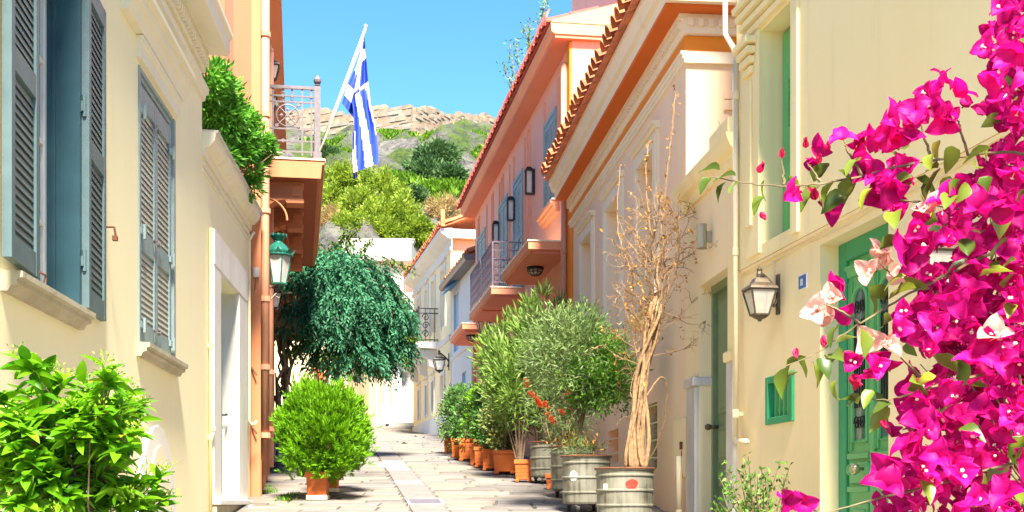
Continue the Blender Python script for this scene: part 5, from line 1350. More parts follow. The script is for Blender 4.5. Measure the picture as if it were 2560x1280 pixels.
for k in range(6):
    a, c = s1_*k/6+0.05, s1_*(k+1)/6-0.05
    q = MB(); q.box(a, c, -0.08, -0.02, zz0, zz0+1.3); q.build('glass_parapet', M['pale_blue'] if k % 2 else M['white_enamel'], th_)
    q = MB(); q.box(a-0.05, a+0.05, -0.1, 0.0, zz0, zz0+1.4); q.build('parapet_post', M['white_house'], th_)
q = MB(); q.box(0, s1_, -5, -1.2, zz0, zz0+2.0); q.build('upper_wall', M['pale_peach'], th_)
q = MB(); q.box(-0.5, 2.0, -5, -0.5, zz0, zz0+2.6); q.build('stair_tower', M['white_house'], th_)
wb, W4, bx_, bz_ = front('white_block', 48.0, 1118, 1260, 'plain white house wall rising behind the yellow house roof', 'house')
b = MB(); b.box(0, W4, -8, 0, 2, bz_(560)); b.profx([(fx(0)*0, bz_(560)), (W4*0.75, bz_(560)), (W4*0.55, bz_(535)), (W4*0.25, bz_(520)), (0, bz_(515))], -8, 0); b.build('wall', M['white_house'], wb)
# antenna
o = empty('roof_antenna', ray(908, 640, 66.5), 0, 'thin metal antenna mast on the white flat roof', 'antenna')
b = MB(); b.tube([(0,0,-0.5),(0,0,1.75)], 0.05, 6); b.build('mast', M['iron_grey'], o)
b = MB(); b.tube([(-0.55,0,1.35),(0.35,0,1.35)], 0.03, 5)
for k in range(6): b.tube([(-0.5+0.15*k,-0.25,1.35),(-0.5+0.15*k,0.25,1.35)], 0.015, 4)
b.build('crossbar', M['iron_grey'], o)
# far left: a white house with a small shop front under the climber
GF = Frame(746, -1616+150, 27.5, True)
gh, W5, gx, gz_ = front('shop_house', 44.0, 640, 868, 'cream house with a souvenir shop front seen under the climber')
b = MB(); wall_holes(b, 0, W5, 1.5, gz_(700), 0.3, [(gx(822), gx(792), gz_(1075), gz_(905)), (gx(852), gx(838), gz_(1075), gz_(930))]); shell(b, 0, W5, -7, 1.5, gz_(700)); b.build('wall', M['yellow_house'], gh)
q = MB(); q.box(gx(822), gx(792), -0.3, -0.28, gz_(1075), gz_(905)); q.build('shop_opening', M['wood_brown'], gh)
q = MB(); q.box(gx(852), gx(838), -0.3, -0.25, gz_(1075), gz_(930)); q.build('door', M['blue_paint'], gh)
q = MB(); q.box(gx(830), gx(817), 0.0, 0.05, gz_(933), gz_(924)); q.build('shop_sign', M['blue_plate'], gh)
q = MB(); q.prof([(0, gz_(895)), (0.9, gz_(905)), (0.9, gz_(903)), (0, gz_(892))], gx(826), gx(788)); q.build('awning', M['peach'], gh)
for k in range(10):
    px = 786+4.0*k+R.uniform(-1,1); py = R.uniform(912, 940); h_ = R.uniform(12, 26)
    q = MB(); x = gx(px); z = gz_(py); hh_ = h_/F*44; w_ = R.uniform(0.05, 0.10)
    q.lathe([(0.01, 0), (w_*0.7, -0.03), (w_, -hh_*0.5), (w_*0.8, -hh_*0.9), (0.02, -hh_)], (0, 0, 0), 8)
    bc = R.choice(['wood_brown', 'terracotta', 'bark_pale', 'yellow_wall']); o = q.build('hanging_bag', M[bc]); o.location = (gh.location.x-x, 44-0.45-R.uniform(0,0.3), z)
    tag(o, {'wood_brown': 'dark brown', 'terracotta': 'orange', 'bark_pale': 'tan', 'yellow_wall': 'yellow'}[bc]+' bag hanging in front of the souvenir shop under the climber', 'bag', 'goods hanging at the shop front')

# ------------------------------------------------------------------ hill, ancient wall
def hill_z(X, Y):
    t = (Y-66)/134.0
    if t <= 0: return 4.0
    base = 5.0 + 54.4*(t**0.85 if t < 1 else 1+0.02*(t-1))
    if Y > 196: base = 5.0 + 54.4*((196-66)/134.0)**0.85 + min(1.0, (Y-196)*0.05)
    bump = 2.2*math.sin(X*0.11+Y*0.05)*math.sin(Y*0.09-X*0.04)+1.1*math.sin(X*0.31+1.7)*math.sin(Y*0.23)+0.6*math.sin(X*0.7+Y*0.5)
    return base + bump*min(1, max(0, t*3)) * (1 if Y < 165 else max(0.12, 1-(Y-165)/25.0))
M['hill'], nt, p = _new('hill'); N, L = nt.nodes, nt.links
tc = N.new('ShaderNodeTexCoord'); n1 = N.new('ShaderNodeTexNoise'); n1.inputs['Scale'].default_value = 0.10; n1.inputs['Detail'].default_value = 9; n1.inputs['Roughness'].default_value = 0.7
L.new(tc.outputs['Object'], n1.inputs['Vector'])
n2 = N.new('ShaderNodeTexNoise'); n2.inputs['Scale'].default_value = 0.8; n2.inputs['Detail'].default_value = 8; n2.inputs['Roughness'].default_value = 0.7; L.new(tc.outputs['Object'], n2.inputs['Vector'])
r1 = N.new('ShaderNodeValToRGB'); r1.color_ramp.elements[0].position = 0.46; r1.color_ramp.elements[1].position = 0.54; L.new(n1.outputs[0], r1.inputs[0])
rk = N.new('ShaderNodeValToRGB'); rk.color_ramp.elements[0].position = 0.34; rk.color_ramp.elements[1].position = 0.62; rk.color_ramp.elements[0].color = (0.04,0.038,0.038,1); rk.color_ramp.elements[1].color = (0.225,0.21,0.19,1); L.new(n2.outputs[0], rk.inputs[0])
gr = N.new('ShaderNodeValToRGB'); gr.color_ramp.elements[0].position = 0.35; gr.color_ramp.elements[1].position = 0.65; gr.color_ramp.elements[0].color = (0.018,0.05,0.008,1); gr.color_ramp.elements[1].color = (0.095,0.15,0.02,1); L.new(n2.outputs[0], gr.inputs[0])
mx = N.new('ShaderNodeMix'); mx.data_type = 'RGBA'; L.new(r1.outputs[0], mx.inputs[0]); L.new(rk.outputs[0], mx.inputs[6]); L.new(gr.outputs[0], mx.inputs[7]); L.new(mx.outputs[2], p.inputs['Base Color'])
bp = N.new('ShaderNodeBump'); bp.inputs['Strength'].default_value = 0.9; bp.inputs['Distance'].default_value = 2.0; L.new(n2.outputs[0], bp.inputs['Height']); L.new(bp.outputs[0], p.inputs['Normal']); p.inputs['Roughness'].default_value = 0.95
hx = np.concatenate([np.linspace(-600, -90, 14), np.arange(-84, 62, 1.3), np.linspace(66, 600, 14)])
hy = np.concatenate([np.arange(66, 202, 1.3), np.linspace(206, 700, 14)])
vs_, fs_ = [], []
for y in hy:
    for x in hx: vs_.append((x, y, hill_z(x, y) + (R.uniform(-.5,.5)+2.2*max(0, math.sin(x*0.5+math.sin(y*0.35)*2)*math.sin(y*0.42+x*0.1)) if 90 < y < 180 and abs(x) < 90 else 0)))
nx = len(hx)
for j in range(len(hy)-1):
    for i in range(nx-1): fs_.append((j*nx+i, j*nx+i+1, (j+1)*nx+i+1, (j+1)*nx+i))
b = MB(); b.add(vs_, fs_); b.build('hill', M['hill'], kind='structure', smooth=False)

STN = [plaster('wall_stone_%d' % i, c, tuple(x*0.78 for x in c), scale=0.9, bump=0.9, stain=tuple(x*0.6 for x in c), grain=6) for i, c in enumerate([(0.31,0.25,0.18), (0.28,0.22,0.16), (0.33,0.28,0.21), (0.30,0.21,0.145), (0.26,0.235,0.20)])]
aw = empty('fortress_wall', ray(1030, 335, 198.0), 0, 'ancient limestone fortress wall crowning the rocky hill', 'wall')
# two runs meeting at a corner: a long run to the left, and one stepping away to the right
Pc = aw.location
runs = [(Pc, ray(560, 350, 214.0)-Pc, [(0, 262), (0.12, 270), (0.3, 276), (0.55, 277), (1, 285)], 395), (Pc, ray(1330, 365, 236.0)-Pc, [(0, 266), (0.15, 276), (0.5, 288), (1, 305)], 440)]
cnt, rest = 0, MB()
core = MB()
stone_list = []
for ri, (P0_, vec, tops, _) in enumerate(runs):
    vec = Vector((vec.x, vec.y, 0)); Ln = vec.length; u = vec/Ln; nrm = Vector((u.y, -u.x, 0))
    if nrm.y > 0: nrm = -nrm
    def top_z(t):
        ts, zs = [a for a, _ in tops], [b_ for _, b_ in tops]
        py = float(np.interp(t, ts, zs)); Yv = P0_.y + u.y*Ln*t
        return (HY-py)/F*Yv+E
    z0_ = Pc.z-2.2
    ang = math.atan2(u.y, u.x)
    z, row = z0_, 0
    while z < Pc.z+9:
        h_ = R.uniform(0.42, 0.66); x = -0.3
        while x < Ln:
            w_ = R.uniform(0.6, 1.9)
            tmid = (x+w_/2)/Ln
            tz = top_z(min(1, max(0, tmid)))+0.5*math.sin(x*0.45)*math.sin(x*0.13+ri)
            if z+h_ < tz+0.1:
                stone_list.append((ri, P0_+u*(x+w_/2)+nrm*(0.4+R.uniform(-0.10, 0.06)), ang, w_, h_, z))
            x += w_
        z += h_; row += 1
    q = []
    for t0, t1 in zip(np.linspace(0, 1, 13)[:-1], np.linspace(0, 1, 13)[1:]):
        a, c = P0_+u*Ln*t0, P0_+u*Ln*t1; zA, zB = top_z(t0)-1.0, top_z(t1)-1.0
        core.add([a+nrm*0.3-Pc, c+nrm*0.3-Pc, c-nrm*1.4-Pc, a-nrm*1.4-Pc] , [(0,1,2,3)])
        k = [a+nrm*0.3, c+nrm*0.3, c-nrm*1.4, a-nrm*1.4]
        core.add([Vector((p_.x, p_.y, z0_))-Pc for p_ in k]+[Vector((p_.x, p_.y, zz))-Pc for p_, zz in zip(k, (zA, zB, zB, zA))], [(0,1,5,4),(1,2,6,5),(2,3,7,6),(3,0,4,7),(4,5,6,7)])
core.build('wall_core', STN[4], aw)
def proj(p): return CX+F*p.x/p.y, HY-F*(p.z-E)/p.y
def in_view(s):
    px, py = proj(Vector((s[1].x, s[1].y, s[5]+s[4]/2)))
    return 795 < px < 1235
stone_list.sort(key=lambda s: (not in_view(s), -s[3]*s[4]))
for k, (ri, c, ang, w_, h_, z) in enumerate(stone_list):
    m = R.choice(STN if ri == 0 else [STN[0], STN[1], STN[3], STN[2]])
    ww, hh_ = w_/2-0.012, h_-0.02; dp = 0.45
    ca, sa = math.cos(ang), math.sin(ang)
    j = lambda: R.uniform(-0.04, 0.04)
    vs_ = []
    for zz in (0, hh_):
        for dy, sx in ((-dp, -1), (-dp, 1), (dp, 1), (dp, -1)):
            x, y = sx*ww+j(), dy+j()
            vs_.append((x*ca-y*sa, x*sa+y*ca, zz+j()*0.6))
    fs_ = [(0,3,2,1),(4,5,6,7),(0,1,5,4),(1,2,6,5),(2,3,7,6),(3,0,4,7)]
    if k < 300:
        q = MB(); q.add(vs_, fs_); o = q.build('stone', m, aw); o.location = Vector((c.x, c.y, z))-Pc
    else:
        off = Vector((c.x, c.y, z))-Pc
        rest.use(m).add([Vector(v)+off for v in vs_], fs_)
rest.build('stone', None, aw, kind='stuff')

# ------------------------------------------------------------------ foliage builders
def leaf_cloud(name, parent, mat, pos, dirs, L_, W_, tone=None, fold=0.25, droop=0.0, kind=None, six=False):
    """one mesh of many separate small leaves: position, pointing direction, length and width per leaf"""
    pos = np.asarray(pos, float); dirs = np.asarray(dirs, float); n = len(pos)
    dirs = dirs/np.maximum(1e-6, np.linalg.norm(dirs, axis=1))[:, None]
    L_ = np.broadcast_to(np.asarray(L_, float), (n,)); W_ = np.broadcast_to(np.asarray(W_, float), (n,))
    rv = rng.normal(size=(n, 3)); side = np.cross(dirs, rv); side /= np.maximum(1e-6, np.linalg.norm(side, axis=1))[:, None]
    nor = np.cross(side, dirs)
    b0 = pos; tip = pos+dirs*L_[:, None]-np.array([0,0,1])*(droop*L_)[:, None]
    mid = pos+dirs*(L_*0.5)[:, None]
    l = mid+side*(W_*0.5)[:, None]+nor*(W_*fold)[:, None]; r = mid-side*(W_*0.5)[:, None]+nor*(W_*fold)[:, None]
    V = np.stack([b0, l, tip, r], 1).reshape(-1, 3)
    base = np.arange(n)*4
    T = np.stack([base, base+1, base+2, base, base+2, base+3], 1).reshape(-1)
    me = bpy.data.meshes.new(name)
    me.vertices.add(len(V)); me.vertices.foreach_set('co', V.astype(np.float32).ravel())
    me.loops.add(len(T)); me.loops.foreach_set('vertex_index', T.astype(np.int32))
    me.polygons.add(n*2); me.polygons.foreach_set('loop_start', np.arange(n*2, dtype=np.int32)*3)
    at = me.attributes.new('tone', 'FLOAT', 'POINT')
    tone = rng.random(n) if tone is None else np.clip(tone, 0, 1)
    at.data.foreach_set('value', np.repeat(tone, 4).astype(np.float32))
    me.materials.append(mat); me.update(); me.validate()
    o = bpy.data.objects.new(name, me); COL.objects.link(o)
    if parent: o.parent = parent
    if kind: o['kind'] = kind
    return o
def unit(n):
    v = rng.normal(size=(n, 3)); return v/np.linalg.norm(v, axis=1)[:, None]
def crown(center, rad, n_clump, per, cl_r, shell_=0.55, up=0.3, outward=0.8, jit=0.6, flat=1.0):
    """leaf positions and directions: clumps spread through the outer part of an ellipsoid"""
    center, rad = np.array(center, float), np.array(rad, float)
    d = unit(n_clump); rr = (shell_+(1-shell_)*rng.random(n_clump)**0.7)*rng.uniform(0.8, 1.08, n_clump)
    C = d*rr[:, None]
    tone_c = rng.random(n_clump)
    idx = np.repeat(np.arange(n_clump), per)
    off = unit(len(idx))*(rng.random(len(idx))**0.5)[:, None]*cl_r*np.array([1, 1, flat])
    P = center+C[idx]*rad+off*rng.uniform(0.6, 1.2, n_clump)[idx][:, None]
    D = d[idx]*outward+off/cl_r*0.7+rng.normal(size=(len(idx), 3))*jit+np.array([0, 0, up])
    T = 0.55*tone_c[idx]+0.45*rng.random(len(idx))
    return P, D, T
def limbs(mb, base, top, ends, r0, wob=0.05, n=6):
    base, top = Vector(base), Vector(top)
    pts = [base.lerp(top, t)+Vector((R.uniform(-wob,wob), R.uniform(-wob,wob), 0))*(1 if 0 < t < 1 else 0) for t in np.linspace(0, 1, 6)]
    mb.tube(pts, [r0*(1-0.45*t) for t in np.linspace(0, 1, 6)], n)
    for e in ends:
        e = Vector(e); s_ = pts[R.choice([3, 4, 5])]
        q = [s_.lerp(e, t)+Vector((R.uniform(-wob,wob), R.uniform(-wob,wob), R.uniform(0,wob)*1.5))*(1 if 0 < t < 1 else 0) for t in np.linspace(0, 1, 5)]
        mb.tube(q, [r0*0.5*(1-0.85*t) for t in np.linspace(0, 1, 5)], 5)

L_ = {}
L_['pine_light'] = leafmat('pine_light', (0.11,0.20,0.013), (0.36,0.46,0.045), 0.4)
L_['pine_dark'] = leafmat('pine_dark', (0.025,0.075,0.03), (0.12,0.22,0.06), 0.25)
L_['meadow'] = leafmat('meadow', (0.04,0.13,0.006), (0.19,0.34,0.02), 0.3)
L_['dry'] = leafmat('dry', (0.25,0.14,0.05), (0.55,0.42,0.18), 0.3)
L_['teal'] = leafmat('teal', (0.014,0.085,0.042), (0.07,0.27,0.135), 0.3, 0.55, spec=0.25)
L_['climber_under'] = leafmat('climber_under', (0.03,0.08,0.01), (0.14,0.24,0.03), 0.35)
L_['thuja'] = leafmat('thuja', (0.05,0.19,0.004), (0.22,0.47,0.010), 0.35)
L_['pitto'] = leafmat('pitto', (0.03,0.16,0.012), (0.16,0.44,0.04), 0.3, 0.4)
L_['shrub_dark'] = leafmat('shrub_dark', (0.02,0.08,0.015), (0.11,0.26,0.05), 0.25, 0.45, yellow=(0.45,0.34,0.08))
L_['shrub_variegated'] = leafmat('shrub_variegated', (0.05,0.12,0.025), (0.28,0.32,0.09), 0.25, 0.45, yellow=(0.60,0.36,0.06))
L_['olive'] = leafmat('olive', (0.05,0.12,0.022), (0.25,0.34,0.12), 0.3, 0.5)
L_['myrtle'] = leafmat('myrtle', (0.035,0.13,0.012), (0.18,0.36,0.045), 0.3, 0.45)
L_['oleander'] = leafmat('oleander', (0.055,0.15,0.02), (0.25,0.38,0.07), 0.3, 0.45)
L_['red_flower'] = leafmat('red_flower', (0.45,0.03,0.01), (0.75,0.12,0.02), 0.3)
L_['brown_leaf'] = leafmat('brown_leaf', (0.28,0.13,0.03), (0.55,0.30,0.06), 0.35, yellow=(0.65,0.42,0.04))

def on_hill(px, py):
    Y = 79.0
    while Y < 196 and (HY-py)/F*Y+E > hill_z((px-CX)/F*Y, Y): Y += 0.5
    return Y
def far_tree(name, label, cat, px, py, Y, rpx, rpy, mat, trunk=0.2, n_cl=70, per=60, leaf=(0.38, 0.16), group=None, seed_up=0.3, cl=0.34, bare=False):
    Y = on_hill(px, py+rpy*0.85); c = ray(px, py, Y); rx, rz_ = rpx/F*Y, rpy/F*Y; kY = Y/95.0
    leaf = (leaf[0]*0.35+leaf[0]*0.65*kY*0.9, leaf[1]*0.35+leaf[1]*0.65*kY*0.9)
    g = hill_z(c.x, Y)
    o = empty(name, (c.x, c.y, min(g, c.z-rz_*0.7)), 0, label, cat, group)
    h = c.z-o.location.z
    b = MB(); limbs(b, (0,0,-0.3), (0.1*rx, 0, h*0.8), [(R.uniform(-.7,.7)*rx, R.uniform(-.7,.7)*rx, h+R.uniform(-.4,.7)*rz_) for _ in range(9)], trunk, 0.15); b.build('trunk', M['bark'], o)
    P, D, T = crown((0, 0, h), (rx, rx*0.9, rz_), n_cl, per, rx*cl, 0.35, seed_up)
    s = rng.uniform(0.7, 1.2, len(P))
    leaf_cloud('crown', o, mat, P, D, leaf[0]*s, leaf[1]*s, T)
    return o
GT = 'trees on the slope below the fortress wall'
lab = {'pine_light': 'light green pine on the slope %s', 'pine_dark': 'dark green pine %s'}
for i, (px, py, Y, rx, ry, where) in enumerate(((866, 458, 105, 62, 52, 'directly behind the flag'), (835, 515, 98, 48, 56, 'beside the balcony edge, standing lowest left'), (905, 520, 96, 60, 56, 'in the middle of the light green group'), (950, 478, 110, 50, 54, 'rising tallest next to the hanging flag'), (930, 560, 88, 55, 55, 'just above the white flat roof'), (1002, 545, 90, 58, 58, 'behind the white chimney'), (990, 505, 104, 36, 42, 'below the bare limestone rock'), (872, 575, 84, 50, 45, 'over the dark climber'), (960, 585, 84, 48, 40, 'low behind the flat roof edge'), (1045, 580, 84, 36, 40, 'at the foot of the dry brushwood'), (818, 400, 120, 30, 38, 'against the balcony post'))):
    far_tree('pine_tree', 'light green pine tree on the slope, ' + where, 'tree', px, py, Y, rx, ry, L_['pine_dark'] if where.startswith('against') else L_['pine_light'], 0.16, 80, 70, (0.34, 0.13), GT)
far_tree('pine_tree', 'big dark green pine tree standing alone on the bare rock below the wall', 'tree', 1092, 400, 150, 52, 42, L_['pine_dark'], 0.3, 70, 80, (0.5, 0.18), GT)
far_tree('pine_tree', 'lower spreading dark pine beside the big pine on the rock', 'tree', 1062, 438, 147, 58, 26, L_['pine_dark'], 0.25, 60, 70, (0.5, 0.18), GT)
far_tree('pine_tree', 'small dark pine just above the meadow strip', 'tree', 1128, 448, 144, 40, 22, L_['pine_dark'], 0.25, 50, 60, (0.55, 0.2), GT)
far_tree('round_bush', 'dark round bush at the lower edge of the meadow strip', 'bush', 1040, 500, 112, 34, 30, L_['pine_dark'], 0.12, 45, 60, (0.4, 0.16))
far_tree('dry_bush', 'pale dry brushwood bush on the rock behind the roofs', 'bush', 1112, 528, 100, 50, 30, L_['dry'], 0.1, 60, 60, (0.4, 0.05))
far_tree('dry_bush', 'reddish dry bush below the light green pines by the balcony', 'bush', 820, 560, 80, 36, 46, L_['dry'], 0.1, 60, 60, (0.35, 0.04))
# low greenery on the slope
P, D, T = [], [], []
for (px, py, Y, rx, ry, n) in ((1085, 482, 128, 85, 18, 9000), (1000, 455, 135, 35, 14, 2500), (985, 330, 192, 40, 10, 3000), (960, 345, 184, 30, 8, 1200), (1110, 348, 186, 40, 8, 1500), (1165, 352, 184, 40, 8, 1500), (840, 365, 176, 60, 8, 1800), (1185, 430, 150, 45, 40, 2500), (880, 395, 160, 50, 12, 1500), (960, 420, 150, 26, 10, 1200), (1190, 380, 168, 30, 14, 1200)):
    Y = on_hill(px, py); a = rng.normal(size=n)*rx*0.5/F*Y; d_ = rng.normal(size=n)*8
    x = (px-CX)/F*Y+a
    y = Y+rng.normal(size=n)*ry*0.5/F*Y*2.6
    for xx, yy in zip(x, y):
        P.append((xx, yy, hill_z(xx, yy)+0.1)); 
    D.append(rng.normal(size=(n, 3))*0.5+np.array([0,0,1])); T.append(rng.random(n))
P = np.array(P); D = np.concatenate(D); T = np.concatenate(T)
o = leaf_cloud('meadow_grass', None, L_['meadow'], P, D, rng.uniform(0.35, 1.0, len(P)), 0.3, T, kind='stuff')
tag(o, 'bright green grass and low scrub on the rocky slope', 'grass')
# ------------------------------------------------------------------ climber over the street (left)
tz = (HY-780)/F*24.5+E
cl = empty('climber', (SF.w(SF.sY(24.2), 0.25, 0).x, SF.w(SF.sY(24.2), 0.25, 0).y, gz(24.2)), 0, 'large dark green climber arching over the street from the salmon house', 'climbing plant')
co = Vector(cl.location)
lc = lambda px, py, Y: ray(px, py, Y)-co
b = MB()
for k in range(14):
    x0, y0 = R.uniform(-0.12, 0.25), R.uniform(-0.25, 0.25)
    pts = [(x0, y0, -0.05)]
    for t in np.linspace(0.12, 1, 9):
        e = lc(R.uniform(690, 728), 800, 24.2)
        pts.append((x0*(1-t)+e.x*t+R.uniform(-.07,.07), y0+R.uniform(-.07,.07), e.z*t))
    b.tube(pts, [R.uniform(0.015, 0.035)]*len(pts), 5)
for k in range(16):
    e = lc(R.uniform(760, 1000), R.uniform(640, 860), R.uniform(23.6, 25.4)); s_ = lc(R.uniform(695, 730), 790, 24.2)
    m_ = (s_+e)/2+Vector((0,0,0.35))
    b.tube([s_, s_.lerp(m_, 0.6), m_, m_.lerp(e, 0.6), e], [0.03, 0.025, 0.02, 0.014, 0.006], 5)
b.build('trunk', M['bark'], cl)
blobs = [(770, 660, 24.2, 60, 40), (1000, 830, 24.7, 26, 34), (930, 700, 24.5, 60, 40), (965, 780, 24.6, 50, 50), (830, 900, 24.4, 50, 30), (790, 700, 24.3, 95, 70), (850, 680, 24.5, 95, 62), (880, 760, 24.5, 120, 85), (940, 790, 24.6, 85, 90), (800, 780, 24.3, 95, 75), (860, 850, 24.5, 110, 60), (960, 850, 24.7, 60, 60), (900, 900, 24.6, 80, 42), (760, 690, 24.2, 55, 50), (750, 790, 24.1, 45, 60), (985, 865, 24.7, 38, 45), (820, 650, 24.4, 70, 34)]
P, D, T = [], [], []
for (px, py, Y, rx, ry) in blobs:
    c = np.array(lc(px, py, Y)); k = Y/F; nf = int(rx*ry/26)
    d = unit(nf); d[:, 2] = np.where(d[:, 2] < -0.55, -d[:, 2]*0.6, d[:, 2])
    o0 = c+d*np.array([rx*k, rx*k*0.85, ry*k])*rng.uniform(0.55, 1.04, nf)[:, None]
    ax = d*np.array([0.85, 0.85, 0.25])+rng.normal(size=(nf, 3))*0.25+np.array([0, 0, -0.35]); ax /= np.linalg.norm(ax, axis=1)[:, None]
    sd2 = np.cross(ax, np.array([0, 0, 1.0])+rng.normal(size=(nf, 3))*0.3); sd2 /= np.linalg.norm(sd2, axis=1)[:, None]
    tone = rng.random(nf)
    m_ = 15; ln = rng.uniform(0.20, 0.38, nf)
    for j in range(m_):                                   # paired leaflets along a drooping frond
        t = (j//2)/7.0; s_ = -1 if j % 2 else 1
        pos = o0+ax*(ln*t)[:, None]-np.array([0, 0, 1])*(ln*0.75*t*t)[:, None]
        P.append(pos+rng.normal(size=(nf, 3))*0.006); D.append((ax*0.75+sd2*s_*0.85*(0 if j == m_-1 else 1)+np.array([0, 0, -0.55*t-0.15])+rng.normal(size=(nf, 3))*0.12)); T.append(0.6*tone+0.4*rng.random(nf))
P, D, T = np.concatenate(P), np.concatenate(D), np.concatenate(T)
s = rng.uniform(0.75, 1.2, len(P))
leaf_cloud('crown', cl, L_['teal'], P, D, 0.088*s, 0.034*s, T, droop=0.2)
P, D, T = [], [], []
for (px, py, Y, rx, ry) in ((860, 900, 24.6, 130, 42), (940, 920, 24.7, 65, 28), (760, 850, 24.2, 60, 60), (985, 890, 24.8, 45, 45), (800, 620, 24.5, 60, 22), (870, 610, 24.5, 30, 45)):
    c = lc(px, py, Y); k = Y/F
    p, d, t = crown(c, (rx*k, rx*k*0.7, ry*k), int(rx*ry/70), 10, 0.14, 0.2, -0.4, 0.5, 0.7)
    P.append(p); D.append(d); T.append(t)
# trailing shoots with leaves
b = MB()
for (a, m_, e) in (((880, 640), (960, 650), (1050, 690)), ((930, 660), (1000, 720), (1015, 770)), ((985, 740), (1010, 770), (1030, 805)), ((940, 640), (1000, 655), (1040, 675)), ((870, 600), (885, 570), (905, 545)), ((840, 640), (850, 600), (872, 555)), ((900, 630), (930, 610), (922, 600)), ((930, 920), (955, 930), (975, 945)), ((1000, 880), (1020, 900), (1018, 925)), ((1010, 840), (1030, 850), (1040, 845))):
    q = [lc(*((1-t)**2*np.array(a)+2*t*(1-t)*np.array(m_)+t*t*np.array(e)), 24.4) for t in np.linspace(0, 1, 12)]
    b.tube(q, 0.007, 4)
    n = 60; t = rng.random(n)
    pp = np.array([np.array(q[int(x*11)])+rng.normal(size=3)*0.03 for x in t]); P.append(pp); D.append(rng.normal(size=(n, 3))*0.6+np.array([0,0,-0.5])); T.append(rng.random(n))
b.build('shoot', M['twig_green'], cl)
P, D, T = np.concatenate(P), np.concatenate(D), np.concatenate(T); s = rng.uniform(0.7, 1.2, len(P))
leaf_cloud('trailing_foliage', cl, L_['climber_under'], P, D, 0.09*s, 0.04*s, T, droop=0.2)

# ------------------------------------------------------------------ pots and bins
def square_pot(px, py, Y, w, h, label, group='orange square pots along the pink house', rz=0.0, band=False, feet=True):
    """(px, py) is the bottom centre of the pot in the photo, Y its distance on the street"""
    g = gz(Y)+0.02
    o = empty('square_pot', ((px-CX)/F*Y, Y, g), rz, label, 'pot', group)
    w /= 2; f = 0.03 if feet else 0.0
    b = MB(); t = 0.02; k = 0.88
    vs = [(-w*k,-w*k,f),(w*k,-w*k,f),(w*k,w*k,f),(-w*k,w*k,f),(-w,-w,h),(w,-w,h),(w,w,h),(-w,w,h),(-w+t,-w+t,h),(w-t,-w+t,h),(w-t,w-t,h),(-w+t,w-t,h),(-w*k+t,-w*k+t,h*0.5),(w*k-t,-w*k+t,h*0.5),(w*k-t,w*k-t,h*0.5),(-w*k+t,w*k-t,h*0.5)]
    fs = [(0,3,2,1),(0,1,5,4),(1,2,6,5),(2,3,7,6),(3,0,4,7)]
    for i in range(4): fs += [(4+i,4+(i+1)%4,8+(i+1)%4,8+i),(8+i,8+(i+1)%4,12+(i+1)%4,12+i)]
    b.add(vs, fs); b.build('pot_body', M['terracotta'], o, bevel=0.006)
    b = MB(); r = w+0.012
    for (x0,x1,y0,y1) in ((-r,r,-r,-w+0.005),(-r,r,w-0.005,r),(-r,-w+0.005,-w+0.005,w-0.005),(w-0.005,r,-w+0.005,w-0.005)): b.box(x0,x1,y0,y1,h-0.055,h+0.004)
    b.build('rim', M['terracotta'], o, bevel=0.005)
    for i in range(3):
        z = f+0.06+i*(h-0.16)/3; ww = w*(k+(1-k)*z/h)+0.003
        b = MB(); b.box(-ww, ww, -ww, ww, z, z+0.006); b.build('ridge', M['terracotta'], o)
    if feet:
        for sx in (-1, 1):
            for sy in (-1, 1):
                b = MB(); b.box(sx*w*0.5, sx*w*0.95, sy*w*0.5, sy*w*0.95, 0, f+0.01); b.build('foot', M['terracotta'], o, bevel=0.006)
    if band:
        b = MB(); ww = w*(k+(1-k)*0.0)+0.014; b.box(-ww, ww, -ww, ww, 0.0, 0.055); b.build('base_tray', M['peach_trim'], o, bevel=0.004)
    b = MB(); b.box(-w+t, w-t, -w+t, w-t, h*0.55, h-0.045); b.build('soil', M['soil'], o)
    return o, g+h
def stems(mb, n, base, spread, h, r=0.012):
    for _ in range(n):
        a = R.uniform(0, 6.28); q = R.uniform(0.2, 1)*spread
        e = Vector((base[0]+q*math.cos(a), base[1]+q*math.sin(a), base[2]+h*R.uniform(0.7, 1)))
        s_ = Vector(base)+Vector((R.uniform(-.04,.04), R.uniform(-.04,.04), 0))
        m_ = s_.lerp(e, 0.5)+Vector((R.uniform(-.05,.05), R.uniform(-.05,.05), 0.05))
        mb.tube([s_, s_.lerp(m_, .5), m_, m_.lerp(e, .5), e], [r, r*.9, r*.7, r*.5, r*.2], 5)
def bush(name, label, X, Y, zb, zc, rx, rz_, mat, n_cl, per, leaf, cl=0.14, ry=None, up=0.4, shell_=0.4, group=None, nst=8, bark='bark', cat='shrub', jit=0.6, droop=0.0, extra=None):
    o = empty(name, (X, Y, zb), 0, label, cat, group)
    b = MB(); stems(b, nst, (0, 0, -0.08), rx*0.7, zc-zb+rz_*0.3); b.build('stem', M[bark], o)
    P, D, T = crown((0, 0, zc-zb), (rx, ry or rx, rz_), n_cl, per, cl, shell_, up, 0.7, jit)
    s = rng.uniform(0.7, 1.2, len(P))
    leaf_cloud('foliage', o, mat, P, D, leaf[0]*s, leaf[1]*s, T, droop=droop)
    return o
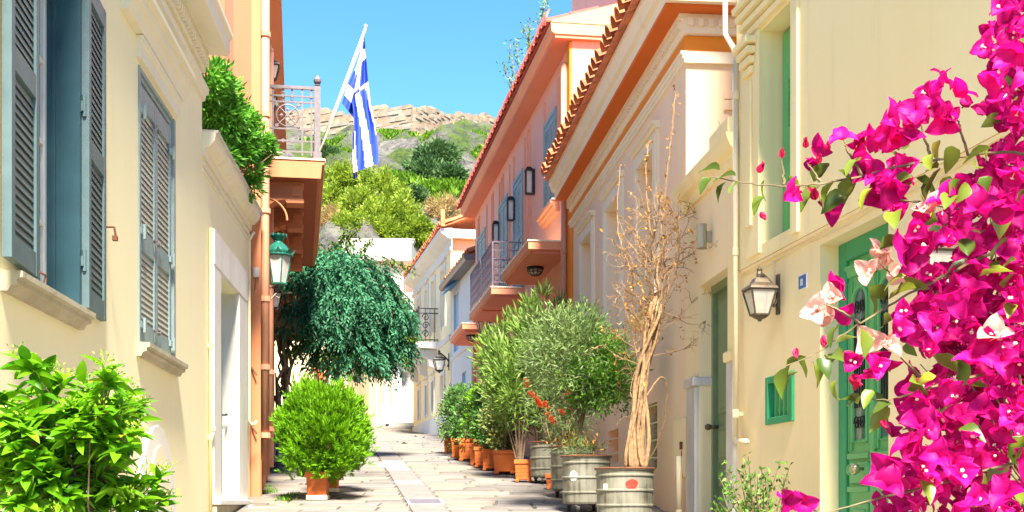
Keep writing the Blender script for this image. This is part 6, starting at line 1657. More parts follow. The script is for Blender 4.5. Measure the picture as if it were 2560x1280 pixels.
# left: thuja in an orange pot, a second one behind
Yp = 15.3
square_pot(795, 1253, Yp, 0.25, 0.33, 'orange square pot with a white base holding the round thuja', 'orange pots under the thujas', band=True, feet=False)
square_pot(823, 1236, 16.4, 0.24, 0.30, 'orange square pot half hidden behind the thuja pot', 'orange pots under the thujas', band=True, feet=False)
def thuja(name, label, X, Y, zb, zc, rx, rz_, n):
    o = empty(name, (X, Y, zb), 0, label, 'shrub')
    b = MB(); stems(b, 16, (0, 0, -0.1), rx*0.85, zc-zb+rz_*0.5, 0.010); b.build('stem', M['bark_pale'], o)
    d = unit(n); d[:, 2] *= 1.0
    rr = (0.45+0.55*rng.random(n)**0.45)*np.where(rng.random(n) < 0.07, 1.13, 1.0)
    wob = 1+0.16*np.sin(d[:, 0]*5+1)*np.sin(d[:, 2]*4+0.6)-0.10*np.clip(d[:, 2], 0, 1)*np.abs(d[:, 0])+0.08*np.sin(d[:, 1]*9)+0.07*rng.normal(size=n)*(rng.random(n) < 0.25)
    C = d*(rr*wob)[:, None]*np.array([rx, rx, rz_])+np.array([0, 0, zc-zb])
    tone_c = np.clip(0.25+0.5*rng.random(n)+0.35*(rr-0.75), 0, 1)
    per = 10
    idx = np.repeat(np.arange(n), per)
    axis = d*0.7+np.array([0, 0, 0.75])+rng.normal(size=(n, 3))*0.25
    axis /= np.linalg.norm(axis, axis=1)[:, None]
    fan = rng.normal(size=(n, 3)); fan = np.cross(axis, fan); fan /= np.linalg.norm(fan, axis=1)[:, None]
    k = np.tile(np.linspace(-1, 1, per), n)
    P = C[idx]+axis[idx]*(0.05*(1-np.abs(k)))[:, None]
    D = axis[idx]+fan[idx]*(k*0.9)[:, None]+rng.normal(size=(len(idx), 3))*0.12
    s = rng.uniform(0.7, 1.2, len(idx))
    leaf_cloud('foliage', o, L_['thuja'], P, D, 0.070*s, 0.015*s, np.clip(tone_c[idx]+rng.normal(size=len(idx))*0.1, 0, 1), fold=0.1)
    return o
zc = (HY-1078)/F*Yp+E
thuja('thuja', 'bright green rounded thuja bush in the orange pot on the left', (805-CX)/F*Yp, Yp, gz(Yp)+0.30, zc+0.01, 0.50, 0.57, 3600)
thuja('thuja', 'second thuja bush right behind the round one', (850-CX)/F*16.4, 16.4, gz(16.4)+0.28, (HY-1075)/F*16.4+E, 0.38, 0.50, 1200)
# planters by the salmon wall
for (px, py, Y, w, h, lab) in ((722, 1170, 23.0, 0.62, 0.34, 'low pale blue planter trough by the salmon wall'), (694, 1122, 24.0, 0.34, 0.55, 'tall pale blue planter box at the foot of the climber')):
    o = empty('planter', ((px-CX)/F*Y, Y, gz(Y)+0.02), -0.17, lab, 'planter', 'pale blue planters by the salmon wall')
    b = MB(); b.box(-w/2, w/2, -0.2, 0.2, 0, h-0.03); b.build('planter_body', M['pale_blue'], o, bevel=0.012)
    b = MB(); b.box(-w/2-0.02, w/2+0.02, -0.22, 0.22, h-0.03, h+0.02); b.build('rim', M['white_enamel'], o, bevel=0.01)
    b = MB(); b.box(-w/2+0.02, w/2-0.02, -0.18, 0.18, h+0.021, h+0.03); b.build('soil', M['soil'], o)
bush('planter_shrub', 'loose green shrub growing in the low pale blue planter', (722-CX)/F*23, 23.0, gz(23)+0.36, (HY-1075)/F*23+E, 0.34, 0.4, L_['climber_under'], 40, 22, (0.09, 0.035), nst=10)
# grass tufts by the salmon wall
P, D = [], []
for px, py in ((706, 1253), (712, 1257), (675, 1228), (668, 1222), (680, 1236), (720, 1246), (655, 1236), (735, 1240)):
    Yq = on_ground(px, py); n = 40
    P.append(np.array([(px-CX)/F*Yq, Yq, gz(Yq)+0.01])+rng.normal(size=(n, 3))*np.array([0.05, 0.05, 0.0])); D.append(rng.normal(size=(n, 3))*0.6+np.array([0,0,0.8]))
o = leaf_cloud('weeds', None, L_['thuja'], np.concatenate(P), np.concatenate(D), 0.06, 0.012, kind='stuff'); tag(o, 'small green weeds growing between the stones by the salmon wall', 'weeds')

# right: row of orange pots, each with its shrub
pots = [(1309, 1208, 18.25, 0.24, 0.31, 'orange pot with narrow leaved oleander, first in line after the bins', 'oleander'),
        (1263, 1188, 20.0, 0.36, 0.36, 'wide orange pot holding the yellow flecked shrub', 'shrub_variegated'),
        (1226, 1179, 20.8, 0.26, 0.34, 'orange pot squeezed beside the wide pot', 'shrub_dark'),
        (1208, 1171, 21.6, 0.28, 0.34, 'orange pot, second beyond the wide pot', 'shrub_dark'),
        (1193, 1163, 22.3, 0.26, 0.36, 'orange pot, third beyond the wide pot', 'shrub_dark'),
        (1170, 1151, 23.6, 0.34, 0.40, 'big orange pot in the middle of the far group', 'shrub_variegated'),
        (1151, 1146, 24.2, 0.22, 0.36, 'narrow orange pot just past the big far pot', 'shrub_dark'),
        (1143, 1142, 24.9, 0.22, 0.36, 'narrow orange pot, second past the big far pot', 'shrub_dark'),
        (1126, 1136, 26.5, 0.25, 0.34, 'last orange pot at the upper end of the row', 'shrub_dark')]
for i, (px, py, Y, w, h, lab_, kind_) in enumerate(pots):
    square_pot(px, py, Y, w, h, lab_, rz=R.uniform(-.06,.06))
sh_spec = [(1180, 1060, 24.4, 0.42, 0.62, 'shrub_variegated', 'pale flecked leafy shrub in the big far pot', 70), (1212, 1052, 21.8, 0.34, 0.56, 'shrub_dark', 'glossy dark green shrub in the second pot beyond the wide one', 60),
           (1160, 1048, 23.7, 0.36, 0.62, 'shrub_dark', 'dense dark shrub in the narrow pot past the big far pot', 60), (1128, 1050, 26.3, 0.36, 0.62, 'olive', 'grey green bushy shrub in the last pot of the row', 60),
           (1140, 1040, 25.2, 0.34, 0.60, 'shrub_dark', 'dark shrub between the last pot and the far narrow pots', 50), (1197, 1035, 22.6, 0.30, 0.56, 'thuja', 'small bright green conifer in the third pot beyond the wide one', 50),
           (1246, 1040, 20.4, 0.36, 0.62, 'shrub_variegated', 'yellow flecked shrub in the wide orange pot', 80), (1230, 1070, 21.0, 0.28, 0.44, 'shrub_dark', 'low dark shrub in the pot squeezed beside the wide pot', 50)]
for (px, py, Y, rx, rz_, mat_, lab_, nc) in sh_spec:
    bush('potted_shrub', lab_, (px-CX)/F*Y+0.1, Y, gz(Y)+0.32, (HY-py)/F*Y+E, rx, rz_, L_[mat_], nc, 34, (0.085, 0.036), 0.13, group='shrubs in the pots along the pink house')
# oleanders: tall, long narrow leaves
for (px, py, Y, rx, rz_, lab_, nc) in ((1290, 960, 18.9, 0.50, 0.80, 'tall oleander in the first orange pot after the bins', 95), (1345, 880, 19.4, 0.55, 0.95, 'tallest oleander behind the round olive bush', 100), (1245, 900, 21.6, 0.42, 0.85, 'slim oleander leaning out over the row of pots', 60)):
    bush('oleander', lab_, (px-CX)/F*Y+0.05, Y, gz(Y)+0.25, (HY-py)/F*Y+E, rx, rz_, L_['oleander'], nc, 30, (0.17, 0.028), 0.16, up=0.7, nst=14, jit=0.5, group='oleanders behind the bins')

M['galv'], nt, p = _new('galvanised'); N, Lk = nt.nodes, nt.links
tc = N.new('ShaderNodeTexCoord'); mp = N.new('ShaderNodeMapping'); mp.inputs['Scale'].default_value = (22, 22, 1.2); Lk.new(tc.outputs['Object'], mp.inputs[0])
n1 = N.new('ShaderNodeTexNoise'); n1.inputs['Scale'].default_value = 1.0; n1.inputs['Detail'].default_value = 6; Lk.new(mp.outputs[0], n1.inputs['Vector'])
n2 = N.new('ShaderNodeTexNoise'); n2.inputs['Scale'].default_value = 5; n2.inputs['Detail'].default_value = 6; Lk.new(tc.outputs['Object'], n2.inputs['Vector'])
ad = N.new('ShaderNodeMath'); ad.operation = 'ADD'; Lk.new(n1.outputs[0], ad.inputs[0]); Lk.new(n2.outputs[0], ad.inputs[1])
rp = N.new('ShaderNodeValToRGB'); cr = rp.color_ramp; cr.elements[0].position = 0.36; cr.elements[1].position = 0.62; cr.elements[0].color = (0.075,0.065,0.04,1); cr.elements[1].color = (0.28,0.27,0.215,1)
e = cr.elements.new(0.47); e.color = (0.20,0.195,0.15,1)
hf = N.new('ShaderNodeMath'); hf.operation = 'MULTIPLY'; hf.inputs[1].default_value = 0.5; Lk.new(ad.outputs[0], hf.inputs[0]); Lk.new(hf.outputs[0], rp.inputs[0]); Lk.new(rp.outputs[0], p.inputs['Base Color'])
p.inputs['Metallic'].default_value = 0.35; p.inputs['Roughness'].default_value = 0.55
bp = N.new('ShaderNodeBump'); bp.inputs['Strength'].default_value = 0.15; Lk.new(n2.outputs[0], bp.inputs['Height']); Lk.new(bp.outputs[0], p.inputs['Normal'])
def bin_(px, Y, dia, top_py, label, extra=None):
    g = gz(Y)+0.02; r = dia/2; zt = (HY-top_py)/F*Y+E-g
    o = empty('metal_bin', ((px-CX)/F*Y, Y, g), 0, label, 'bin', 'galvanised bins used as planters')
    c = 0.085; h = zt
    pr = [(r*0.93, c), (r*0.965, c+0.02)]
    for zf in (0.24, 0.55, 0.86):
        z = c+(h-c)*zf; rr = r*(0.965+0.035*zf)
        pr += [(rr, z-0.014), (rr+0.011, z-0.006), (rr+0.011, z+0.006), (rr, z+0.014)]
    pr += [(r, h-0.02), (r+0.015, h-0.012), (r+0.015, h+0.006), (r-0.008, h+0.006), (r-0.012, h-0.12)]
    b = MB(); b.lathe(pr, (0,0,0), 40, cap=False); b.lathe([(r*0.9, c), (r*0.9, c+0.004)], (0,0,0), 24); b.build('bin_body', M['galv'], o, smooth=False)
    b = MB(); b.tube([((r+0.012)*math.cos(t), (r+0.012)*math.sin(t), h) for t in np.linspace(0, 2*math.pi, 41)], 0.010, 6); b.build('rim', M['rust'], o, smooth=True)
    b = MB(); b.lathe([(r-0.014, h-0.11), (r-0.014, h-0.09), (0.05, h-0.07)], (0,0,0), 24); b.build('soil', M['soil'], o)
    for k in range(4):
        a = math.pi/4+k*math.pi/2+0.3; x, y = r*0.78*math.cos(a), r*0.78*math.sin(a)
        w = MB(); w.tube([(x-0.018, y, 0.04), (x+0.018, y, 0.04)], 0.038, 12); cw = w.build('castor', M['rubber'], o)
        w = MB(); w.box(x-0.03, x+0.03, y-0.022, y+0.022, 0.06, c+0.01); w.build('fork', M['iron_grey'], cw)
    def patch(pxc, pyc, wr, hr, mat, name, shape='round'):
        # a thin patch hugging the curved side, facing the camera side
        dx = (pxc-px)/F*Y; a0 = math.asin(max(-1, min(1, dx/r))); zc_ = (HY-pyc)/F*Y+E-g
        q = MB(); vs = [(0,0,0)]; n = 20; fs = []
        rr = r*(0.965+0.035*((zc_-c)/(h-c)))+0.004
        P_ = lambda da, dz: (rr*math.sin(a0+da), -rr*math.cos(a0+da), zc_+dz)
        vs = [P_(0, 0)]
        for k in range(n):
            t = 2*math.pi*k/n
            f_ = 1.0 if shape == 'round' else (1+0.10*math.sin(2*t+1)+0.06*math.sin(5*t)+0.05*math.sin(9*t)) if shape == 'blot' else 1/max(abs(math.cos(t)), abs(math.sin(t)))
            vs.append(P_(wr/r*f_*math.cos(t), hr*f_*math.sin(t)))
        for k in range(n): fs.append((0, 1+k, 1+(k+1) % n))
        q.add(vs, fs); q.build(name, mat, o)
    if extra: 
        for e in extra: patch(*e)
    return o, g+h
_, bt1 = bin_(1562, 12.4, 0.555, 1172, 'galvanised bin with a red paint blot holding the dry vine', [(1573, 1211, 0.056, 0.050, M['red_paint'], 'paint_blot', 'blot'), (1510, 1219, 0.028, 0.034, M['blind_white'], 'torn_sticker', 'sq')])
_, bt2 = bin_(1465, 13.8, 0.52, 1141, 'galvanised bin with a round white sticker holding the olive bush', [(1431, 1191, 0.047, 0.056, M['white_enamel'], 'round_sticker', 'round')])
_, bt3 = bin_(1432, 15.6, 0.54, 1118, 'galvanised bin standing right behind the stickered bin')
_, bt4 = bin_(1373, 18.0, 0.54, 1106, 'galvanised bin on castors beside the first orange pot')
square_pot(1384, 1222, 16.9, 0.2, 0.2, 'small orange pot tucked between two galvanised bins', 'orange square pots along the pink house')

# round olive bush on a trunk in bin two
X2, Y2 = (1452-CX)/F*13.9, 13.9
o = empty('olive_bush', (X2, Y2, bt2-0.08), 0, 'large round olive green bush growing from the stickered bin', 'shrub')
zc = (HY-920)/F*14.5+E-o.location.z
b = MB(); limbs(b, (0,0,0), (0.02, 0, zc*0.55), [(R.uniform(-.5,.5), R.uniform(-.4,.4), zc+R.uniform(-.3,.5)) for _ in range(16)], 0.035, 0.04); b.build('trunk', M['bark'], o)
P, D, T = crown((-0.06, 0, zc+0.06), (0.62, 0.55, 0.60), 190, 44, 0.15, 0.35, 0.35, 0.7, 0.6); s = rng.uniform(0.7, 1.2, len(P))
leaf_cloud('foliage', o, L_['olive'], P, D, 0.075*s, 0.016*s, T)
P, D, T = crown((0.22, -0.1, zc-0.15), (0.42, 0.45, 0.45), 100, 40, 0.13, 0.35, 0.3, 0.7, 0.6); s = rng.uniform(0.7, 1.2, len(P))
leaf_cloud('foliage', o, L_['myrtle'], P, D, 0.07*s, 0.02*s, T)
P = rng.normal(size=(420, 3))*np.array([0.1, 0.1, 0.07])+np.array([-0.02, -0.05, 0.16]); leaf_cloud('undergrowth', o, L_['olive'], P, rng.normal(size=(420, 3))+np.array([0,0,0.8]), 0.09, 0.008)
# bottlebrush with red flowers in bin three
X3, Y3 = (1400-CX)/F*15.6, 15.6
o = bush('bottlebrush', 'arching shrub with red bottlebrush flowers between the bins', X3, Y3, bt3-0.08, (HY-1000)/F*15.6+E, 0.42, 0.55, L_['olive'], 60, 30, (0.10, 0.012), 0.14, nst=12, up=0.5)
for (px, py) in ((1412, 945), (1420, 985), (1436, 1003), (1318, 956), (1328, 985), (1345, 1005), (1350, 1010), (1372, 1040), (1380, 1050), (1316, 960), (1450, 948), (1405, 1030), (1338, 992), (1365, 1012)):
    q = ray(px, py, 15.0)-Vector(o.location); n = 150
    t = rng.random(n); a = rng.random(n)*6.28
    ax_ = np.array([0.3, 0, -0.8]); P = np.array(q)+ax_*0.10*(t-0.5)[:, None]; D = np.stack([np.cos(a), np.sin(a), rng.normal(size=n)*0.3], 1)
    leaf_cloud('flower', o, L_['red_flower'], P, D, 0.04, 0.006)
P = rng.normal(size=(260, 3))*np.array([0.16, 0.1, 0.07])+np.array([0.20, -0.1, 0.10]); leaf_cloud('dry_leaves', o, L_['brown_leaf'], P, rng.normal(size=(260, 3)), 0.06, 0.025)

# dry vine in bin one
X1, Y1 = (1578-CX)/F*12.45, 12.45
vn = empty('dry_vine', (X1, Y1, bt1-0.1), 0, 'tall leafless twisted vine growing from the red blotted bin up the peach house', 'vine')
vo = Vector(vn.location); V_ = lambda px, py, Y=12.5: ray(px, py, Y)-vo
b = MB()
trunk_pts = [(1590, 1175), (1592, 1080), (1600, 960), (1622, 860), (1640, 760), (1648, 690)]
for (px0, r0_, top) in ((1580, 0.050, 1075), (1602, 0.045, 1010), (1592, 0.040, 1040)):
    b.tube([V_(px0, 1195), V_(px0+2, 1150), V_(px0-3, 1110), V_(px0+4, top)], [r0_*1.15, r0_, r0_*0.95, r0_*0.8], 9)
for k in range(17):
    ph_ = R.uniform(0, 6.28); rr0 = R.uniform(0.02, 0.115); tws = R.choice([-1, 1])*R.uniform(0.6, 3.2)
    pts, rd = [], []; n = 24; stop = R.uniform(0.7, 1.0); thick = R.choice([0.008, 0.010, 0.013, 0.018, 0.024]); wx_, wy_ = R.uniform(0, 6), R.uniform(0, 6)
    for i in range(n):
        t = i/(n-1)*stop; f = t*(len(trunk_pts)-1); j = min(int(f), len(trunk_pts)-2); u = f-j
        px = trunk_pts[j][0]*(1-u)+trunk_pts[j+1][0]*u; py = trunk_pts[j][1]*(1-u)+trunk_pts[j+1][1]*u
        c = V_(px, py); rr = rr0*(0.95-0.25*t+0.55*max(0, t-0.6)); a = ph_+t*tws
        pts.append(c+Vector((math.cos(a)*rr+0.022*math.sin(wx_+t*13), math.sin(a)*rr*0.8+0.02*math.sin(wy_+t*11), R.uniform(-.01,.01))))
        rd.append(thick*(1-0.45*t)*R.uniform(0.85, 1.12))
    b.tube(pts, rd, 6)
b.build('trunk', M['bark_pale'], vn, smooth=True)
b = MB(); LP, LD = [], []
def twig(p, d, L__, r, depth):
    pts = [p]; v = Vector(d).normalized(); n = 7
    for i in range(n):
        v = (v+Vector((R.gauss(0,.22), R.gauss(0,.22), R.gauss(0.02,.2)))).normalized()
        pts.append(pts[-1]+v*L__/n)
    b.tube(pts, [r*(1-0.8*i/n) for i in range(n+1)], 4)
    if depth > 0:
        for i in range(R.randint(3, 5)):
            q = R.choice(pts[2:]); w = (v+Vector((R.gauss(0,.8), R.gauss(0,.8), R.gauss(0,.7)))).normalized()
            twig(q, w, L__*R.uniform(.3,.55), r*0.55, depth-1)
    else:
        if R.random() < 0.16: LP.append(pts[-1]); LD.append(v)
for k in range(62):
    px, py = R.choice([(1650, 600), (1655, 560), (1620, 640), (1600, 700), (1610, 900), (1622, 850), (1640, 760), (1648, 700), (1640, 740), (1655, 650), (1630, 800), (1660, 620), (1640, 680)])
    p = V_(px+R.uniform(-18, 18), py+R.uniform(-25, 25))
    twig(p, (R.gauss(-0.15, .8), R.gauss(0, .5), R.gauss(.55, .6)), R.uniform(0.25, 0.62), R.uniform(0.005, 0.010), 2)
for (path, r) in (([(1645, 720), (1655, 560), (1668, 430), (1682, 320), (1690, 215)], 0.011), ([(1640, 720), (1625, 560), (1612, 430), (1624, 345)], 0.009), ([(1650, 700), (1700, 640), (1690, 560), (1670, 500), (1640, 480)], 0.012), ([(1645, 760), (1690, 700), (1702, 600), (1685, 520)], 0.010), ([(1630, 780), (1560, 640), (1540, 560), (1553, 400)], 0.008), ([(1630, 820), (1590, 720), (1535, 770)], 0.010), ([(1610, 1000), (1660, 920), (1672, 1000), (1650, 1100), (1612, 1170)], 0.009), ([(1600, 1050), (1560, 1040), (1540, 1065)], 0.006)):
    n = 26; t = np.linspace(0, 1, n); pa = np.array(path, float); tt = np.linspace(0, 1, len(pa))
    xs_ = np.interp(t, tt, pa[:, 0]); ys_ = np.interp(t, tt, pa[:, 1])
    xs_ = np.convolve(np.pad(xs_, 3, 'edge'), np.ones(7)/7, 'valid'); ys_ = np.convolve(np.pad(ys_, 3, 'edge'), np.ones(7)/7, 'valid')
    pts = [V_(x+R.uniform(-2,2), y, 12.55+0.25*k_/n) for k_, (x, y) in enumerate(zip(xs_, ys_))]
    b.tube(pts, [r*(1-0.6*k_/n) for k_ in range(n)], 5)
    for q in pts[-14:]:
        if path[-1][1] < 500 and R.random() < 0.8: LP.append(q+Vector((R.gauss(0,.02),0,R.gauss(0,.02)))); LD.append(Vector((R.gauss(0,1), R.gauss(0,1), R.gauss(0,1))))
b.build('twig', M['bark_pale'], vn)
LP = np.array([tuple(p) for p in LP]); LD = np.array([tuple(p) for p in LD])
idx = np.repeat(np.arange(len(LP)), 2)
leaf_cloud('dry_leaf', vn, L_['brown_leaf'], LP[idx]+rng.normal(size=(len(idx), 3))*0.012, LD[idx]+rng.normal(size=(len(idx), 3))*0.8, rng.uniform(0.03, 0.055, len(idx)), 0.025, kind='stuff')

# shrub hanging over the low wall (left) and one on the pink roof
o = empty('overhanging_shrub', ray(575, 360, 14.3)-Vector((0, 0, 0.6)), 0, 'bright green glossy shrub spilling over the low cream wall', 'shrub')
oo = Vector(o.location); P, D, T = [], [], []
for (px, py, Y, rx, ry) in ((530, 205, 13.6, 50, 50), (545, 290, 13.9, 60, 60), (575, 350, 14.2, 70, 55), (600, 420, 14.5, 55, 50), (610, 340, 14.4, 55, 40), (650, 375, 14.6, 40, 22), (545, 380, 14.0, 50, 40), (620, 465, 14.7, 25, 25), (520, 250, 13.7, 40, 50), (560, 240, 13.9, 50, 45), (635, 360, 14.5, 45, 30), (585, 300, 14.2, 55, 45), (640, 420, 14.6, 30, 30)):
    c = ray(px, py, Y)-oo-Vector((0.0, 0, 0)); k = Y/F
    p, d, t = crown(c, (rx*k, rx*k, ry*k), int(rx*ry/38), 16, 0.05, 0.75, 0.25, 1.0, 0.45)
    P.append(p); D.append(d); T.append(t)
P, D, T = np.concatenate(P), np.concatenate(D), np.concatenate(T); s = rng.uniform(0.7, 1.2, len(P))
leaf_cloud('foliage', o, L_['pitto'], P, D, 0.10*s, 0.026*s, T)
b = MB(); r0 = Vector((LF.P.x-1.3, 14.4, gz(14.4)))-oo; b.tube([r0, r0+Vector((0.1, 0, 2.4)), Vector((LF.P.x-0.75, 14.3, 4.3))-oo], [0.07, 0.06, 0.05], 7); limbs(b, Vector((LF.P.x-0.75, 14.3, 4.3))-oo, Vector((LF.P.x-0.45, 14.3, 4.75))-oo, [ray(x, y, 14.3)-oo for x, y in ((530, 210), (545, 290), (600, 420), (650, 375), (680, 385), (620, 340))], 0.05, 0.05); b.build('trunk', M['bark'], o)
o = empty('roof_plant', KF.w(3.2, -0.9, KT+0.5), 0, 'leafy green sapling growing on the red tiled roof', 'plant')
oo = Vector(o.location); b = MB(); P, D = [], []
for (a, e) in (((1290, 200), (1275, 110)), ((1300, 180), (1292, 105)), ((1318, 150), (1325, 60)), ((1330, 120), (1312, 70)), ((1280, 210), (1262, 165)), ((1350, 40), (1366, 5))):
    q = [ray(a[0]*(1-t)+e[0]*t, a[1]*(1-t)+e[1]*t+12*(1-t), 24.5)-oo for t in np.linspace(-0.6, 1, 9)]
    b.tube(q, 0.010, 4)
    for x in q[3:]:
        for _ in range(11): P.append(np.array(x)+rng.normal(size=3)*0.045); D.append(rng.normal(size=3)+np.array([0,0,0.6]))
b.build('stem', M['bark'], o); leaf_cloud('foliage', o, L_['myrtle'], np.array(P), np.array(D), 0.085, 0.028)

# small shrub against the villa wall
o = empty('wall_shrub', (1.72, 9.0, gz(9.0)), 0, 'small twiggy green shrub at the foot of the cream villa wall', 'shrub')
b = MB(); P, D = [], []
for k in range(34):
    e = ray(R.gauss(1870, 60), R.uniform(1140, 1275), R.uniform(8.8, 9.3))-Vector(o.location); e.x = max(-0.4, min(0.4, e.x))
    s_ = Vector((R.uniform(-.06,.06), R.uniform(-.06,.06), -0.02)); m_ = s_.lerp(e, 0.55)+Vector((R.uniform(-.06,.06), R.uniform(-.06,.06), 0.05))
    q = [s_, s_.lerp(m_, .5), m_, m_.lerp(e, .5), e]; b.tube(q, [0.008, 0.007, 0.006, 0.004, 0.002], 5)
    for t in np.linspace(0.25, 1, 24):
        f = t*4; j = min(3, int(f)); x = q[j].lerp(q[j+1], f-j); P.append(np.array(x)+rng.normal(size=3)*0.012); D.append(rng.normal(size=3)+np.array([0,0,0.5]))
b.build('stem', M['twig_green'], o); leaf_cloud('foliage', o, L_['myrtle'], np.array(P), np.array(D), rng.uniform(0.03, 0.055, len(P)), 0.022)

# ------------------------------------------------------------------ foreground shrub, left: every large leaf its own piece
def leaf_mesh(name, L__, W_, mat, curl=0.25, fold=0.18, tipw=0.0, n=5, wave=0.0):
    m = MB(); vs = []
    for i in range(n+1):
        t = i/n; w = W_/2*math.sin(math.pi*t**0.8)**0.85 if 0 < t < 1 else 0.0008
        z = -curl*L__*t*t; x = L__*t
        wv = wave*W_*math.sin(t*9)
        vs += [(x, -w, z+fold*w*2+wv), (x, 0, z), (x, w, z+fold*w*2-wv)]
    fs = []
    for i in range(n):
        a = 3*i; fs += [(a, a+1, a+4, a+3), (a+1, a+2, a+5, a+4)]
    m.add(vs, fs); return m.mesh(name, mat, smooth=True)
M['leaf_fore'] = leafmat('leaf_fore', (0.04,0.18,0.005), (0.21,0.50,0.012), 0.5, 0.4, yellow=(0.50,0.44,0.02), per_object=True, spec=0.3)
L_['blossom'] = leafmat('blossom', (0.16,0.32,0.015), (0.34,0.48,0.03), 0.3)
fb = empty('viburnum', ((250-CX)/F*5.0, 5.0, gz(5.0)), 0, 'lush bright green broad leaved shrub in front of the cream house', 'shrub')
fo = Vector(fb.location)
lms = [leaf_mesh('leaf', l, w, M['leaf_fore'], c, f) for l, w, c, f in ((0.105, 0.048, 0.25, 0.2), (0.09, 0.044, 0.4, 0.15), (0.115, 0.050, 0.12, 0.25), (0.08, 0.040, 0.5, 0.12))]
b = MB(); tips = []
P_ = lambda px, py, Y=5.0: ray(px, py, Y)-fo
trunk_t = P_(240, 1180)
b.tube([(0, 0, -0.05), (0.02, 0, 0.4), P_(222, 1290, 5.0), P_(240, 1180, 5.0), P_(258, 1120, 5.0)], [0.022, 0.02, 0.016, 0.013, 0.009], 8)
spots = [(60, 905), (95, 930), (150, 950), (265, 925), (280, 950), (320, 985), (345, 1015), (210, 960), (30, 1040), (70, 1050), (120, 1010), (180, 1020), (250, 1030), (300, 1050), (330, 1080), (20, 1120), (80, 1120), (140, 1100), (200, 1100), (260, 1090), (55, 1190), (110, 1180), (160, 1200), (40, 1250), (100, 1255), (150, 1260), (290, 1180), (310, 1230), (350, 1200), (400, 1190), (340, 1250), (280, 1260), (410, 1250), (230, 1250), (5, 1180), (360, 1270), (200, 1160), (120, 1060), (230, 990), (300, 1010), (60, 980), (5, 1060)]
spots += [(R.uniform(-30, 345), R.uniform(985, 1285)) for _ in range(46)]
for (px, py) in spots:
    Y = R.uniform(4.7, 5.3); e = P_(px, py, Y)
    s_ = R.choice([P_(222, 1290), P_(240, 1180), P_(258, 1120), Vector((0.02, 0, 0.5))]) if px < 330 or py < 1150 else P_(260, 1330)
    m_ = s_.lerp(e, 0.55)+Vector((R.uniform(-.03,.03), R.uniform(-.04,.04), -0.02))
    b.tube([s_, s_.lerp(m_, .5), m_, m_.lerp(e, .6), e], [0.005, 0.0045, 0.004, 0.003, 0.002], 5)
    tips.append((e, (e-m_).normalized()))
b.build('stem', M['bark'], fb)
nleaf = 0; extra_p, extra_d = [], []
from mathutils import Quaternion
def place_leaf(parent, meshes, p, d, roll, sc_, name='leaf'):
    q = Vector(d).to_track_quat('X', 'Z'); q = q @ Quaternion((1, 0, 0), roll)
    o = piece(name, R.choice(meshes), parent, p, q.to_euler(), sc_); return o
for (e, d) in tips:
    k = R.randint(9, 13)
    for i in range(k):
        a = i*2.4+R.uniform(-.3,.3); el = R.uniform(-0.5, 0.75)
        dr_ = Vector((math.cos(a)*math.cos(el), math.sin(a)*math.cos(el), math.sin(el)))+d*0.35
        p = e-d*R.uniform(0, 0.05)
        if nleaf < 298: place_leaf(fb, lms, p, dr_, R.gauss(0, .35), R.uniform(.7, 1.15)); nleaf += 1
        else: extra_p.append(p); extra_d.append(dr_)
    for _ in range(10): extra_p.append(e-d*R.uniform(0.03, 0.14)+Vector((R.gauss(0,.02), R.gauss(0,.02), R.gauss(0,.02)))); extra_d.append(Vector((R.gauss(0,1), R.gauss(0,1), R.gauss(0,.6))))
em = MB(); 
def add_leaf(mbx, p, d, L__, W_):
    q = Vector(d).to_track_quat('X', 'Z') @ Quaternion((1,0,0), R.gauss(0,.5)); n = 4; vs = []
    for i in range(n+1):
        t = i/n; w = W_/2*math.sin(math.pi*t**0.8)**0.85 if 0 < t < 1 else 0.0008
        for y, z in ((-w, 0.36*w-0.25*L__*t*t), (0, -0.25*L__*t*t), (w, 0.36*w-0.25*L__*t*t)): vs.append(Vector(p)+q @ Vector((L__*t, y, z)))
    mbx.add(vs, [f for i in range(n) for f in ((3*i, 3*i+1, 3*i+4, 3*i+3), (3*i+1, 3*i+2, 3*i+5, 3*i+4))])
for p, d in zip(extra_p, extra_d): add_leaf(em, p, d, R.uniform(.07,.11), R.uniform(.032,.048))
ex = em.build('leaf', None, fb, smooth=True, kind='stuff')
ex.data.materials.append(leafmat('leaf_fore_mass', (0.04,0.17,0.005), (0.20,0.48,0.012), 0.45, 0.4, spec=0.3))
at = ex.data.attributes.new('tone', 'FLOAT', 'POINT'); at.data.foreach_set('value', np.repeat(rng.random(len(extra_p)), 15).astype(np.float32))
# small flower heads at the tips
for (e, d) in tips[:40]:
    n = 46; c = np.array(e+d*0.035); P = c+rng.normal(size=(n, 3))*np.array([0.016, 0.016, 0.014]); D = P-c+np.array([0, 0, 0.015])
    leaf_cloud('flower_head', fb, L_['blossom'], P, D, 0.014, 0.008, kind='stuff')

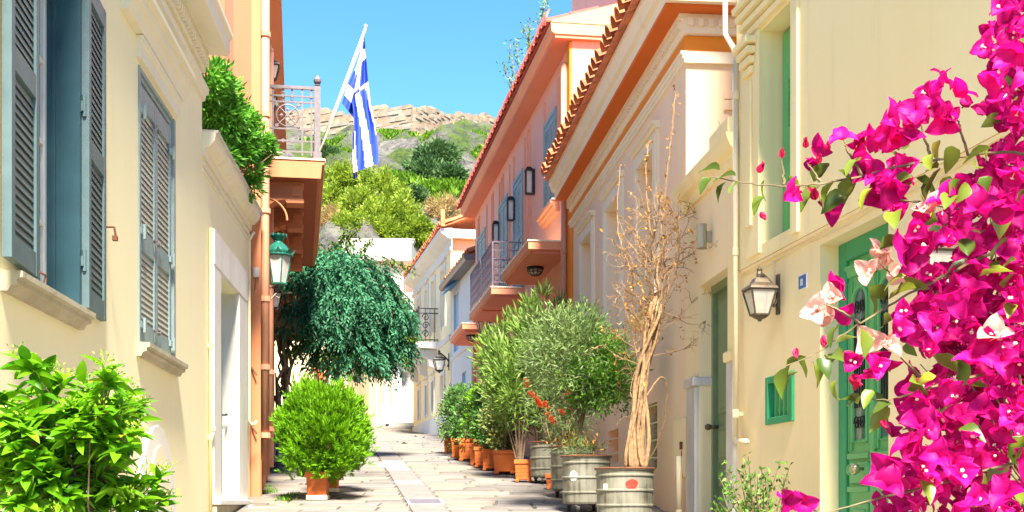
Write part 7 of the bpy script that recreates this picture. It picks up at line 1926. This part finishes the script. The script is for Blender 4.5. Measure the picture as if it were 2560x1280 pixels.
# ------------------------------------------------------------------ bougainvillea, right foreground
def petal_mat(name, dark, light, trans=0.45):
    m, nt, p = _new(name); N, L = nt.nodes, nt.links
    oi = N.new('ShaderNodeObjectInfo'); rp = N.new('ShaderNodeValToRGB'); rp.color_ramp.elements[0].color = (*dark, 1); rp.color_ramp.elements[1].color = (*light, 1); L.new(oi.outputs['Random'], rp.inputs[0])
    tc = N.new('ShaderNodeTexCoord'); wv = N.new('ShaderNodeTexNoise'); wv.inputs['Scale'].default_value = 90; wv.inputs['Detail'].default_value = 5; L.new(tc.outputs['Object'], wv.inputs['Vector'])
    hs = N.new('ShaderNodeHueSaturation'); mr = N.new('ShaderNodeMapRange'); mr.inputs['To Min'].default_value = 0.72; mr.inputs['To Max'].default_value = 1.25
    L.new(wv.outputs[0], mr.inputs[0]); L.new(mr.outputs[0], hs.inputs['Value']); L.new(rp.outputs[0], hs.inputs['Color']); L.new(hs.outputs[0], p.inputs['Base Color'])
    bp = N.new('ShaderNodeBump'); bp.inputs['Strength'].default_value = 0.5; bp.inputs['Distance'].default_value = 0.002; L.new(wv.outputs[0], bp.inputs['Height']); L.new(bp.outputs[0], p.inputs['Normal'])
    p.inputs['Roughness'].default_value = 0.55; p.inputs['Specular IOR Level'].default_value = 0.2
    tr = N.new('ShaderNodeBsdfTranslucent'); L.new(hs.outputs[0], tr.inputs[0]); mx = N.new('ShaderNodeMixShader'); mx.inputs[0].default_value = trans
    L.new(p.outputs[0], mx.inputs[1]); L.new(tr.outputs[0], mx.inputs[2]); L.new(mx.outputs[0], nt.nodes['Material Output'].inputs[0]); return m
M['bract'] = petal_mat('bract', (0.42,0.0,0.125), (0.84,0.008,0.30))
M['bract_pale'] = petal_mat('bract_pale', (0.80,0.42,0.34), (0.88,0.58,0.50))
M['bract_bud'] = petal_mat('bract_bud', (0.60,0.01,0.09), (0.80,0.04,0.16))
M['vein'] = paint('vein', (0.45,0.0,0.12), 0.6)
M['leaf_boug'] = leafmat('leaf_boug', (0.05,0.10,0.012), (0.22,0.30,0.03), 0.4, 0.35, yellow=(0.42,0.45,0.04), per_object=True, spec=0.5)
M['tiny_flower'] = paint('tiny_flower', (0.85,0.80,0.62), 0.5)
def bloom_mesh(mat, open_=0.9, L__=0.040, W_=0.036, seed=0, flower=True, nb=3):
    rr = random.Random(seed); m = MB(); m.use(mat); n, k = 7, 4
    for j in range(nb):
        a0 = j*2*math.pi/nb+rr.uniform(-.25,.25); op = open_*rr.uniform(.75, 1.2); L2 = L__*rr.uniform(.85, 1.15); W2 = W_*rr.uniform(.9, 1.15)
        tw = rr.uniform(-.4,.4); ph_ = rr.uniform(0, 6)
        vs = []
        for i in range(n+1):
            t = i/n; w = W2/2*(math.sin(math.pi*min(1, t**0.72))**0.62) if 0 < t < 1 else 0.0012
            ang = op*(0.35+0.75*t)                       # bends outwards towards the tip
            for s in range(-k, k+1):
                u = s/k; y = u*w
                r_ = L2*t; cup = 0.35*w*(u*u)+0.0022*math.sin(u*7+t*8+ph_)*t
                x_out = r_*math.sin(ang)-cup*math.cos(ang); z_up = r_*math.cos(ang)+cup*math.sin(ang)
                y2 = y*math.cos(tw*t); x_out += y*math.sin(tw*t)*0.5
                vs.append((x_out*math.cos(a0)-y2*math.sin(a0), x_out*math.sin(a0)+y2*math.cos(a0), z_up))
        c = 2*k+1
        m.add(vs, [(i*c+s, i*c+s+1, (i+1)*c+s+1, (i+1)*c+s) for i in range(n) for s in range(2*k)])
    if flower:
        m.use(M['tiny_flower'])
        for j in range(rr.randint(1, 2)):
            a = rr.uniform(0, 6); x, y = 0.004*math.cos(a), 0.004*math.sin(a)
            m.tube([(x, y, 0.002), (x*1.5, y*1.5, 0.018)], 0.0011, 5); m.lathe([(0.0005, 0), (0.0042, 0.0012), (0.002, 0.002)], (x*1.5, y*1.5, 0.018), 6)
    return m.mesh('bloom', None, smooth=True)
bm_ = [bloom_mesh(M['bract'], o_, L__=l, W_=w, seed=i, flower=i % 2 == 0) for i, (o_, l, w) in enumerate(((0.9, .040, .038), (1.1, .044, .042), (0.7, .040, .036), (1.2, .042, .042), (0.55, .038, .034), (1.0, .046, .042), (0.8, .036, .036), (1.35, .042, .040)))]
bp_ = [bloom_mesh(M['bract_pale'], o_, seed=20+i) for i, o_ in enumerate((0.8, 1.1, 0.6))]
bb_ = [bloom_mesh(M['bract_bud'], 0.12, .020, .014, 40, False), bloom_mesh(M['bract_bud'], 0.3, .028, .020, 41, False)]
gl_ = [leaf_mesh('leaf', l, w, M['leaf_boug'], c, f, wave=0.06) for l, w, c, f in ((0.046, 0.030, 0.35, 0.25), (0.040, 0.027, 0.55, 0.2), (0.052, 0.030, 0.2, 0.35))]
bo = Vector((1.35, 2.75, gz(2.75)))
bg_ = empty('bougainvillea', bo, 0, 'magenta flowering bougainvillea with long arching sprays', 'flowering shrub')
Q = lambda px, py, Y=2.4: ray(px, py, Y)-bo
def rand_dir():
    v = Vector((R.gauss(-0.25, .7), R.gauss(-0.75, .55), R.gauss(0.05, .7))); return v.normalized()
def orient(d): return (Vector(d).to_track_quat('Z', 'Y') @ Quaternion((0,0,1), R.uniform(0, 6.28))).to_euler()
nb = 0
mass = [(2560,-20),(2500,10),(2478,90),(2480,240),(2508,330),(2475,420),(2390,480),(2310,540),(2262,610),(2290,690),(2330,690),(2262,770),(2235,850),(2300,900),(2245,960),(2272,1040),(2205,1120),(2215,1180),(2185,1290),(2700,1290),(2700,-20)]
def inside(x, y):
    c = False; n = len(mass)
    for i in range(n):
        x1, y1 = mass[i]; x2, y2 = mass[(i+1) % n]
        if (y1 > y) != (y2 > y) and x < (x2-x1)*(y-y1)/(y2-y1)+x1: c = not c
    return c
blooms = [(2355,205),(2400,235),(2330,245),(2290,280),(2210,290),(2230,330),(2350,290),(2375,300),(2130,335),(2100,350),(2045,355),(2015,390),(2195,350),(2280,300),(2260,345),(2200,440),(2250,420),(2165,440),(2130,400),(2240,470),(2240,500),(2190,490),(2080,525),(2360,500),(2295,560),(2320,610),(1985,490),(2115,700),(2110,765),(1985,1240),(1960,1235),(2005,1255),(2140,890),(2205,900),(2180,930)]
pale = [(2195,650),(2225,640),(2180,685),(2215,690),(2060,765),(2085,750),(2045,780),(2170,850),(2210,865),(2330,530),(2480,850)]
buds = [(1955,395),(1895,432),(1990,870),(2058,838),(2132,880),(2130,935),(2222,905),(2205,1050),(1900,530),(1975,495),(2045,410),(2065,380),(2040,500),(2150,375),(2015,370)]
for (px, py) in blooms:
    for _ in range(1 if px < 2160 else 2): piece('bloom', R.choice(bm_), bg_, Q(px+R.uniform(-12,12), py+R.uniform(-12,12), R.uniform(2.33, 2.47)), orient(rand_dir()), R.uniform(.72, .95)); nb += 1
for (px, py) in pale: piece('bloom', R.choice(bp_), bg_, Q(px, py, R.uniform(2.33, 2.45)), orient(rand_dir()), R.uniform(.85, 1.1)); nb += 1
for (px, py) in buds: piece('bud', R.choice(bb_), bg_, Q(px, py, 2.4), orient((R.gauss(0,.4), -0.3, -1 if py > 500 else 1)), R.uniform(.8, 1.2))
cand = []
while len(cand) < 440:
    px, py = R.uniform(2180, 2640), R.uniform(-15, 1285)
    if not inside(px, py): continue
    # leave gaps where the wall shows
    if min((px-gx_)**2/gr_**2+(py-gy_)**2/gr_**2 for gx_, gy_, gr_ in ((2360,650,42),(2300,930,38),(2480,560,30),(2270,1090,25),(2540,330,30),(2390,890,24))) < 1: continue
    if any((px-a)**2+(py-c)**2 < 14**2 for a, c, _ in cand): continue
    cand.append((px, py, R.uniform(2.3, 2.95)))
cand.sort(key=lambda c: c[2])
rest = []
for px, py, Y in cand:
    if nb < 300: piece('bloom', R.choice(bm_), bg_, Q(px, py, Y), orient(rand_dir()), R.uniform(.78, 1.05)); nb += 1
    else: rest.append((px, py, Y))
# the remaining blooms deeper in the bush, one mesh
vs_all, fs_all, mi_all = [], [], []
for px, py, Y in rest + [(x+R.uniform(-40,40), y+R.uniform(-40,40), R.uniform(2.7, 3.2)) for x, y, _ in cand if x > 2300]:
    me = R.choice(bm_); mat4 = Matrix.Translation(Q(px, py, Y)) @ Matrix.Rotation(R.uniform(0, 6), 4, rand_dir()) @ Matrix.Scale(R.uniform(.8, 1.1), 4)
    o0 = len(vs_all); vs_all += [mat4 @ v.co for v in me.vertices]
    for pl in me.polygons: fs_all.append([i+o0 for i in pl.vertices]); mi_all.append(pl.material_index)
me = bpy.data.meshes.new('bloom'); me.from_pydata([tuple(v) for v in vs_all], [], fs_all); me.materials.append(M['bract']); me.materials.append(M['tiny_flower']); me.polygons.foreach_set('material_index', mi_all); me.polygons.foreach_set('use_smooth', [True]*len(fs_all)); me.update()
o = bpy.data.objects.new('bloom', me); COL.objects.link(o); o.parent = bg_; o['kind'] = 'stuff'
# stems and leaves
st = MB()
sprays = [[(2640, 400, 2.6), (2520, 378, 2.5), (2400, 390, 2.42), (2270, 410, 2.4), (2150, 440, 2.4), (2060, 458, 2.38), (1970, 465, 2.38), (1900, 462, 2.37), (1845, 455, 2.36), (1775, 440, 2.35)],
          [(2560, 560, 2.5), (2420, 525, 2.45), (2330, 510, 2.42), (2250, 500, 2.42), (2200, 470, 2.41), (2190, 440, 2.4)],
          [(2560, 600, 2.6), (2420, 660, 2.5), (2340, 700, 2.45), (2280, 730, 2.42), (2180, 790, 2.4), (2100, 840, 2.38), (2050, 880, 2.37), (1965, 915, 2.36)],
          [(2480, 930, 2.5), (2350, 960, 2.45), (2280, 985, 2.42), (2220, 1000, 2.4), (2160, 995, 2.4)],
          [(2560, 1150, 2.5), (2450, 1180, 2.5), (2300, 1220, 2.45), (2180, 1250, 2.4), (2060, 1285, 2.38), (1990, 1260, 2.37)],
          [(2420, 390, 2.43), (2400, 320, 2.4), (2390, 285, 2.4)], [(2330, 400, 2.42), (2310, 340, 2.4), (2300, 300, 2.4)], [(2155, 440, 2.4), (2120, 380, 2.4), (2110, 350, 2.4)], [(2050, 455, 2.38), (2020, 410, 2.38)], [(1960, 462, 2.38), (1955, 400, 2.38)], [(2250, 700, 2.43), (2200, 660, 2.4)], [(2150, 810, 2.39), (2090, 770, 2.39), (2060, 760, 2.39)], [(2300, 940, 2.43), (2230, 870, 2.42), (2180, 860, 2.41)]]
for k in range(26):
    x = R.uniform(2280, 2620); y = R.uniform(60, 1260)
    if not inside(x, y): continue
    sprays.append([(2620, 1300, 2.75), ((2620+x)/2+R.uniform(-40,40), (1300+y)/2, 2.75), (x, y, R.uniform(2.4, 2.9))])
for sp_ in sprays:
    pa = np.array(sp_, float); t = np.linspace(0, 1, 5*len(pa)); tt = np.linspace(0, 1, len(pa))
    pts = [Q(np.interp(v, tt, pa[:, 0])+R.uniform(-2,2), np.interp(v, tt, pa[:, 1])+R.uniform(-2,2), np.interp(v, tt, pa[:, 2])) for v in t]
    st.tube(pts, [0.0034*(1-0.72*i/len(pts)) for i in range(len(pts))], 5)
for e in (Q(2620, 1300, 2.75), Q(2640, 700, 2.7), Q(2640, 400, 2.6), Q(2600, 40, 2.7)):
    st.tube([Vector((0, 0, -0.02)), Vector((0.02, 0, 0.4)), Vector((0, 0.0, 0.4)).lerp(e, 0.5), e], [0.03, 0.025, 0.014, 0.005], 8)
st.build('stem', M['twig_green'], bg_)
lf = [(1775,445),(1800,425),(1815,455),(1840,440),(1845,460),(1912,450),(1908,490),(1970,440),(2010,470),(2050,465),(2035,455),(2095,425),(2085,455),(2112,480),(2105,490),(2150,400),(2140,440),(2180,470),(2225,380),(2260,375),(2280,440),(2290,445),(2350,350),(2380,365),(2330,385),(2345,420),(2375,440),(2400,450),(2420,460),(2450,365),(2440,420),(2480,370),(2300,490),(2315,500),(2235,530),(2230,520),(2380,490),(2500,520),(2200,620),(2245,720),(2265,690),(2290,720),(2175,740),(2210,750),(2230,800),(2150,820),(2100,815),(2090,860),(2110,880),(2075,890),(2045,895),(2030,905),(1990,895),(1975,915),(1995,930),(1965,920),(2090,950),(2140,1000),(2145,1010),(2180,975),(2190,980),(2230,1010),(2225,1020),(2270,970),(2290,965),(2340,940),(2400,900),(2420,640),(2450,690),(2510,720),(2540,650),(2530,760),(2520,600),(2470,830),(2390,930),(2540,1160),(2520,1180),(2500,560),(2430,630),(2545,100),(2540,250),(2550,420),(2470,440),(2560,1090),(2300,1200),(2400,1070),(2330,1040)]
for (px, py) in lf:
    place_leaf(bg_, gl_, Q(px, py, R.uniform(2.34, 2.46)), (R.gauss(-.2,.8), R.gauss(-.2,.5), R.gauss(-.45,.6)), R.gauss(0,.5), R.uniform(.8, 1.25))
for k in range(110):
    px, py = R.uniform(2260, 2620), R.uniform(0, 1270)
    if inside(px, py): place_leaf(bg_, gl_, Q(px, py, R.uniform(2.5, 2.95)), rand_dir(), R.gauss(0,.6), R.uniform(.9, 1.3))
